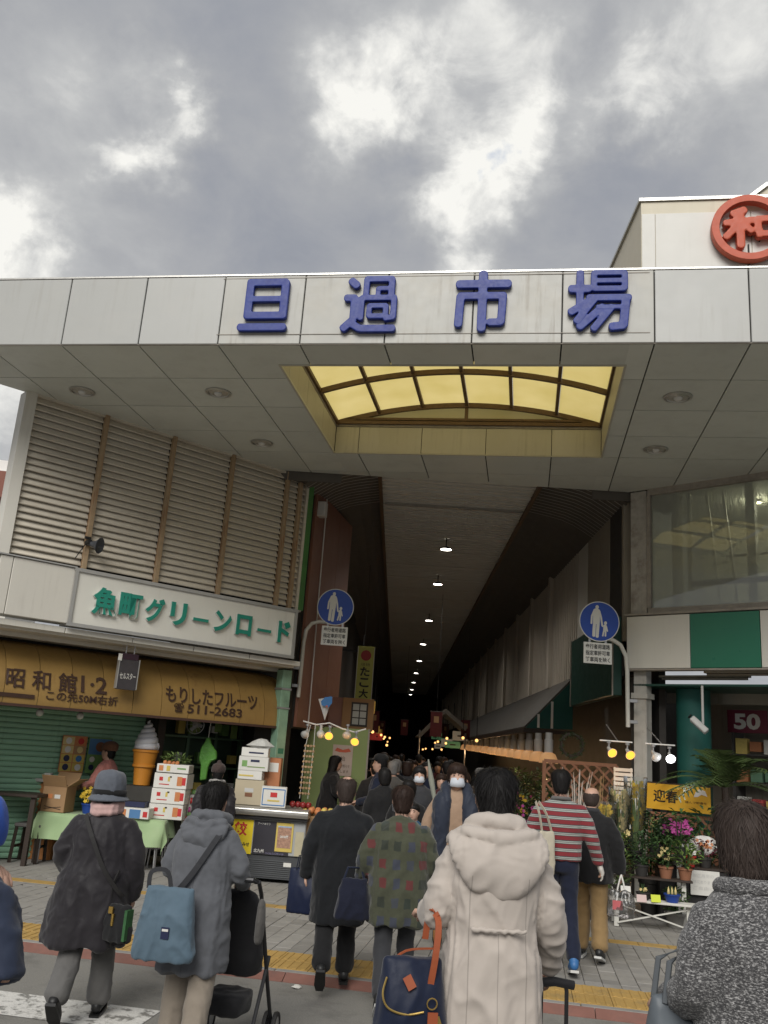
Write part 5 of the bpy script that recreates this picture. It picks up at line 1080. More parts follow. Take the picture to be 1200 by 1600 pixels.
for k, (x_, lv, pm_, n_, fl_, fr_, lab) in enumerate(((-.36, 0, m_pot_dark, 40, None, (.12, .22, .08), 'leafy green plant at the left end of the lowest step'),
        (-.38, 1, m_pot_grey, 60, None, (.14, .26, .08), 'bushy green plant at the left end of the middle step'), (-.08, 1, m_pot_dark, 55, None, (.12, .24, .08), 'dark potted plant in the middle of the middle step'), (.20, 1, m_pot_terra, 60, (14, .02, m_fl_pl, .2, .34, .1), (.13, .25, .07), 'cream flowered plant right of centre on the middle step'), (.42, 1, m_pot_terra, 45, None, (.12, .20, .09), 'brown-potted plant at the right end of the middle step'),
        (.12, 2, m_pot_dark, 70, None, (.14, .26, .10), 'pale green leafy plant near the centre of the top step'), (.42, 2, m_pot_dark, 60, None, (.14, .30, .09), 'dark leafy plant at the right end of the top step'))):
    potted(lab, onstand(x_, lv), .085, .13, pm_, int(n_ * 2.2), fl_, seed=20 + k, fr=(fr_[0] * 1.25, fr_[1] * 1.35, fr_[2] * 1.1), leafm=(m_leaf, m_leaf_l, m_leaf_d)[k % 3])
# tall wrapped yellow orchids
for k, (x_, y_, h_, lab) in enumerate(((2.63, 11.55, .80, 'leftmost tall yellow orchid in clear wrap at the flower stall'), (2.82, 11.62, .86, 'second tall yellow orchid in clear wrap at the flower stall'), (3.03, 11.70, .98, 'tallest yellow orchid in clear wrap, nearest the column'))):
    o = thing('wrapped_orchid', lab, 'orchid', (x_, y_, SW + .50 + .13 * (k > 0)), R(20 * k), 'yellow orchids in clear wrap'); pot(.085, .16).build('pot', m_pot_dark, o, smooth=40); rn = random.Random(k + 60)
    q = MB()
    for i in range(28):
        a = rn.uniform(0, 6.28); d = Vector((math.cos(a), math.sin(a), 0)); s_ = Vector((-d.y, d.x, 0)) * .018; L_ = h_ * rn.uniform(.55, .9); p0 = d * .02 + Vector((0, 0, .13)); p1_ = d * .06 + Vector((0, 0, .13 + L_ * .6)); p2_ = d * rn.uniform(.09, .16) + Vector((0, 0, .13 + L_ * .95))
        q.add([p0 - s_, p0 + s_, p1_ + s_, p1_ - s_, p2_], [(0, 1, 2, 3), (3, 2, 4)])
    tag(q.build('strap_leaves', m_leaf_l, o), kind='stuff'); fl_ = MB()
    for sidx in range(3):
        a = sidx * 2.1 + .4; base = Vector((.05 * math.cos(a), .05 * math.sin(a), 0))
        MB().tube([base * .3 + Vector((0, 0, .14)), base + Vector((0, 0, h_ * .5)), base * 1.3 + Vector((0, 0, h_))], .006, 5).build('flower_stem', m_leaf_l, o)
        for i in range(13):
            c = base * 1.25 + Vector((rn.uniform(-.04, .04), rn.uniform(-.05, .02), h_ * (.42 + .045 * i)))
            for m_ in range(5):
                b = m_ * 1.2566 + rn.random(); dd = Vector((math.cos(b), -.3, math.sin(b))); pp = Vector((-math.sin(b), 0, math.cos(b))); fl_.add([c, c + dd * .030 + pp * .020, c + dd * .050, c + dd * .030 - pp * .020], [(0, 1, 2), (0, 2, 3)])
    tag(fl_.build('blossom', (m_fl_y, m_fl_pl, m_fl_y)[k], o), kind='stuff')
    MB().lathe([(.075, .12), (.11, .35), (.135, h_ * .8), (.15, h_ * 1.05)], n=16, cap=False, jit=.06).build('clear_wrap', m_wrap, o, smooth='all')
# display table with pink orchids, red pot and notice
ft = thing('flower_table', 'black draped table carrying the pink orchids and the red pot', 'table', (3.95, 11.85, SW), R(-8)); MB().box((0, 0, .31), (1.2, .42, .62)).build('drape', m_black_paint, ft, bevel=.01); MB().box((0, 0, .635), (1.24, .46, .025)).build('table_top', m_wood_dark, ft)
tz = SW + .65
potted('pink orchid in a white pot on the black draped table', (3.55, 11.72, tz), .075, .12, m_white, 26, (34, .042, m_fl_pk, .36, .52, .17), 'potted_orchid', seed=71, fr=(.12, .2, .13), leafm=m_leaf_d)
potted('bright red pot with white flowers on the black draped table', (3.68, 11.66, tz), .075, .13, m_pot_red, 24, (20, .03, m_fl_w, .15, .24, .08), seed=72, fr=(.09, .12, .06))
potted('maroon leaved plant right of the red pot', (3.88, 11.70, tz), .08, .11, m_pot_dark, 60, (10, .025, m_org, .22, .32, .1), seed=73, fr=(.14, .2, .08), leafm=m_fl_dk)
potted('red cyclamen at the right end of the black draped table', (4.14, 11.70, tz), .08, .12, m_pot_dark, 40, (22, .035, m_fl_r, .26, .42, .1), seed=74, fr=(.13, .18, .08), leafm=m_leaf_d)
potted('broad leaved plant at the left end of the black draped table', (3.40, 11.86, tz), .09, .12, m_pot_dark, 60, (8, .025, m_fl_w, .3, .45, .1), seed=75, fr=(.15, .34, .12), leafm=m_leaf)
fx = thing('folding_fan', 'open white paper fan ornament behind the red pot', 'fan', (3.92, 11.86, tz + .12), R(-10)); q = MB()
for k in range(10):
    a0, a1 = R(20 + 14 * k), R(34 + 14 * k); q.add([(0, 0, 0), (.24 * math.cos(a0), -.01 * (k % 2), .24 * math.sin(a0)), (.24 * math.cos(a1), -.01 * ((k + 1) % 2), .24 * math.sin(a1)), (0, .004, 0), (.24 * math.cos(a0), .004 - .01 * (k % 2), .24 * math.sin(a0)), (.24 * math.cos(a1), .004 - .01 * ((k + 1) % 2), .24 * math.sin(a1))], [(0, 1, 2), (3, 5, 4), (1, 4, 5, 2)])
q.build('fan_leaf', m_white, fx); MB().cyl((0, 0, -.12), (0, 0, .01), .012, 6).build('fan_stand', m_wood_dark, fx)
nb = thing('notice_card', 'white handwritten notice hanging on the black draped table', 'notice', (3.84, 11.60, SW + .48), R(-8)); MB().box((0, 0, 0), (.34, .006, .28)).build('card', m_paper, nb)
for k, s_ in enumerate(('お正月用の', '鉢花あります', 'ご自由に')): text('lettering', s_, .05, m_grey_paint, nb, (-.02, -.005, .08 - .07 * k), width=.24, height=.04)
for k, (x_, z_, mm, lab) in enumerate(((2.72, .42, m_paper, 'pale price card propped at the left of the plant stand'), (2.90, .34, mat('card_pink', (.55, .42, .40), .6), 'pink price card on the lowest step of the plant stand'), (3.06, .35, mat('card_lime', (.55, .62, .05), .6), 'lime yellow price card on the lowest step of the plant stand'))):
    o = thing('price_card', lab, 'card', (x_, 10.94, SW + z_), R(-8 + 6 * k)); MB().box((0, 0, 0), (.11, .004, .08), rx=R(-18)).build('card', mm, o); MB().box((0, .02, -.02), (.02, .04, .03)).build('card_foot', m_steel, o)
# lattice panels, white slatted boards, twigs
def lattice(label, loc, w, h, rz=0):
    o = thing('lattice_panel', label, 'lattice', loc, rz)
    for a, b in (((-w / 2, 0), (w / 2, 0)), ((-w / 2, h), (w / 2, h))): MB().bar((a[0], 0, a[1]), (b[0], 0, b[1]), .05, .03, (0, 1, 0)).build('rail', m_wood, o)
    for x_ in (-w / 2, w / 2): MB().bar((x_, .001, 0), (x_, .001, h), .05, .03, (0, 1, 0)).build('stile', m_wood, o)
    stp = .17
    for s_ in (1, -1):
        k = -h
        while k < w + h:
            p = [(t, s_ * (t - k) if s_ > 0 else h - (t - k)) for t in (0, 0)]
            t0, t1 = max(0, k), min(w, k + h)
            if t1 - t0 > .04:
                z0, z1 = (t0 - k, t1 - k) if s_ > 0 else (h - (t0 - k), h - (t1 - k))
                MB().bar((t0 - w / 2, .012 * s_, z0), (t1 - w / 2, .012 * s_, z1), .032, .008, (0, 1, 0)).build('lattice_slat', m_wood, o)
            k += stp
    return o
lattice('brown wooden lattice behind the dried branches at the flower stall', (2.70, 13.5, .35), 1.05, 1.48)
lattice('brown wooden lattice below the yellow banner', (3.95, 12.80, .35), .85, .88, RZ * .6)
wbd = thing('slatted_board', 'small white slatted board hanging left of the white column', 'board', (3.16, 12.85, 1.62))
for k in range(6): MB().box((0, 0, .16 - k * .062), (.26, .012, .045)).build('slat', m_wht_wood, wbd)
for dx in (-.115, .115): MB().box((dx, .012, 0), (.022, .012, .38)).build('upright', m_wht_wood, wbd)
wb2 = thing('notice_board', 'pale lettered notice board below the white slatted board', 'notice board', (3.18, 12.75, 1.22)); MB().box((0, 0, 0), (.32, .012, .42)).build('board', m_paper, wb2)
for k in range(4): text('lettering', ('御注文', '承ります', '花束', '鉢物')[k], .06, m_grey_paint, wb2, (0, -.008, .14 - .09 * k), width=.2, height=.05)
for k, (x_, mm, lab, lean) in enumerate(((2.52, m_fl_w, 'sheaf of white painted twigs in a bucket at the flower stall', -.1), (2.80, mat('twig_straw', (.34, .26, .13), .7, var=.3), 'sheaf of straw coloured branches in a bucket at the flower stall', .22))):
    o = thing('twig_sheaf', lab, 'twigs', (x_, 12.75, SW), 0); pot(.13, .42).build('bucket', m_pot_dark, o, smooth=40); q = MB(); rn = random.Random(k)
    for i in range(34):
        a = rn.uniform(0, 6.28); r_ = rn.uniform(.08, .26); q.tube([(0, 0, .3), (r_ * .35 * math.cos(a) + lean * .3, r_ * .35 * math.sin(a), .9), (r_ * math.cos(a) + lean * .8 + rn.uniform(-.05, .05), r_ * math.sin(a), rn.uniform(1.3, 1.72))], [.007, .005, .002], 4)
    tag(q.build('twigs', mm, o), kind='stuff')
wr = thing('dark_wreath', 'dark round wreath hanging under the awning beam', 'wreath', (2.78, 14.6, 2.10)); q = MB()
for i in range(160):
    a = random.uniform(0, 6.28); c = Vector((.17 * math.cos(a), 0, .17 * math.sin(a))); d = Vector((random.uniform(-1, 1), random.uniform(-1, 1), random.uniform(-1, 1))).normalized() * .07; s_ = d.cross(Vector((0, 1, 0))).normalized() * .015; q.add([c - s_, c + s_, c + d], [(0, 1, 2)])
tag(q.build('leaves', m_leaf_d, wr), kind='stuff'); MB().tube([(.17 * math.cos(t * .2618), 0, .17 * math.sin(t * .2618)) for t in range(25)], .02, 6).build('ring', m_wood_dark, wr)
# greenery massed under the glowing lamps
for k in range(14):
    yy = 13.6 + k * .52 + (k % 2) * .1; xx = (2.30, 2.65)[k % 2] - .006 * k; hh = (1.0, 1.25, .8, 1.1, .9, 1.3)[k % 6]
    where = ['nearest the striped-sweater man', 'second back', 'third back', 'fourth back', 'fifth back', 'sixth back', 'seventh back', 'eighth back', 'ninth back', 'tenth back', 'eleventh back', 'twelfth back', 'thirteenth back', 'farthest back'][k]
    potted(f'{("leafy", "tall", "bushy")[k % 3]} dark green shrub under the lamp row, {where}', (xx, yy, SW), .17, .30, (m_pot_dark, m_pot_terra)[k % 2], 210, (26, .03, (m_fl_y, m_fl_w, m_fl_pk, m_fl_r)[k % 4], .5, .3 + hh, .26) if k % 2 == 0 else None, 'potted_shrub', 'shrubs under the lamp row', seed=100 + k, stems=5, fr=(.36, hh, .12), leafm=(m_leaf_d, m_leaf, m_leaf_d)[k % 3])
# more stock crowding the flower stall
for k, (x_, y_, z_, ph_, fr_, fl_, lm, lab) in enumerate(((2.42, 11.95, SW, .22, (.20, .50, .11), (16, .03, m_fl_w, .4, .7, .16), m_leaf, 'white flowered plant on the paving left of the plant stand'), (2.58, 12.30, SW, .26, (.20, .62, .12), None, m_leaf_d, 'dark leafy plant on the paving behind the white flowered one'), (2.95, 12.15, SW, .40, (.22, .75, .13), (22, .03, m_fl_y, .6, 1.05, .18), m_leaf, 'tall yellow flowered plant behind the plant stand'), (3.28, 12.05, SW, .45, (.20, .70, .12), None, m_leaf_l, 'tall pale green plant behind the plant stand, by the column'),
        (3.62, 12.10, SW, .60, (.20, .55, .12), (18, .03, m_fl_pk, .8, 1.1, .16), m_leaf_d, 'pink flowered plant behind the black draped table'), (4.05, 12.15, SW, .60, (.24, .70, .13), None, m_leaf, 'big leafy plant behind the black draped table'), (4.42, 11.95, SW, .50, (.26, .60, .13), (20, .03, m_fl_y, .6, 1.0, .2), m_leaf_d, 'yellow flowered shrub at the right end of the stall'), (4.72, 11.75, SW, .40, (.30, .75, .14), (22, .035, m_fl_y, .6, 1.05, .25), m_leaf, 'yellow and green shrub at the right edge of the frame'),
        (3.40, 11.35, SW, .16, (.14, .26, .08), (10, .025, m_fl_w, .25, .4, .1), m_leaf, 'small white flowered pot on the paving right of the plant stand'), (2.50, 11.45, SW, .16, (.15, .30, .09), None, m_leaf_l, 'small pale green pot at the left foot of the plant stand'), (4.30, 11.40, SW, .30, (.20, .45, .11), (16, .03, m_fl_r, .5, .72, .15), m_leaf_d, 'red flowered pot in front of the right end of the table'))):
    potted(lab, (x_, y_, z_), .12, ph_, (m_pot_dark, m_pot_terra, m_pot_grey)[k % 3], 150, fl_, seed=200 + k, stems=5, fr=fr_, leafm=lm)
# palm
pm_ = thing('potted_palm', 'dark feathery palm in front of the shop shelves on the right', 'palm', (4.45, 12.55, SW)); pot(.20, .42).build('pot', m_pot_dark, pm_, smooth=40); MB().tube([(0, 0, .3), (.02, 0, 1.0), (0, 0, 1.60)], [.07, .06, .05], 10).build('trunk', m_wood_dark, pm_); q = MB(); rn = random.Random(5)
for i in range(26):
    a = i * .71 + rn.uniform(-.2, .2); el_ = rn.uniform(.25, 1.25); L_ = rn.uniform(.75, 1.1); prev = None; d = Vector((math.cos(a), math.sin(a), 0)); s_ = Vector((-d.y, d.x, 0))
    pts = [Vector((0, 0, 1.6)) + d * (L_ * t * math.cos(el_)) + Vector((0, 0, L_ * (t * math.sin(el_) - .45 * t * t))) for t in [j / 12 for j in range(13)]]
    q.tube(pts, .006, 4)
    for j in range(2, 13):
        p = pts[j]; l = .22 * (1 - abs(j / 12 - .5)) ; f_ = (pts[j] - pts[j - 1]).normalized()
        for sg in (1, -1): t_ = p + s_ * sg * l + f_ * l * .7 - Vector((0, 0, .03)); q.add([p - f_ * .02, p + f_ * .02, t_ + f_ * .006, t_ - f_ * .006], [(0, 1, 2, 3)])
tag(q.build('fronds', m_leaf, pm_), kind='stuff')
# ---------------------------------------------------------------- far inside the arcade: banners, stall lights, boards
for k in range(9):
    x_ = (-.85, 1.0, -.7, 2.3, -.9, .3, 2.2, -.75, 1.6)[k]; y_ = 20 + k * 3.6; z_ = 2.5 + .06 * k
    o = thing('hanging_banner', ('red', 'dark red', 'red and white', 'faded red', 'scarlet', 'small red', 'maroon', 'far red', 'farthest red')[k] + ' shop banner hanging inside the arcade', 'banner', (x_, y_, z_), 0, 'banners hanging inside the arcade'); MB().box((0, 0, 0), (.30, .02, .62)).build('cloth', mat('banner_red', (.085, .010, .012), .7, var=.3, scale=5), o); MB().cyl((-.18, 0, .32), (.18, 0, .32), .012, 6).build('rod', m_wood_dark, o); MB().box((0, -.013, .12), (.13, .004, .16)).build('print', m_card, o)
    MB().bar((.0, 0, .33), (.0, 0, 3.4), .008).build('cord', m_black_paint, o)
for k in range(22):
    rn = random.Random(k + 9); left = k % 2 == 0; y_ = 21 + k * 1.9; x_ = rn.uniform(-.95, -.3) if left else rn.uniform(1.6, 2.3)
    o = thing('stall_bulb', f'small warm stall bulb deep in the arcade on its {"left" if left else "right"} side', 'bulb', (x_, y_, rn.uniform(2.0, 2.5)), 0, 'left stall bulbs deep inside' if left else 'right stall bulbs deep inside'); MB().ball((0, 0, 0), .040 + .0008 * k, 8, 6).build('bulb', m_lamp_far, o); MB().cyl((0, 0, .05), (0, 0, .6), .01, 5).build('cord', m_black_paint, o)
for k in range(12):
    rn = random.Random(k + 300); left = k % 2 == 0; y_ = 19.5 + k * 2.1 + (0 if left else 10); x_ = -.85 if left else 2.2; cc_ = ((.5, .05, .04), (.5, .42, .3), (.5, .3, .06), (.12, .3, .14))[k % 4]
    o = thing('stall_sign', f'dim {("red", "cream", "amber", "green")[k % 4]} lit stall sign on the {"left" if left else "right"} deep in the arcade, number {"one two three four five six seven eight nine ten eleven twelve".split()[k]} going in', 'sign', (x_, y_, rn.uniform(2.2, 2.9)), 0, 'lit signs of the inner stalls'); MB().box((0, 0, 0), (rn.uniform(.35, .6), .10, rn.uniform(.22, .40))).build('sign_box', mat('lit_sign', cc_, .5, emit=cc_, estr=.09), o, bevel=.01); MB().box((0, -.052, 0), (.22, .004, .05)).build('sign_print', m_brown_text, o); MB().cyl((0, 0, .1), (0, 0, 1.6), .012, 5).build('hanger', m_black_paint, o)
hb = thing('stall_hood', 'grey peaked stall hood in the middle of the arcade', 'stall hood', (1.55, 30, 2.75)); MB().prism([(-.9, -.4), (0, .55), (.75, .0), (.70, -.12), (0, .40), (-.75, -.42)], 0, 2.2, 'xz').build('hood_sheet', mat('hood_grey', (.20, .19, .17), .6, var=.2), hb)
for x_ in (-.8, .7): MB().cyl((x_, .1, -2.7), (x_, .1, -.2), .03, 8).build('hood_post', m_steel, hb)
# ---------------------------------------------------------------- people
def cr_spline(pts, rs, sub=4):
    P = [Vector(p) for p in pts]; out, ro = [], []
    for i in range(len(P) - 1):
        p0, p1, p2, p3 = P[max(i - 1, 0)], P[i], P[i + 1], P[min(i + 2, len(P) - 1)]
        for k in range(sub):
            t = k / sub; out.append(.5 * ((2 * p1) + (p2 - p0) * t + (2 * p0 - 5 * p1 + 4 * p2 - p3) * t * t + (3 * p1 - p0 - 3 * p2 + p3) * t ** 3)); ro.append(rs[i] + (rs[i + 1] - rs[i]) * t)
    out.append(P[-1]); ro.append(rs[-1]); return out, ro
def limb(q, pts, rs, n=12, flat=1.0, fdir=None, sub=4):
    if fdir is not None: fdir = tuple(fdir)
    p, r = cr_spline(pts, rs, sub); a, b = (p[0] - p[1]).normalized(), (p[-1] - p[-2]).normalized()
    p = [p[0] + a * r[0] * .6, p[0] + a * r[0] * .35] + p + [p[-1] + b * r[-1] * .35, p[-1] + b * r[-1] * .6]; r = [r[0] * .35, r[0] * .8] + r + [r[-1] * .8, r[-1] * .35]
    q.tube(p, r, n, flat=flat, fdir=fdir)
def loft(q, secs, n=24, e=2.3):
    """horizontal superellipse rings (x, y, z, rx, ry)"""
    k = len(secs); vs = []
    for cx, cy, z, rx, ry in secs:
        for j in range(n):
            t = 2 * math.pi * j / n; c, s_ = math.cos(t), math.sin(t)
            vs.append((cx + rx * math.copysign(abs(c) ** (2 / e), c), cy + ry * math.copysign(abs(s_) ** (2 / e), s_), z))
    fs = [(i * n + j, i * n + (j + 1) % n, (i + 1) * n + (j + 1) % n, (i + 1) * n + j) for i in range(k - 1) for j in range(n)]
    q.add(vs, fs + [tuple(range(n - 1, -1, -1)), tuple((k - 1) * n + j for j in range(n))])
def smooth_secs(secs, sub=4):
    out = []
    for i in range(len(secs) - 1):
        a, b, c, d = secs[max(i - 1, 0)], secs[i], secs[i + 1], secs[min(i + 2, len(secs) - 1)]
        for k in range(sub):
            t = k / sub; out.append(tuple(.5 * (2 * b[m] + (c[m] - a[m]) * t + (2 * a[m] - 5 * b[m] + 4 * c[m] - d[m]) * t * t + (3 * b[m] - a[m] - 3 * c[m] + d[m]) * t ** 3) for m in range(5)))
    out.append(secs[-1]); return out
def fuse(q, name, m, vox=.014, it=4, wr=0.0, seed=0, freq=(9, 9, 7), hair=0.0, hem=None, post=None, sharp=1.6):
    """one continuous skin over everything in q; folds (wr) or strands (hair) are pushed into it"""
    o = bpy.data.objects.new('draft', q.mesh('draft', m))
    md = o.modifiers.new('r', 'REMESH'); md.mode = 'VOXEL'; md.voxel_size = vox
    if it: sm = o.modifiers.new('s', 'SMOOTH'); sm.iterations = it; sm.factor = .5
    me = evaluated_mesh(o); old = o.data; bpy.data.objects.remove(o); bpy.data.meshes.remove(old); me.name = name
    n = len(me.vertices); co = np.empty(n * 3); me.vertices.foreach_get('co', co); co = co.reshape(-1, 3); no = np.empty(n * 3); me.vertices.foreach_get('normal', no); no = no.reshape(-1, 3)
    if wr or hair or hem:
        d = np.zeros(n); off = Vector((seed * 3.7, seed * 1.9, seed * 5.3)); N_ = mnoise.noise
        for i in range(n):
            x, y, z = co[i]
            if wr:
                w1 = N_(Vector((x * 4, y * 4, z * 4)) + off) * .55
                ts = min(1.0, max(0.0, (abs(x) - .145) / .05)); fz = freq[2] * (.62 + 1.05 * ts); fx_ = freq[0] * (1.1 - .5 * ts)
                a = N_(Vector((x * fx_ + w1 * 2, y * freq[1] * .8, (z + .45 * abs(x) + w1 * .14) * fz)) + off); b = N_(Vector((x * fx_ * 2.3 - z * 6, y * freq[1] * 2.1, z * fz * 2.1 + w1 * 3)) + off)
                d[i] += wr * 1.25 * (max(0.0, 1 - abs(a) * 2.8) ** 1.5 * 1.35 - .35 + max(0.0, 1 - abs(b) * 3.2) ** 2 * .4)
            if hem and z < hem[0] + hem[1]:
                t = max(0.0, (hem[0] + hem[1] - z) / hem[1]); ang = math.atan2(y, x); d[i] += hem[2] * t * math.sin(ang * hem[3] + 2 * N_(Vector((ang, z * 2, seed))))
            if hair:
                ang = math.atan2(x, -y + .001); d[i] += hair * (N_(Vector((ang * 9 + z * 9, z * 7, seed))) + .7 * N_(Vector((ang * 22 + z * 14, z * 12, seed + 5))))
        ed = np.empty(len(me.edges) * 2, dtype=np.int64); me.edges.foreach_get('vertices', ed); ed = ed.reshape(-1, 2); deg = np.bincount(ed.ravel(), minlength=n).astype(float)
        def relax(f): s_ = np.zeros_like(f); np.add.at(s_, ed[:, 0], f[ed[:, 1]]); np.add.at(s_, ed[:, 1], f[ed[:, 0]]); return .5 * f + .5 * s_ / (deg if f.ndim == 1 else deg[:, None])
        for _ in range(1 if hair else 2): d = relax(d)
        co += no * d[:, None]
        if not hair: co = relax(co)
    if post is not None: co = post(co, no)
    me.vertices.foreach_set('co', co.ravel()); me.polygons.foreach_set('use_smooth', [True] * len(me.polygons)); me.update(); me.materials.clear(); me.materials.append(m); return me
def cloth(name, col, rough=.85, var=.10, scale=14, bump=.35, bscale=260, sheen=.15, **k):
    k.setdefault('crumple', .38); k.setdefault('cscale', 11.0); return mat(name, col, rough, var=var, scale=scale, bump=bump, bscale=bscale, sheen=sheen, spec=.2, bdist=.002, **k)
m_skin = mat('skin', (.50, .31, .23), .5, var=.08, scale=12, spec=.35)
def hairmat(name, col): return mat(name, col, .6, var=.5, scale=26, stretch=(1, 1, .18), bump=.6, bscale=120, spec=.2, bdist=.002)
m_hair_black = hairmat('hair_black', (.010, .009, .009)); m_hair_brown = hairmat('hair_brown', (.028, .016, .012)); m_hair_grey = hairmat('hair_grey', (.16, .155, .15)); m_hair_mix = hairmat('hair_greybrown', (.045, .033, .028))
m_dark_cloth = cloth('cloth_black', (.012, .012, .013)); m_navy_cloth = cloth('cloth_navy', (.010, .014, .030)); m_char = cloth('cloth_charcoal', (.035, .036, .040)); m_jean = cloth('denim', (.022, .035, .075), var=.25, scale=9); m_trouser_grey = cloth('trouser_grey', (.115, .112, .108)); m_khaki = cloth('khaki', (.25, .165, .075)); m_tan = cloth('tan_trouser', (.24, .205, .165))
m_shoe_black = mat('shoe_black', (.012, .012, .012), .45); m_sole = mat('shoe_sole', (.5, .5, .48), .6); m_mask = mat('mask_white', (.52, .55, .60), .7, var=.05, bump=.2, bscale=40)
m_eye = mat('eye_dark', (.012, .01, .01), .3)
def fingers(q, wrist, d, nrm, curl=.6, s=1.0):
    """four unequal fingers and a side thumb past the palm"""
    d, nrm = Vector(d).normalized(), Vector(nrm).normalized(); sd = d.cross(nrm).normalized(); w = Vector(wrist)
    for i, L_ in enumerate((.062, .072, .068, .052)):
        b = w + d * .085 * s + sd * (.030 - .020 * i) * s; c1 = b + (d * math.cos(curl * .5) + nrm * math.sin(curl * .5)) * L_ * .42 * s; c2 = c1 + (d * math.cos(curl * 1.3) + nrm * math.sin(curl * 1.3)) * L_ * .33 * s; c3 = c2 + (d * math.cos(curl * 2) + nrm * math.sin(curl * 2)) * L_ * .28 * s
        q.tube([b - d * .02, b, c1, c2, c3], [.0095, .0095, .0088, .008, .0055], 7)
    b = w + d * .035 * s + sd * .034 * s; q.tube([b - sd * .01, b + sd * .018 + d * .018, b + sd * .022 + d * .045 + nrm * .012, b + sd * .012 + d * .066 + nrm * .02], [.012, .0115, .010, .007], 7)
ARM_L = [(-.235, -.015, 1.03), (-.235, .06, .82)]; ARM_R = [(.235, -.015, 1.03), (.235, .06, .82)]
LEG_STAND_L = [(-.09, .02, .45), (-.095, -.01, .085)]; LEG_STAND_R = [(.09, .02, .45), (.095, -.01, .085)]
def person(label, loc, rz, h, top, arms=(ARM_L, ARM_R), legs=(LEG_STAND_L, LEG_STAND_R), feet=(0, 0), lean=0.0, headturn=0.0, headtilt=0.0, hair='short', hm=None, bottom=None, shoe=None, seed=0, detail=1.0, coat=None, sleeve=(.072, .060, .050), hands=(True, True), group=None, wr=.007, legr=(.088, .066, .062), skin=None, hunch=0.0, ground=SW, neck=True, sole=None):
    """body of one skin; garments, hair and shoes are its parts. Local frame: facing +y, reference height 1.6"""
    o = thing('person', label, 'person', loc, rz, group); s = h / 1.6; o.scale = (s, s, s); hm = hm or m_hair_black; skin = skin or m_skin
    vx = .0135 / detail
    def ly(z): return lean * max(0.0, z - .82) + hunch * max(0.0, z - 1.22)
    def L(p): return Vector((p[0], p[1], p[2]))
    sw_ = min(.150, (coat or {}).get('sh', .175) - .035); shl, shr = Vector((-sw_, ly(1.27), 1.265)), Vector((sw_, ly(1.27), 1.265)); hy = ly(1.5) + .015; H0 = Vector((0, hy, 1.488))
    # ---- body
    q = MB(); loft(q, smooth_secs([(0, 0, .80, .14, .10), (0, 0, .92, .15, .10), (0, ly(1.05), 1.05, .125, .085), (0, ly(1.2), 1.2, .13, .085), (0, ly(1.28), 1.28, sw_ * .9, .07), (0, ly(1.335), 1.335, .065, .055), (0, hy - .02, 1.42, .052, .055), (0, hy - .01, 1.46, .05, .055)]))
    fy = math.cos(headturn); fx = -math.sin(headturn)
    loft(q, smooth_secs([(H0.x + fx * .035, H0.y + fy * .035, 1.385, .030, .035), (H0.x + fx * .02, H0.y + fy * .02, 1.41, .055, .068), (H0.x + fx * .01, H0.y + fy * .01, 1.455, .068, .088), (H0.x, H0.y, 1.50, .074, .095), (H0.x - fx * .004, H0.y - fy * .004, 1.55, .072, .092), (H0.x, H0.y, 1.585, .050, .065), (H0.x, H0.y, 1.598, .02, .025)]), e=2.05)
    def F(a, b, c): return Vector((H0.x + fy * a + fx * b, H0.y - fx * a + fy * b, c))     # face frame: a right, b forward
    limb(q, [F(0, .088, 1.50), F(0, .108, 1.475), F(0, .100, 1.462)], [.008, .012, .012], 8)
    for sg in (-1, 1): limb(q, [F(sg * .074, -.008, 1.505), F(sg * .083, -.014, 1.485), F(sg * .076, -.004, 1.462)], [.010, .012, .008], 8, flat=.6)
    for sg, sh, (el_, wr_) in ((-1, shl, arms[0]), (1, shr, arms[1])):
        el_, wr_ = L(el_), L(wr_); d = (wr_ - el_).normalized(); limb(q, [sh, el_, wr_], [.036, .032, .025]); limb(q, [wr_, wr_ + d * .045, wr_ + d * .085], [.024, .038, .034], 10, flat=.45, fdir=(1, 0, 0))
    for sg, (kn, an) in ((-1, legs[0]), (1, legs[1])): limb(q, [(sg * .085, 0, .83), kn, an], [.075, .05, .036])
    me = fuse(q, 'body', skin, .016, 2)
    ex = MB()
    for sg, (el_, wr_), ok in ((-1, arms[0], hands[0]), (1, arms[1], hands[1])):
        if ok: d = (L(wr_) - L(el_)).normalized(); fingers(ex, wr_, d, (-sg, .25, 0) if abs(d.z) > .5 else (0, 0, -1), .55)
    if ex.v:
        bm = bmesh.new(); bm.from_mesh(me); tmp = ex.mesh('t', skin, smooth='all'); bm.from_mesh(tmp); bm.to_mesh(me); bm.free(); bpy.data.meshes.remove(tmp); me.polygons.foreach_set('use_smooth', [True] * len(me.polygons))
    body = link('body', me, o)
    ey = MB()
    for sg in (-1, 1): ey.ball(F(sg * .030, .084, 1.503), .010, 8, 6, (1, .6, .7))
    ey.build('eyes', m_eye, body, smooth='all'); bw = MB()
    for sg in (-1, 1): bw.tube([F(sg * .014, .090, 1.522), F(sg * .032, .090, 1.527), F(sg * .050, .080, 1.521)], .004, 5)
    bw.build('eyebrows', hm, body); MB().tube([F(-.022, .088, 1.432), F(0, .096, 1.434), F(.022, .088, 1.432)], [.003, .006, .003], 6, flat=.6).build('mouth', mat('lips', (.32, .12, .10), .5), body)
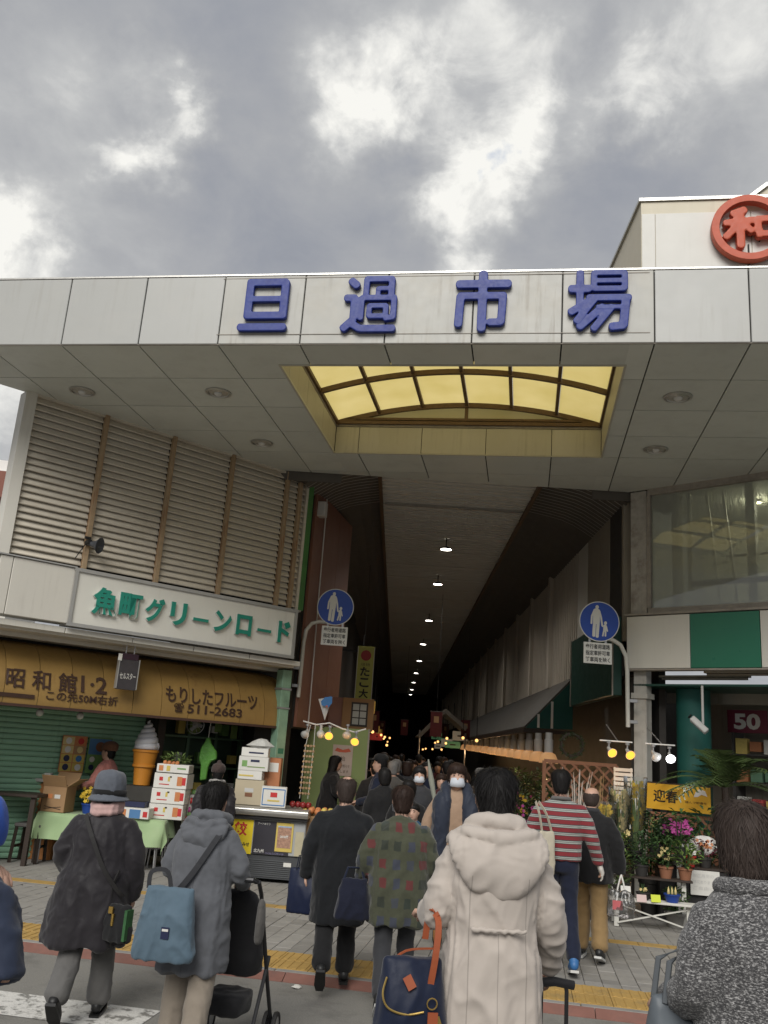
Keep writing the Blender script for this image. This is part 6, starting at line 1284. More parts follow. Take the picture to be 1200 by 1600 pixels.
    # ---- hair
    if hair:
        q = MB(); ax = lambda b, z, rx, ry: (H0.x + fx * b, H0.y + fy * b, z, rx, ry)
        if hair == 'short': S = [ax(-.050, 1.405, .045, .032), ax(-.045, 1.43, .060, .052), ax(-.032, 1.47, .071, .070), ax(-.022, 1.51, .082, .082), ax(-.006, 1.55, .088, .098), ax(-.002, 1.585, .076, .088), ax(-.004, 1.608, .048, .055), ax(-.004, 1.615, .02, .022)]
        elif hair == 'bob': S = [ax(-.048, 1.375, .050, .035), ax(-.045, 1.40, .070, .055), ax(-.032, 1.44, .086, .076), ax(-.022, 1.49, .094, .090), ax(-.006, 1.545, .092, .104), ax(-.002, 1.588, .076, .09), ax(-.004, 1.612, .046, .055), ax(-.004, 1.62, .02, .022)]
        elif hair == 'long': S = [ax(-.085, 1.14, .07, .035), ax(-.080, 1.24, .09, .05), ax(-.060, 1.36, .092, .065), ax(-.035, 1.43, .092, .08), ax(-.022, 1.49, .093, .090), ax(-.006, 1.55, .092, .100), ax(-.002, 1.59, .078, .088), ax(-.004, 1.615, .03, .035)]
        elif hair == 'bald': S = [ax(-.048, 1.415, .048, .035), ax(-.042, 1.445, .068, .055), ax(-.034, 1.485, .081, .068), ax(-.032, 1.52, .083, .070), ax(-.036, 1.545, .074, .060)]
        loft(q, smooth_secs(S), 28, 2.05)
        hmesh = fuse(q, 'hair', hm, .009 / detail ** .5, 1, hair=.005, seed=seed)
        if detail > .95 and hair != 'bald':         # loose strands over the nearest heads
            st = MB(); rn = random.Random(seed); vs_ = [v.co.copy() for v in hmesh.vertices]; ns_ = [v.normal.copy() for v in hmesh.vertices]
            for i in range(1500 if detail > 1.15 else 500):
                k = rn.randrange(len(vs_)); p, n_ = vs_[k], ns_[k]; dn = Vector((rn.uniform(-.5, .5), rn.uniform(-.4, .2), -1)); t = (dn - n_ * dn.dot(n_)).normalized(); l = rn.uniform(.03, .08); sd = t.cross(n_) * rn.uniform(.0006, .0018); a = p + n_ * .001; b = p + t * l * .5 + n_ * rn.uniform(.004, .009); c = p + t * l + n_ * (rn.uniform(-.002, .008) if i % 12 else rn.uniform(.01, .02))
                st.add([a - sd, a + sd, b + sd, b - sd, c], [(0, 1, 2, 3), (3, 2, 4)])
            bm = bmesh.new(); bm.from_mesh(hmesh); tmp = st.mesh('t', hm, smooth='all'); bm.from_mesh(tmp); bm.to_mesh(hmesh); bm.free(); bpy.data.meshes.remove(tmp)
        link('hair', hmesh, o)
    # ---- trousers
    if bottom:
        q = MB(); loft(q, smooth_secs([(0, 0, .76, .15, .105), (0, 0, .86, .165, .115), (0, ly(.98), .98, .15, .10), (0, ly(1.04), 1.04, .13, .09)]))
        for sg, (kn, an) in ((-1, legs[0]), (1, legs[1])): a = L(an); limb(q, [(sg * .082, 0, .82), kn, a + Vector((0, 0, .01))], list(legr))
        link('trousers', fuse(q, 'trousers', bottom, vx * 1.1, 3, wr=.006, seed=seed + 3, freq=(9, 9, 11)), o)
    # ---- shoes
    lowest = 9.0
    for k, (sg, (kn, an)) in enumerate(((-1, legs[0]), (1, legs[1]))):
        pit = feet[k]; q = MB(); limb(q, [(0, -.055, -.045), (0, .02, -.040), (0, .10, -.050), (0, .165, -.055)], [.036, .042, .042, .030], 12); limb(q, [(0, -.03, -.03), (0, -.012, .025)], [.042, .040], 10)
        rot = Matrix.Rotation(pit, 4, 'X'); T = Matrix.Translation(an) @ rot
        def flatten(co, no): co[:, 2] = np.maximum(co[:, 2], -.082); return co
        me = fuse(q, 'shoe', shoe or m_shoe_black, .010, 3, post=flatten); me.transform(T); so = link('shoe', me, o); lowest = min(lowest, min((v.co.z for v in me.vertices)))
        sm_ = MB().prism([(-.034, -.092), (-.040, 0), (-.044, .10), (-.028, .185), (.028, .185), (.044, .10), (.040, 0), (.034, -.092)], -.098, -.078).mesh('sole', sole or m_shoe_black); sm_.transform(T); link('sole', sm_, so); lowest = min(lowest, min(v.co.z for v in sm_.vertices))
    o.location.z = ground - lowest * s
    # ---- top garment
    c = dict(hem=.56, hw=.225, hd=.165, waist=.185, wd=.14, chest=.195, cd=.145, sh=.175, collar=.07, colh=1.385, hemf=.008, fold=7, puff=0.0); c.update(coat or {})
    q = MB(); hz = c['hem']; S = [(c.get('hx', 0), 0, hz, c['hw'], c['hd'])]
    if hz < .80: S.append((c.get('hx', 0) * .4, 0, .86, (c['hw'] + c['waist']) / 2 + .005, (c['hd'] + c['wd']) / 2 + .004))
    else: S.append((0, 0, hz + .06, c['hw'], c['hd']))
    S += [(0, ly(1.03), 1.03, c['waist'], c['wd']), (0, ly(1.19) - hunch * .1, 1.19, c['chest'], c['cd']), (0, ly(1.275), 1.275, c['sh'], .118 + c['puff']), (0, ly(1.325), 1.325, c['sh'] * .80, .098 + c['puff']), (0, ly(1.355) - .005, 1.355, c['sh'] * .52, .078), (0, ly(c['colh']) - .01, c['colh'], c['collar'], c['collar'] * .95)]
    loft(q, smooth_secs(S), 30)
    for sg, sh, (el_, wr_) in ((-1, shl, arms[0]), (1, shr, arms[1])):
        el_, wr_ = L(el_), L(wr_); p0 = Vector((sg * (c['sh'] - .028), sh.y, 1.272)); limb(q, [p0, p0.lerp(el_, .5) + Vector((sg * .012, -.006, 0)), el_, wr_], [sleeve[0], sleeve[0] * .98, sleeve[1], sleeve[2]], 16)
    hemp = (hz, .45, c['hemf'], c['fold']) if hz < .8 else None
    g_ = link(c.get('part', 'coat'), fuse(q, 'coat', top, vx, 4, wr=wr, seed=seed, hem=hemp), o); o['_rig'] = 0; del o['_rig']
    return o, dict(H0=H0, F=F, ly=ly, coat=g_)
def add_mask(o, F_):
    q = MB(); na, nz_ = 15, 7; vs = []
    for t in (0, .0035):
        for j in range(nz_):
            z = 1.404 + .084 * j / (nz_ - 1); k = j / (nz_ - 1)
            for i in range(na):
                th = R(-60 + 120 * i / (na - 1)); w_ = .062 + .014 * math.sin(math.pi * min(1, k * .7 + .25)); f_ = .020 + (.078 + .016 * math.sin(math.pi * k ** .8)) * math.cos(th) ** .8
                vs.append(F_(w_ * math.sin(th), f_ + .004 - t, z + .010 * abs(math.sin(th)) * (.5 - k)))
    fs = [(j * na + i, j * na + i + 1, (j + 1) * na + i + 1, (j + 1) * na + i) for j in range(nz_ - 1) for i in range(na - 1)]; N0 = na * nz_
    fs += [tuple(N0 + v for v in reversed(f)) for f in fs]; m_ = q.add(vs, fs).build('face_mask', m_mask, o, smooth='all')
    for sg in (-1, 1): MB().tube([F_(sg * .070, .030, 1.462), F_(sg * .080, -.010, 1.478), F_(sg * .070, .028, 1.415)], .0016, 4).build('ear_loop', m_mask, m_)
def part(o, q, name, m, vox=.010, it=3, wr=.004, seed=0, **k): return link(name, fuse(q, name, m, vox, it, wr=wr, seed=seed, **k), o)
def strap(o, pts, w, m, name='strap', t=.006, nrm=(0, 0, 1)): q = MB(); p, _ = cr_spline(pts, [1] * len(pts), 5); [q.bar(a, b + (b - a) * .06, w, t, nrm) for a, b in zip(p, p[1:])]; return q.build(name, m, o)
def bag(label, loc, rz, w, d, h, m, seed=0, taper=.8, wr=.006, name='handbag', cat='bag', sag=.03):
    o = thing(name, label, cat, loc, rz); q = MB(); loft(q, smooth_secs([(0, 0, .0, w / 2 * .85, d / 2 * .8), (0, 0, .015, w / 2, d / 2), (0, 0, h * .5, w / 2 * (1 + taper) / 2, d / 2 * 1.05), (0, 0, h * .92, w / 2 * taper, d / 2 * .5), (0, 0, h, w / 2 * taper * .96, d / 2 * .28)]), 28, 3.2)
    link('bag_body', fuse(q, 'bag_body', m, .009, 3, wr=wr, seed=seed, freq=(11, 11, 9)), o); return o
WALK_A = ([(-.09, .13, .48), (-.095, .17, .085)], [(.09, -.03, .46), (.095, -.26, .19)])      # left leg forward, right heel lifted
WALK_B = ([(-.09, -.03, .46), (-.095, -.24, .18)], [(.09, .13, .48), (.095, .18, .085)])
FEET_A, FEET_B = (.10, -.75), (-.72, .10)
# 1 woman in the grey hat
m_pufcoat = cloth('coat_black_nylon', (.020, .018, .021), .55, var=.15, scale=6, bump=.3, bscale=40)
m_pink = cloth('scarf_pink', (.50, .33, .31)); m_hatgrey = cloth('hat_grey', (.095, .105, .125), var=.2, scale=30)
o, g = person('woman walking in a black A-line coat, grey brimmed hat and pink scarf', (-1.92, 6.28, 0), R(4), 1.475, m_pufcoat, arms=([(-.265, .02, 1.05), (-.225, .16, .93)], [(.26, -.01, 1.02), (.255, .08, .80)]), legs=WALK_B, feet=FEET_B, lean=.03, hair='bob', hm=m_hair_brown, bottom=m_trouser_grey, seed=1, detail=1.1,
              coat=dict(hem=.47, hw=.295, hd=.20, waist=.215, wd=.155, chest=.21, cd=.15, sh=.19, puff=.01, hx=-.05, hemf=.018, fold=5), sleeve=(.080, .072, .060), ground=0, wr=.009, legr=(.098, .082, .085), hands=(False, True))
q = MB(); h0 = g['H0']; loft(q, smooth_secs([(0, h0.y - .01, 1.475, .112, .125), (0, h0.y - .01, 1.54, .114, .126), (0, h0.y - .014, 1.60, .104, .116), (0, h0.y - .016, 1.640, .078, .088), (0, h0.y - .016, 1.655, .03, .035)]), 28, 2.1)
loft(q, [(0, h0.y - .012, 1.440, .150, .165), (0, h0.y - .012, 1.450, .150, .166), (0, h0.y - .012, 1.480, .113, .128)], 32, 2.0)
ht = part(o, q, 'hat', m_hatgrey, .009, 2, .004, 3); MB().lathe([(.118, 1.474), (.125, 1.476), (.126, 1.518), (.118, 1.521)], (0, h0.y - .012, 0), 32, cap=False).build('hat_band', m_dark_cloth, ht, smooth='all')
q = MB(); [limb(q, [(-.09, h0.y - .02, zz), (-.055, h0.y - .105, zz - .012), (.05, h0.y - .110, zz - .004), (.092, h0.y - .01, zz + .01), (.06, h0.y + .07, zz), (-.05, h0.y + .07, zz), (-.09, h0.y - .02, zz)], [.028] * 7, 12) for zz in (1.372, 1.408)]; part(o, q, 'scarf', m_pink, .009, 2, .006, 9)
strap(o, [(-.115, -.11, 1.345), (-.03, -.172, 1.20), (.08, -.178, 1.0), (.19, -.15, .86), (.235, -.13, .82)], .030, m_black_paint, 'bag_strap', .006, (0, 1, .2))
hb_ = bag('small black shoulder bag with green edge on the hat-wearing woman', (-1.695, 6.13, .515), R(-20), .20, .09, .22, m_dark_cloth, 1, .9, name='shoulder_bag'); MB().box((.088, -.02, .11), (.02, .07, .18)).build('green_panel', mat('panel_green', (.03, .10, .035), .6, var=.6, scale=30), hb_); MB().box((-.03, -.05, .19), (.03, .012, .04)).cyl((-.01, -.05, .10), (-.01, -.05, .17), .010, 8).build('buckle', mat('brass', (.55, .36, .10), .3, metal=.9), hb_); MB().tube([(-.08, 0, .20), (-.08, 0, .33), (-.05, .01, .42)], .010, 6).build('strap_end', m_black_paint, hb_)
# 2 person in the grey hooded coat pushing a stroller
m_greycoat = cloth('coat_grey_wool', (.105, .110, .122), .9, var=.12, scale=25, seams=[('X', 0.0, .002, .3, 1.15)])
o, g = person('person in a grey hooded coat with a blue shoulder bag, pushing a stroller', (-1.10, 5.62, 0), R(-8), 1.50, m_greycoat, arms=([(-.225, .06, 1.06), (-.13, .27, .98)], [(.235, .07, 1.06), (.19, .30, .98)]), legs=([(-.10, .08, .47), (-.11, .05, .085)], [(.10, -.05, .46), (.11, -.20, .13)]), feet=(.05, -.45), lean=.09, hunch=.10, hair='short', seed=2, bottom=m_tan, detail=1.2,
              coat=dict(hem=.50, hw=.215, hd=.165, waist=.185, wd=.145, chest=.19, cd=.14, sh=.165, hemf=.012), sleeve=(.068, .060, .048), ground=0, wr=.008, legr=(.092, .078, .076))
def hood(o, g, m, w=.15, drop=.20, thick=.03, seed=0, z=1.385):
    q = MB(); y = g['H0'].y
    limb(q, [(.060, y + .075, z - .035), (.095, y + .01, z - .005), (.080, y - .075, z + .012), (0, y - .105, z + .016), (-.080, y - .075, z + .012), (-.095, y + .01, z - .005), (-.060, y + .075, z - .035)], [thick * .8] + [thick] * 5 + [thick * .8], 12)
    loft(q, smooth_secs([(0, y - .150, z - drop, w * .16, .016), (0, y - .165, z - drop * .86, w * .55, .032), (0, y - .168, z - drop * .55, w * .92, .046), (0, y - .140, z - drop * .25, w * 1.05, .052), (0, y - .095, z - .025, w * .98, .050), (0, y - .075, z + .004, w * .62, .040)]), 30, 2.15)
    limb(q, [(w * .98, y - .035, z - .065), (w * .72, y - .125, z - .020), (0, y - .172, z - .035), (-w * .72, y - .125, z - .020), (-w * .98, y - .035, z - .065)], [.016, .024, .026, .024, .016], 12)
    return part(o, q, 'hood', m, .008, 1, .009, seed, freq=(6, 6, 12))
hood(o, g, m_greycoat, .15, .20, .034, 4)
strap(o, [(.13, -.02, 1.345), (.10, -.115, 1.26), (0, -.155, 1.08), (-.11, -.175, .93), (-.17, -.175, .88)], .034, m_char, 'bag_strap', .007, (0, 1, .2))
m_bagblue = cloth('bag_slate_blue', (.085, .130, .170), .7, var=.12, scale=9)
b_ = bag('large slate blue cloth shoulder bag hanging behind the grey coat', (-1.215, 5.38, .60), R(-6), .35, .12, .38, m_bagblue, 5, .82, .008, 'shoulder_bag'); MB().box((.02, -.071, .15), (.045, .004, .06)).build('label_patch', m_navy, b_); MB().box((.02, -.0735, .165), (.035, .002, .012)).build('label_line', m_paper, b_)
strap(b_, [(-.13, 0, .36), (-.12, -.01, .45), (-.03, -.01, .46), (.0, 0, .37)], .024, m_char, 'handle', .006, (0, 1, 0)); strap(b_, [(.12, 0, .37), (.05, 0, .34), (-.08, 0, .35)], .03, m_char, 'top_band', .01, (0, 1, 0))
# stroller
sr = thing('stroller', 'black folding baby stroller pushed by the person in the grey coat', 'stroller', (-.93, 5.98, 0), R(-8)); m_strol = cloth('stroller_black', (.014, .014, .016), .7); m_tube = mat('stroller_tube', (.03, .03, .032), .35, metal=.4)
for sx in (-.215, .215):
    MB().tube([(sx, -.30, 1.0), (sx, -.22, .92), (sx, .12, .36), (sx, .30, .09)], .013, 8).build('frame_tube', m_tube, sr, smooth=True); MB().tube([(sx, -.20, .09), (sx, .02, .40), (sx, .10, .52)], .012, 8).build('frame_tube', m_tube, sr, smooth=True)
    for yy in (-.20, .30):
        for dx in (-.03, .03):
            w_ = MB().lathe([(.055, -.012), (.078, -.012), (.082, 0), (.078, .012), (.055, .012)], n=20, cap=False).build('wheel', mat('tyre', (.02, .02, .02), .7), sr, loc=(sx + dx, yy, .083), rot=(0, R(90), 0), smooth=40); MB().cyl((0, 0, -.008), (0, 0, .008), .056, 14).build('hub', m_steel, w_)
        MB().box((sx, yy, .10), (.05, .03, .05)).build('wheel_fork', m_tube, sr)
MB().tube([(-.20, -.30, 1.0), (-.19, -.33, 1.01), (.19, -.33, 1.01), (.20, -.30, 1.0)], .016, 8).build('push_bar', m_tube, sr)
MB().tube([(-.20, -.20, .10), (.20, -.20, .10)], .009, 6).build('axle', m_tube, sr)
q = MB(); loft(q, smooth_secs([(0, .16, .40, .15, .12), (0, .10, .50, .17, .09), (0, .02, .70, .17, .055), (0, -.05, .86, .16, .045), (0, -.06, .91, .10, .03)]), 24, 3); link('seat_shell', fuse(q, 'seat_shell', m_strol, .014, 3, wr=.006, seed=8), sr)
q = MB(); loft(q, smooth_secs([(0, .02, .20, .10, .10), (0, .03, .22, .13, .13), (0, .04, .30, .14, .14), (0, .04, .32, .12, .12)]), 24, 3.4); link('basket', fuse(q, 'basket', m_strol, .014, 3, wr=.008, seed=12), sr)
q = MB(); limb(q, [(.235, -.26, .88), (.24, -.27, .78), (.235, -.26, .68)], [.04, .055, .05], 12, flat=.5, fdir=(1, 0, 0)); link('hanging_pouch', fuse(q, 'hanging_pouch', cloth('pouch_grey', (.09, .085, .08)), .012, 2), sr)
# 3 man in the long black coat
o, g = person('balding man walking in a long black overcoat', (-.37, 7.42, 0), R(3), 1.49, cloth('overcoat_black', (.011, .012, .014), .9, seams=[('X', 0.0, .002, .3, 1.3)]), arms=([(-.265, .0, 1.03), (-.29, .07, .82)], [(.25, .06, 1.03), (.20, .19, .86)]), legs=WALK_B, feet=FEET_B, lean=.06, hunch=.12, hair='short', hm=m_hair_mix, bottom=m_dark_cloth, seed=3, coat=dict(hem=.46, hw=.225, hd=.165, waist=.21, wd=.15, chest=.215, cd=.15, sh=.19), sleeve=(.082, .07, .056), legr=(.09, .075, .08))
q = MB(); q.lathe([(.001, .0275), (.026, .024), (.042, .014), (.050, 0)], (0, g['H0'].y - .025, 1.594), 18, cap=False); q.build('bald_patch', m_skin, o, smooth='all')
b_ = bag('tall navy paper tote in the left hand of the man in the black overcoat', (-.655, 7.50, .535), R(-12), .24, .10, .33, mat('tote_navy', (.008, .013, .038), .4, var=.2), 8, 1.0, .003, 'tote_bag')
for dy in (-.03, .03): MB().tube([(-.06, dy, .32), (-.05, dy * .6, .42), (.03, dy * .6, .43), (.06, dy, .32)], .005, 5).build('handle', m_navy_cloth, b_)
# 4 woman in the patterned jacket
m_patt = mat('jacket_olive', (.052, .056, .034), .9, var=.25, scale=40, bump=.3, bscale=220, sheen=.2); nt = m_patt.node_tree; N_ = nt.nodes; bs = N_['Principled BSDF']; src = bs.inputs['Base Color'].links[0].from_socket
tcn = N_.new('ShaderNodeTexCoord'); mp = N_.new('ShaderNodeMapping'); mp.inputs['Scale'].default_value = (10.5, .01, 8.0); mp.inputs['Location'].default_value = (.5, 0, .3); wz = N_.new('ShaderNodeTexNoise'); wz.inputs['Scale'].default_value = 9; nt.links.new(tcn.outputs['Object'], wz.inputs['Vector']); wm = N_.new('ShaderNodeMix'); wm.data_type = 'VECTOR'; wm.inputs[0].default_value = .045; nt.links.new(tcn.outputs['Object'], wm.inputs[4]); nt.links.new(wz.outputs['Color'], wm.inputs[5]); nt.links.new(wm.outputs[1], mp.inputs[0]); fl = N_.new('ShaderNodeVectorMath'); fl.operation = 'FLOOR'; nt.links.new(mp.outputs[0], fl.inputs[0]); fr_ = N_.new('ShaderNodeVectorMath'); fr_.operation = 'FRACTION'; nt.links.new(mp.outputs[0], fr_.inputs[0]); wn_ = N_.new('ShaderNodeTexWhiteNoise'); nt.links.new(fl.outputs[0], wn_.inputs['Vector'])
rp = N_.new('ShaderNodeValToRGB'); rp.color_ramp.interpolation = 'CONSTANT'; nt.links.new(wn_.outputs['Value'], rp.inputs[0]); el_ = rp.color_ramp.elements; el_[0].color = (.020, .026, .020, 1); el_[1].position = .30; el_[1].color = (.036, .042, .070, 1)
for p_, c_ in ((.62, (.11, .016, .020, 1)), (.74, (.020, .030, .024, 1)), (.88, (.042, .048, .066, 1))): e_ = el_.new(p_); e_.color = c_
sp3 = N_.new('ShaderNodeSeparateXYZ'); nt.links.new(fr_.outputs[0], sp3.inputs[0]); msk = None
for ax_ in ('X', 'Z'):
    a_ = N_.new('ShaderNodeMath'); a_.operation = 'SUBTRACT'; nt.links.new(sp3.outputs[ax_], a_.inputs[0]); a_.inputs[1].default_value = .5; b2 = N_.new('ShaderNodeMath'); b2.operation = 'ABSOLUTE'; nt.links.new(a_.outputs[0], b2.inputs[0]); c2 = N_.new('ShaderNodeMath'); c2.operation = 'LESS_THAN'; nt.links.new(b2.outputs[0], c2.inputs[0]); c2.inputs[1].default_value = .26
    if msk is None: msk = c2.outputs[0]
    else: d2 = N_.new('ShaderNodeMath'); d2.operation = 'MULTIPLY'; nt.links.new(msk, d2.inputs[0]); nt.links.new(c2.outputs[0], d2.inputs[1]); msk = d2.outputs[0]
mm_ = N_.new('ShaderNodeMath'); mm_.operation = 'MULTIPLY'; nt.links.new(msk, mm_.inputs[0]); mm_.inputs[1].default_value = .8; mx_ = N_.new('ShaderNodeMix'); mx_.data_type = 'RGBA'; nt.links.new(mm_.outputs[0], mx_.inputs[0]); nt.links.new(src, mx_.inputs[6]); nt.links.new(rp.outputs[0], mx_.inputs[7]); nt.links.new(mx_.outputs[2], bs.inputs['Base Color'])
o, g = person('woman in an olive jacket patterned with dark, blue and red squares', (.08, 6.92, 0), R(2), 1.53, m_patt, arms=([(-.255, .02, 1.04), (-.28, .13, .92)], [(.245, .03, 1.03), (.21, .17, .88)]), legs=WALK_B, feet=(-.55, .08), lean=.05, hunch=.10, hair='short', hm=m_hair_brown, bottom=m_char, seed=4, detail=1.1, coat=dict(hem=.62, hw=.225, hd=.17, waist=.22, wd=.16, chest=.21, cd=.15, sh=.18, puff=.008, hemf=.012), sleeve=(.080, .072, .052), ground=0, wr=.009, legr=(.085, .066, .056), sole=m_sole)
b_ = bag('dark navy soft handbag on the forearm of the woman in the patterned jacket', (-.235, 6.86, .63), R(10), .27, .14, .27, cloth('bag_navy_knit', (.009, .011, .024), var=.3, scale=60), 14, .7, .006); MB().tube([(-.08, 0, .25), (-.05, .02, .34), (.05, .05, .34), (.08, .03, .25)], .010, 6).build('handle', m_navy_cloth, b_)
add_mask(o, g['F'])
# 5 masked woman facing the camera
m_sweater = cloth('sweater_tan', (.33, .225, .155), .9, var=.1, scale=30); m_vest = cloth('vest_navy', (.022, .028, .045), .6, bump=.3, bscale=30)
o, g = person('masked woman with brown bob facing the camera, tan sweater under navy vest', (.60, 8.85, SW), R(180), 1.65, m_sweater, arms=([(-.255, -.02, 1.04), (-.24, .06, .84)], [(.255, -.02, 1.04), (.24, .06, .84)]), legs=WALK_A, feet=FEET_A, hair='bob', hm=m_hair_brown, bottom=m_jean, seed=5, coat=dict(hem=.80, hw=.19, hd=.135, waist=.17, wd=.125, chest=.185, cd=.135, sh=.17, part='sweater'), sleeve=(.068, .056, .042), shoe=mat('boot_tan', (.28, .13, .04), .6))
add_mask(o, g['F'])
for sg in (-1, 1):
    q = MB(); loft(q, smooth_secs([(sg * .135, .03, .74, .085, .135), (sg * .13, .03, .95, .08, .135), (sg * .13, .03, 1.15, .085, .145), (sg * .12, .02, 1.30, .08, .12), (sg * .09, .01, 1.37, .05, .085)]), 20, 2.6); part(o, q, 'vest_panel', m_vest, .012, 3, .008, 20 + sg)
q = MB(); limb(q, [(-.075, .12, 1.22), (-.10, .08, 1.34), (-.08, -.03, 1.40), (.08, -.03, 1.40), (.10, .08, 1.34), (.075, .12, 1.22)], [.035, .045, .05, .05, .045, .035], 12); part(o, q, 'vest_collar', m_vest, .011, 2, .008, 25)
q = MB(); loft(q, [(0, -.075, .74, .17, .075), (0, -.075, 1.0, .165, .075), (0, -.07, 1.3, .15, .07)], 20, 3); part(o, q, 'vest_back', m_vest, .014, 2, .006, 26)
# 6 person in the pale beige parka
m_parka = cloth('parka_beige', (.44, .392, .35), .72, var=.07, scale=5, bump=.25, bscale=60, crumple=.35, cscale=7.0, seams=[('X', .108, .0022, .3, 1.22), ('X', 0.0, .0018, .3, 1.02)])
o, g = person('dark-haired person in a pale beige hooded parka close to the camera', (.452, 4.04, 0), R(3), 1.725, m_parka, arms=([(-.213, .02, 1.06), (-.225, .19, 1.03)], [(.226, .02, 1.05), (.262, .18, .87)]), legs=(LEG_STAND_L, [(.09, .10, .47), (.095, .12, .085)]), feet=(0, .1), lean=.03, hunch=.06, hair='short', hm=m_hair_black, seed=6, bottom=m_char, detail=1.75,
              coat=dict(hem=.50, hw=.205, hd=.165, waist=.166, wd=.138, chest=.182, cd=.142, sh=.160, puff=.004, hemf=.014), sleeve=(.069, .063, .050), ground=0, wr=.0085)
hood(o, g, m_parka, .185, .255, .034, 7, 1.388)
q = MB(); yb = g['ly'](1.04); pts = [(-.10 + .20 * i / 12, -.149 - .010 * math.cos((i - 6) * .25) + yb, 1.035 - .004 * (i % 2)) for i in range(13)]; limb(q, pts, [.008] * 13, 8); part(o, q, 'waist_drawstring', m_parka, .006, 1, .004, 3, freq=(60, 20, 20))
# its navy handbag with tan straps
m_tanl = mat('leather_tan', (.30, .075, .03), .45, var=.15, scale=12); m_brass = mat('brass_zip', (.55, .38, .12), .3, metal=.9)
b_ = bag('navy handbag with tan leather straps and zip on the arm of the beige parka', (.125, 3.92, .70), R(12), .30, .17, .31, cloth('bag_navy_nylon', (.009, .014, .034), .5, var=.2), 30, .80, .006)
strap(b_, [(.06, -.06, .22), (.075, -.065, .34), (.09, -.02, .45), (.08, .08, .47), (.07, .10, .36)], .026, m_tanl, 'handle', .006, (0, 1, .3)); strap(b_, [(-.11, .0, .27), (-.03, .01, .33), (.10, .02, .34)], .012, m_tanl, 'side_strap', .006)
MB().tube(cr_spline([(-.115, -.050, .245), (-.132, -.072, .19), (-.11, -.086, .145), (-.04, -.094, .125), (.03, -.094, .135)], [1] * 5, 6)[0], .0042, 6).build('zip', m_brass, b_)
MB().box((-.03, -.083, .235), (.035, .006, .05), rx=R(-12), ry=R(-30)).build('zip_tab', m_tanl, b_); MB().box((.065, -.100, .10), (.040, .008, .07)).build('key_fob', m_tanl, b_); MB().tube([(.06 + .02 * math.cos(t * .524), -.10, .165 + .02 * math.sin(t * .524)) for t in range(13)], .003, 6).build('key_ring', m_brass, b_)
for k in range(2): MB().box((.085 + .012 * k, -.10, .095), (.010, .003, .06), ry=R(-12 - 10 * k)).build('key', m_brass, b_)
# trolley whose handle the parka person grips
tl = thing('shopping_trolley', 'black two-wheeled trolley with a tall handle beside the beige parka', 'trolley', (.745, 4.23, 0), R(4))
MB().tube([(-.055, 0, .50), (-.055, 0, .86), (-.05, 0, .885)], .009, 8).build('handle_tube', m_tube, tl); MB().tube([(.055, 0, .50), (.055, 0, .86), (.05, 0, .885)], .009, 8).build('handle_tube', m_tube, tl); MB().tube([(-.085, 0, .885), (0, -.006, .897), (.085, 0, .885)], .019, 10).build('grip', m_strol, tl, smooth=True)
MB().box((0, .02, .30), (.26, .17, .46)).build('trolley_body', m_strol, tl, bevel=.02)
for sx in (-.11, .11): w_ = MB().lathe([(.02, -.012), (.045, -.012), (.048, 0), (.045, .012), (.02, .012)], n=16).build('wheel', m_black_paint, tl, loc=(sx, -.05, .048), rot=(0, R(90), 0)); MB().cyl((0, 0, -.014), (0, 0, .014), .015, 8).build('hub', m_steel, w_)
# 7 man in the striped sweater
m_str = mat('sweater_striped', (.2, .2, .2), .9, var=.08, bump=.3, bscale=240, sheen=.2); nt = m_str.node_tree; N_ = nt.nodes; bs = N_['Principled BSDF']; tcn = N_.new('ShaderNodeTexCoord'); sp3 = N_.new('ShaderNodeSeparateXYZ'); nt.links.new(tcn.outputs['Object'], sp3.inputs[0]); f1 = N_.new('ShaderNodeMath'); f1.operation = 'MULTIPLY'; nt.links.new(sp3.outputs['Z'], f1.inputs[0]); f1.inputs[1].default_value = 15.5; f2 = N_.new('ShaderNodeMath'); f2.operation = 'FRACT'; nt.links.new(f1.outputs[0], f2.inputs[0]); rp = N_.new('ShaderNodeValToRGB'); rp.color_ramp.interpolation = 'CONSTANT'; nt.links.new(f2.outputs[0], rp.inputs[0]); el_ = rp.color_ramp.elements; el_[0].color = (.19, .022, .028, 1); el_[1].position = .50; el_[1].color = (.035, .04, .045, 1)
for p_, c_ in ((.57, (.34, .36, .33, 1)), (.70, (.05, .055, .055, 1)), (.76, (.30, .32, .30, 1)), (.90, (.035, .04, .045, 1))): e_ = el_.new(p_); e_.color = c_
nt.links.new(rp.outputs[0], bs.inputs['Base Color'])
o, g = person('man from behind in a red, grey and white striped sweater', (1.53, 8.52, SW), R(-6), 1.655, m_str, arms=([(-.245, .02, 1.04), (-.20, .16, .92)], [(.265, -.02, 1.05), (.335, .05, .86)]), legs=([(-.09, .02, .46), (-.10, .03, .085)], [(.09, .0, .46), (.12, -.12, .10)]), feet=(0, -.2), lean=.03, hair='short', bottom=cloth('jean_dark', (.012, .016, .034)), seed=7, coat=dict(hem=.86, hw=.185, hd=.135, waist=.185, wd=.135, chest=.20, cd=.14, sh=.18, part='sweater'), sleeve=(.072, .062, .048), wr=.005, shoe=mat('shoe_blue', (.03, .12, .30), .5), sole=m_sole, skin=m_skin)
q = MB(); wr_ = Vector((.335, .05, .86)); d_ = Vector((.07, .07, -.19)).normalized(); limb(q, [wr_ - d_ * .03, wr_ + d_ * .05, wr_ + d_ * .10], [.034, .046, .040], 12, flat=.55, fdir=(1, 0, 0)); fingers(q, wr_ + d_ * .02, d_, (-1, .2, 0), .5, 1.1); part(o, q, 'white_glove', m_fl_w, .007, 1, 0)
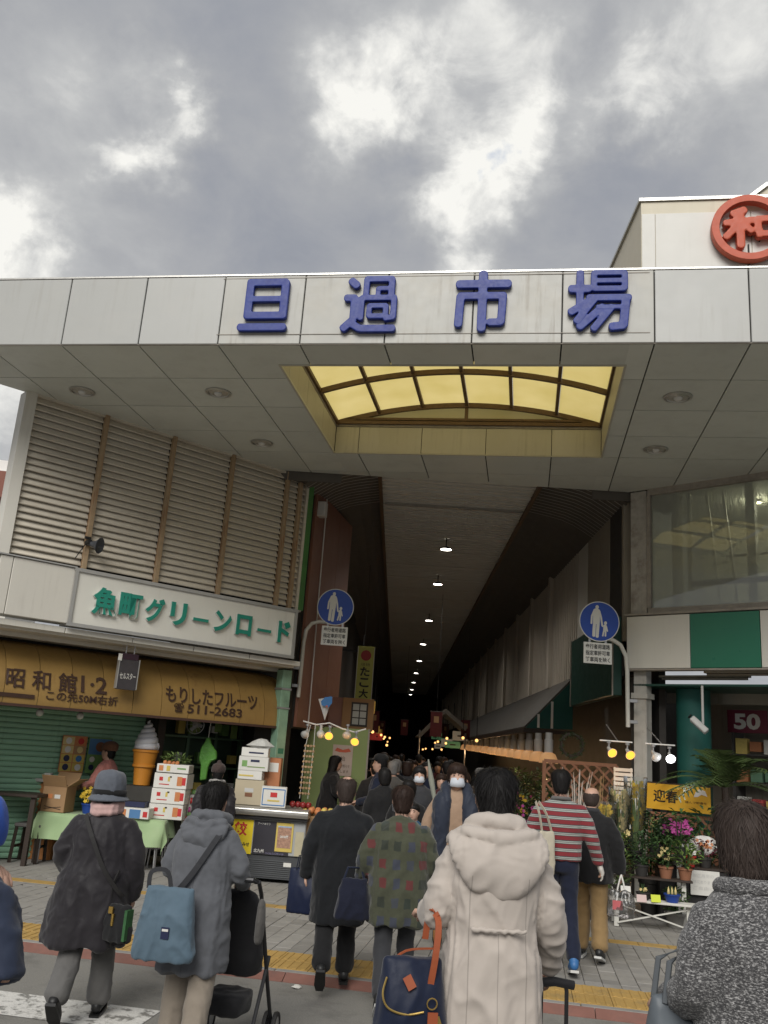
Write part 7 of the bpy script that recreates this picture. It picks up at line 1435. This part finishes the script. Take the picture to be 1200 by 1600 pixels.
q = MB(); limb(q, [(-.07, -.04, 1.365), (0, -.075, 1.37), (.07, -.04, 1.365), (.05, .05, 1.36), (-.05, .05, 1.36), (-.07, -.04, 1.365)], [.020] * 6, 10); part(o, q, 'collar', m_trouser_grey, .010, 2, .002)
m_canvas = cloth('canvas_cream', (.46, .42, .33))
b_ = bag('cream canvas tote with a green print on the striped-sweater man', (1.375, 8.30, .86), R(24), .15, .08, .36, m_canvas, 33, 1.0, .004, 'tote_bag'); strap(b_, [(-.05, 0, .35), (-.07, .02, .50), (-.06, .10, .60)], .028, m_canvas, 'handle', .004, (1, 0, 0)); strap(b_, [(.05, 0, .35), (.01, .03, .50), (-.03, .10, .60)], .028, m_canvas, 'handle', .004, (1, 0, 0)); MB().cyl((-.05, -.045, .19), (-.05, -.041, .19), .04, 14).build('printed_mark', m_grn, b_)
# 8 bald man with khaki trousers
o, g = person('bald man in a black jacket and khaki trousers beside the flower stall', (1.92, 9.10, SW), R(-22), 1.52, m_dark_cloth, arms=([(-.25, .0, 1.04), (-.23, .10, .86)], [(.27, -.01, 1.04), (.29, .05, .82)]), legs=([(-.09, .10, .47), (-.10, .10, .085)], [(.10, -.02, .46), (.13, -.14, .12)]), feet=(.05, -.3), lean=.06, hunch=.08, hair='bald', hm=m_hair_mix, bottom=m_khaki, seed=8, coat=dict(hem=.70, hw=.225, hd=.165, waist=.21, wd=.155, chest=.21, cd=.15, sh=.185, part='jacket'), sleeve=(.08, .07, .055), sole=m_sole, legr=(.10, .085, .082))
q = MB(); limb(q, [(-.075, g['H0'].y - .05, 1.375), (0, g['H0'].y - .09, 1.38), (.075, g['H0'].y - .05, 1.375)], [.026] * 3, 10); part(o, q, 'collar', m_char, .010, 2, .004)
b_ = bag('thin white plastic shopping bag carried by the bald man', (2.19, 8.98, .475), R(-15), .25, .12, .22, glassmat('bag_film', (.9, .88, .88), .3, .75), 35, .8, .014, 'plastic_bag'); MB().box((-.03, -.066, .10), (.09, .003, .08)).build('red_print', mat('print_pink', (.5, .12, .13), .6), b_)
for sx in (-.04, .04): MB().tube([(sx, 0, .20), (sx * .5, .01, .29), (0, .02, .36)], .008, 6).build('handle', m_fl_w, b_)
# 9 woman in the tweed coat, nearest on the right
m_tweed = mat('tweed', (.10, .098, .098), .95, var=.2, scale=30, bump=.9, bscale=210, sheen=.2, bdist=.004); nt = m_tweed.node_tree; N_ = nt.nodes; bs = N_['Principled BSDF']; tcn = N_.new('ShaderNodeTexCoord'); mp = N_.new('ShaderNodeMapping'); mp.inputs['Scale'].default_value = (.6, .6, 1.4); nt.links.new(tcn.outputs['Object'], mp.inputs[0]); nz = N_.new('ShaderNodeTexNoise'); nz.inputs['Scale'].default_value = 175; nz.inputs['Detail'].default_value = 3; nz.inputs['Roughness'].default_value = .75; nt.links.new(mp.outputs[0], nz.inputs['Vector']); rp = N_.new('ShaderNodeValToRGB'); nt.links.new(nz.outputs['Fac'], rp.inputs[0]); el_ = rp.color_ramp.elements; el_[0].position = .40; el_[0].color = (.035, .035, .037, 1); el_[1].position = .64; el_[1].color = (.40, .395, .39, 1); e_ = el_.new(.52); e_.color = (.085, .083, .084, 1); nt.links.new(rp.outputs[0], bs.inputs['Base Color'])
o, g = person('woman with a brown bob in a black and white tweed coat, nearest on the right', (1.20, 3.14, 0), R(6), 1.69, m_tweed, arms=([(-.198, .02, 1.06), (-.185, .18, 1.0)], [(.20, .02, 1.05), (.185, .19, .96)]), hair='bob', hm=m_hair_mix, seed=9, bottom=m_char, detail=1.6, lean=.03, hunch=.08, coat=dict(hem=.52, hw=.20, hd=.16, waist=.172, wd=.14, chest=.178, cd=.138, sh=.154, puff=.0), sleeve=(.066, .061, .054), ground=0, wr=.006)
q = MB(); yh = g['H0'].y; limb(q, [(-.085, yh - .02, 1.362), (-.05, yh - .095, 1.368), (.05, yh - .095, 1.368), (.085, yh - .02, 1.362), (.05, yh + .05, 1.35), (-.05, yh + .05, 1.35), (-.085, yh - .02, 1.362)], [.026] * 7, 12); part(o, q, 'coat_collar', m_tweed, .009, 2, .003)
q = MB(); loft(q, [(0, yh - .02, 1.36, .07, .072), (0, yh - .02, 1.402, .062, .066)], 20, 2); part(o, q, 'turtleneck', m_navy_cloth, .009, 2, .003)
b_ = bag('grey leather handbag hanging from the arm of the tweed-coated woman', (.965, 3.24, .86), R(20), .22, .11, .24, mat('leather_grey', (.10, .115, .13), .45, var=.15, scale=9), 40, .78, .004)
for sy in (-.03, .03): MB().tube([(-.06, sy, .22), (-.04, sy, .34), (.03, sy * .5, .37), (.07, sy, .22)], .010, 8).build('handle', mat('strap_grey', (.10, .11, .12), .5), b_)
MB().box((.03, -.056, .07), (.03, .008, .05)).build('charm', m_tanl, b_)
# 10 person at the left edge in a blue hat
o, g = person('person in a navy jacket and bright blue hat at the left edge', (-1.535, 3.42, 0), R(-5), 1.50, cloth('jacket_navy', (.022, .030, .055), .7), arms=([(-.25, .02, 1.04), (-.2, .2, .9)], [(.262, -.03, 1.00), (.155, .08, 1.24)]), hair='short', seed=10, bottom=m_char, detail=1.2, coat=dict(hem=.62, hw=.21, hd=.16, waist=.19, wd=.15, chest=.195, cd=.15, sh=.17, puff=.0, part='jacket'), sleeve=(.066, .058, .046), ground=0, wr=.010)
q = MB(); h0 = g['H0']; loft(q, smooth_secs([(0, h0.y, 1.44, .118, .135), (0, h0.y, 1.51, .126, .14), (0, h0.y, 1.585, .108, .122), (0, h0.y, 1.625, .075, .085), (0, h0.y, 1.64, .03, .03)]), 28, 2.1); part(o, q, 'hat', cloth('hat_blue', (.02, .075, .36), var=.15, scale=40), .009, 2, .004, 3)
# 11 shopkeeper in the brown cap
o, g = person('shopkeeper in a brown knitted cap and pink cardigan behind the table', (-4.07, 13.08, SW), R(78), 1.55, cloth('cardigan_pink', (.42, .17, .145), var=.3, scale=60), hair='short', hm=m_hair_black, seed=11, bottom=m_char, coat=dict(hem=.80, hw=.2, hd=.15, part='cardigan'), arms=([(-.24, .08, 1.05), (-.14, .26, 1.0)], [(.24, .08, 1.05), (.14, .26, 1.0)]))
q = MB(); h0 = g['H0']; loft(q, smooth_secs([(0, h0.y - .01, 1.515, .098, .112), (0, h0.y - .012, 1.56, .106, .120), (0, h0.y - .018, 1.61, .096, .11), (0, h0.y - .02, 1.645, .055, .065), (0, h0.y - .02, 1.652, .02, .02)]), 24, 2.1); part(o, q, 'knitted_cap', cloth('cap_brown', (.13, .06, .035), var=.4, scale=50, bump=.8, bscale=70), .010, 2, .004, 4)
q = MB(); loft(q, [(0, .0, .84, .20, .165), (0, .01, 1.10, .205, .165), (0, .01, 1.22, .12, .155)], 20, 2.6); part(o, q, 'apron', cloth('apron_blue', (.05, .09, .17)), .014, 2, .004)
# 12-15 others at the stalls
o, g = person('woman with long black hair in black beside the lime green board', (-1.04, 14.75, SW), R(-75), 1.60, m_dark_cloth, hair='long', seed=12, bottom=m_dark_cloth, lean=.12, arms=([(-.24, .10, 1.05), (-.16, .30, .98)], [(.24, .10, 1.05), (.16, .30, .98)]), coat=dict(hem=.66, hw=.22))
o, g = person('man in a dark cap and navy jacket facing left at the arcade mouth', (-.19, 13.3, SW), R(80), 1.66, m_navy_cloth, hair='short', seed=13, bottom=m_khaki, arms=([(-.25, .05, 1.04), (-.12, .26, .98)], [(.25, .05, 1.04), (.12, .26, .98)]), coat=dict(hem=.72, hw=.22, part='jacket'))
q = MB(); h0 = g['H0']; loft(q, smooth_secs([(0, h0.y - .005, 1.545, .092, .105), (0, h0.y - .005, 1.60, .09, .10), (0, h0.y - .005, 1.635, .05, .06)]), 20, 2.1); loft(q, [(0, h0.y + .10, 1.545, .07, .07), (0, h0.y + .10, 1.553, .07, .07)], 16, 2); part(o, q, 'cap', m_dark_cloth, .010, 2, 0)
o, g = person('shopper in a black puffer jacket, pale scarf and brown bobble cap at the counter', (-2.22, 11.62, SW), R(5), 1.40, m_pufcoat, hair='short', seed=14, bottom=m_char, hunch=.2, lean=.08, coat=dict(hem=.66, hw=.25, waist=.22, sh=.2, puff=.015, part='jacket'), sleeve=(.09, .08, .06), wr=.012)
q = MB(); h0 = g['H0']; loft(q, smooth_secs([(0, h0.y, 1.52, .098, .112), (0, h0.y, 1.58, .104, .115), (0, h0.y, 1.63, .08, .09), (0, h0.y, 1.65, .03, .03)]), 20, 2.1); q.ball((0, h0.y, 1.665), .032); part(o, q, 'bobble_cap', cloth('cap_umber', (.05, .035, .032), var=.4, scale=50), .010, 2, .004)
q = MB(); limb(q, [(-.09, h0.y, 1.39), (-.05, h0.y - .10, 1.39), (.05, h0.y - .10, 1.39), (.09, h0.y, 1.39)], [.038] * 4, 12); part(o, q, 'scarf', cloth('scarf_pale', (.33, .32, .31), var=.4, scale=50), .010, 2, .008)
# crowd inside the arcade: one figure each
crowd = [(.33, 12.0, 1.56, 178, 'masked woman in a dark coat behind the tan-sweater woman', 'bob', m_char, True), (.18, 10.6, 1.42, 170, 'short masked woman in black just left of the tan-sweater woman', 'bob', m_dark_cloth, True), (.24, 10.05, 1.20, 160, 'child in a blue jacket beside the tan-sweater woman', 'short', cloth('jacket_blue', (.015, .07, .14)), False),
         (.03, 15.0, 1.60, 5, 'dark-coated person with grey hair walking away left of centre', 'short', m_dark_cloth, False), (.67, 13.0, 1.47, 175, 'woman with brown hair facing out, in dark red', 'bob', cloth('coat_wine', (.05, .012, .016)), False), (.57, 16.0, 1.57, 10, 'person in charcoal walking away behind the masked women', 'short', m_char, False),
         (.19, 18.0, 1.55, 180, 'person in navy coming out, middle of the arcade', 'short', m_navy_cloth, True), (-.42, 16.5, 1.58, 0, 'person in black close to the left stalls', 'short', m_dark_cloth, False), (1.03, 17.0, 1.64, 4, 'tall man in a dark jacket near the lamp row', 'short', m_navy_cloth, False), (1.26, 13.5, 1.58, 12, 'grey-haired person in a brown coat by the shrubs', 'short', cloth('coat_brown', (.05, .032, .02)), False),
         (-.10, 20.0, 1.60, 178, 'pale-coated person coming out, far left of centre', 'bob', cloth('coat_pale', (.14, .13, .12)), False), (.35, 22.0, 1.58, 0, 'far person in charcoal in the middle of the arcade', 'short', m_char, False), (.74, 25.0, 1.61, 180, 'far person in olive right of centre', 'short', cloth('coat_olive', (.05, .05, .03)), False), (1.31, 28.0, 1.62, 0, 'far man in black near the stall hood', 'short', m_dark_cloth, False), (.16, 30.0, 1.56, 0, 'farthest visible person in the arcade, dark coat', 'bob', m_dark_cloth, False), (-.35, 24.5, 1.6, 20, 'far person in navy against the left stalls', 'short', m_navy_cloth, False), (.95, 20.5, 1.57, 180, 'person in a wine coat coming out right of centre', 'bob', cloth('coat_wine2', (.06, .015, .02)), False)]
for k, (x_, y_, h_, rz_, lab, hr, mm, msk_) in enumerate(crowd):
    o, g = person(lab, (x_, y_, SW), R(rz_), h_, mm, hair=hr, hm=(m_hair_grey if 'grey' in lab else m_hair_brown if 'brown hair' in lab else m_hair_black), seed=50 + k, bottom=(m_char, m_jean, m_dark_cloth)[k % 3], detail=.72, legs=(WALK_A, WALK_B)[k % 2], feet=(FEET_A, FEET_B)[k % 2], coat=dict(hem=.6 if k % 2 else .72, hw=.22), group='people walking inside the arcade', hands=(y_ < 14, y_ < 14))
    if msk_: add_mask(o, g['F'])
for k, (x_, y_, h_, rz_, mm, hm_, lab) in enumerate(((-.02, 14.1, 1.58, 8, cloth('hat_coat', (.09, .085, .08)), m_hair_grey, 'grey-haired person in a dull grey coat at the crowd front'), (.95, 12.6, 1.52, 172, m_char, m_hair_brown, 'brown-haired person in charcoal right behind the tan-sweater woman'), (.50, 14.4, 1.60, 178, m_navy_cloth, m_hair_black, 'person in navy facing out in the second row of the crowd'), (1.45, 15.2, 1.55, 0, cloth('coat_taupe', (.10, .085, .07)), m_hair_grey, 'person in a taupe coat near the shrubs'), (.85, 14.9, 1.63, 4, m_dark_cloth, m_hair_black, 'tall person in black in the middle of the crowd'), (-.12, 12.2, 1.50, 20, m_dark_cloth, m_hair_black, 'short person in black beside the capped man'))):
    person(lab, (x_, y_, SW), R(rz_), h_, mm, hair=('short', 'bob')[k % 2], hm=hm_, seed=130 + k, bottom=m_dark_cloth, detail=.72, legs=(WALK_A, WALK_B)[k % 2], feet=(FEET_A, FEET_B)[k % 2], coat=dict(hem=.64, hw=.21), group='people walking inside the arcade')
rn = random.Random(77)
for k in range(16):
    y_ = 14.2 + k * .95; x_ = (-.35 + (k * .62) % 1.75) + rn.uniform(-.1, .1)
    person('dark-dressed person in the dense crowd deep in the arcade', (x_, y_, SW), R(rn.choice((0, 180, 10, 175))), rn.uniform(1.52, 1.72), (m_dark_cloth, m_char, m_navy_cloth)[k % 3], hair=('short', 'bob')[k % 2], hm=(m_hair_black, m_hair_brown)[k % 2], seed=90 + k, bottom=m_dark_cloth, detail=.62, legs=(WALK_A, WALK_B)[k % 2], feet=(FEET_A, FEET_B)[k % 2], coat=dict(hem=.62, hw=.21), group='dense crowd deep in the arcade', hands=(False, False))
for k, (u_, n_, lab) in enumerate(((-.05, -1.32, 'crumpled white paper scrap on the road by the kerb'), (-1.0, -1.36, 'small white litter scrap near the stroller by the kerb'))):
    o = thing('paper_scrap', lab, 'litter', street(u_, n_, .004)); MB().lathe([(.03, 0), (.038, .008), (.02, .018), (.001, .02)], n=7, jit=.35).build('paper', m_paper, o)
um = thing('furled_umbrella', 'pale furled umbrella held up among the people at the arcade mouth', 'umbrella', (.46, 11.4, 1.12), 0); MB().tube([(.10, 0, -.05), (0, 0, .38), (-.05, 0, .62)], [.012, .035, .008], 10).build('canopy', cloth('umbrella_pale', (.24, .25, .21)), um, smooth=True); MB().tube([(.10, 0, -.05), (.13, 0, -.18)], .008, 6).build('handle', m_black_paint, um)
bpy.data.scenes.remove(DRAFT)
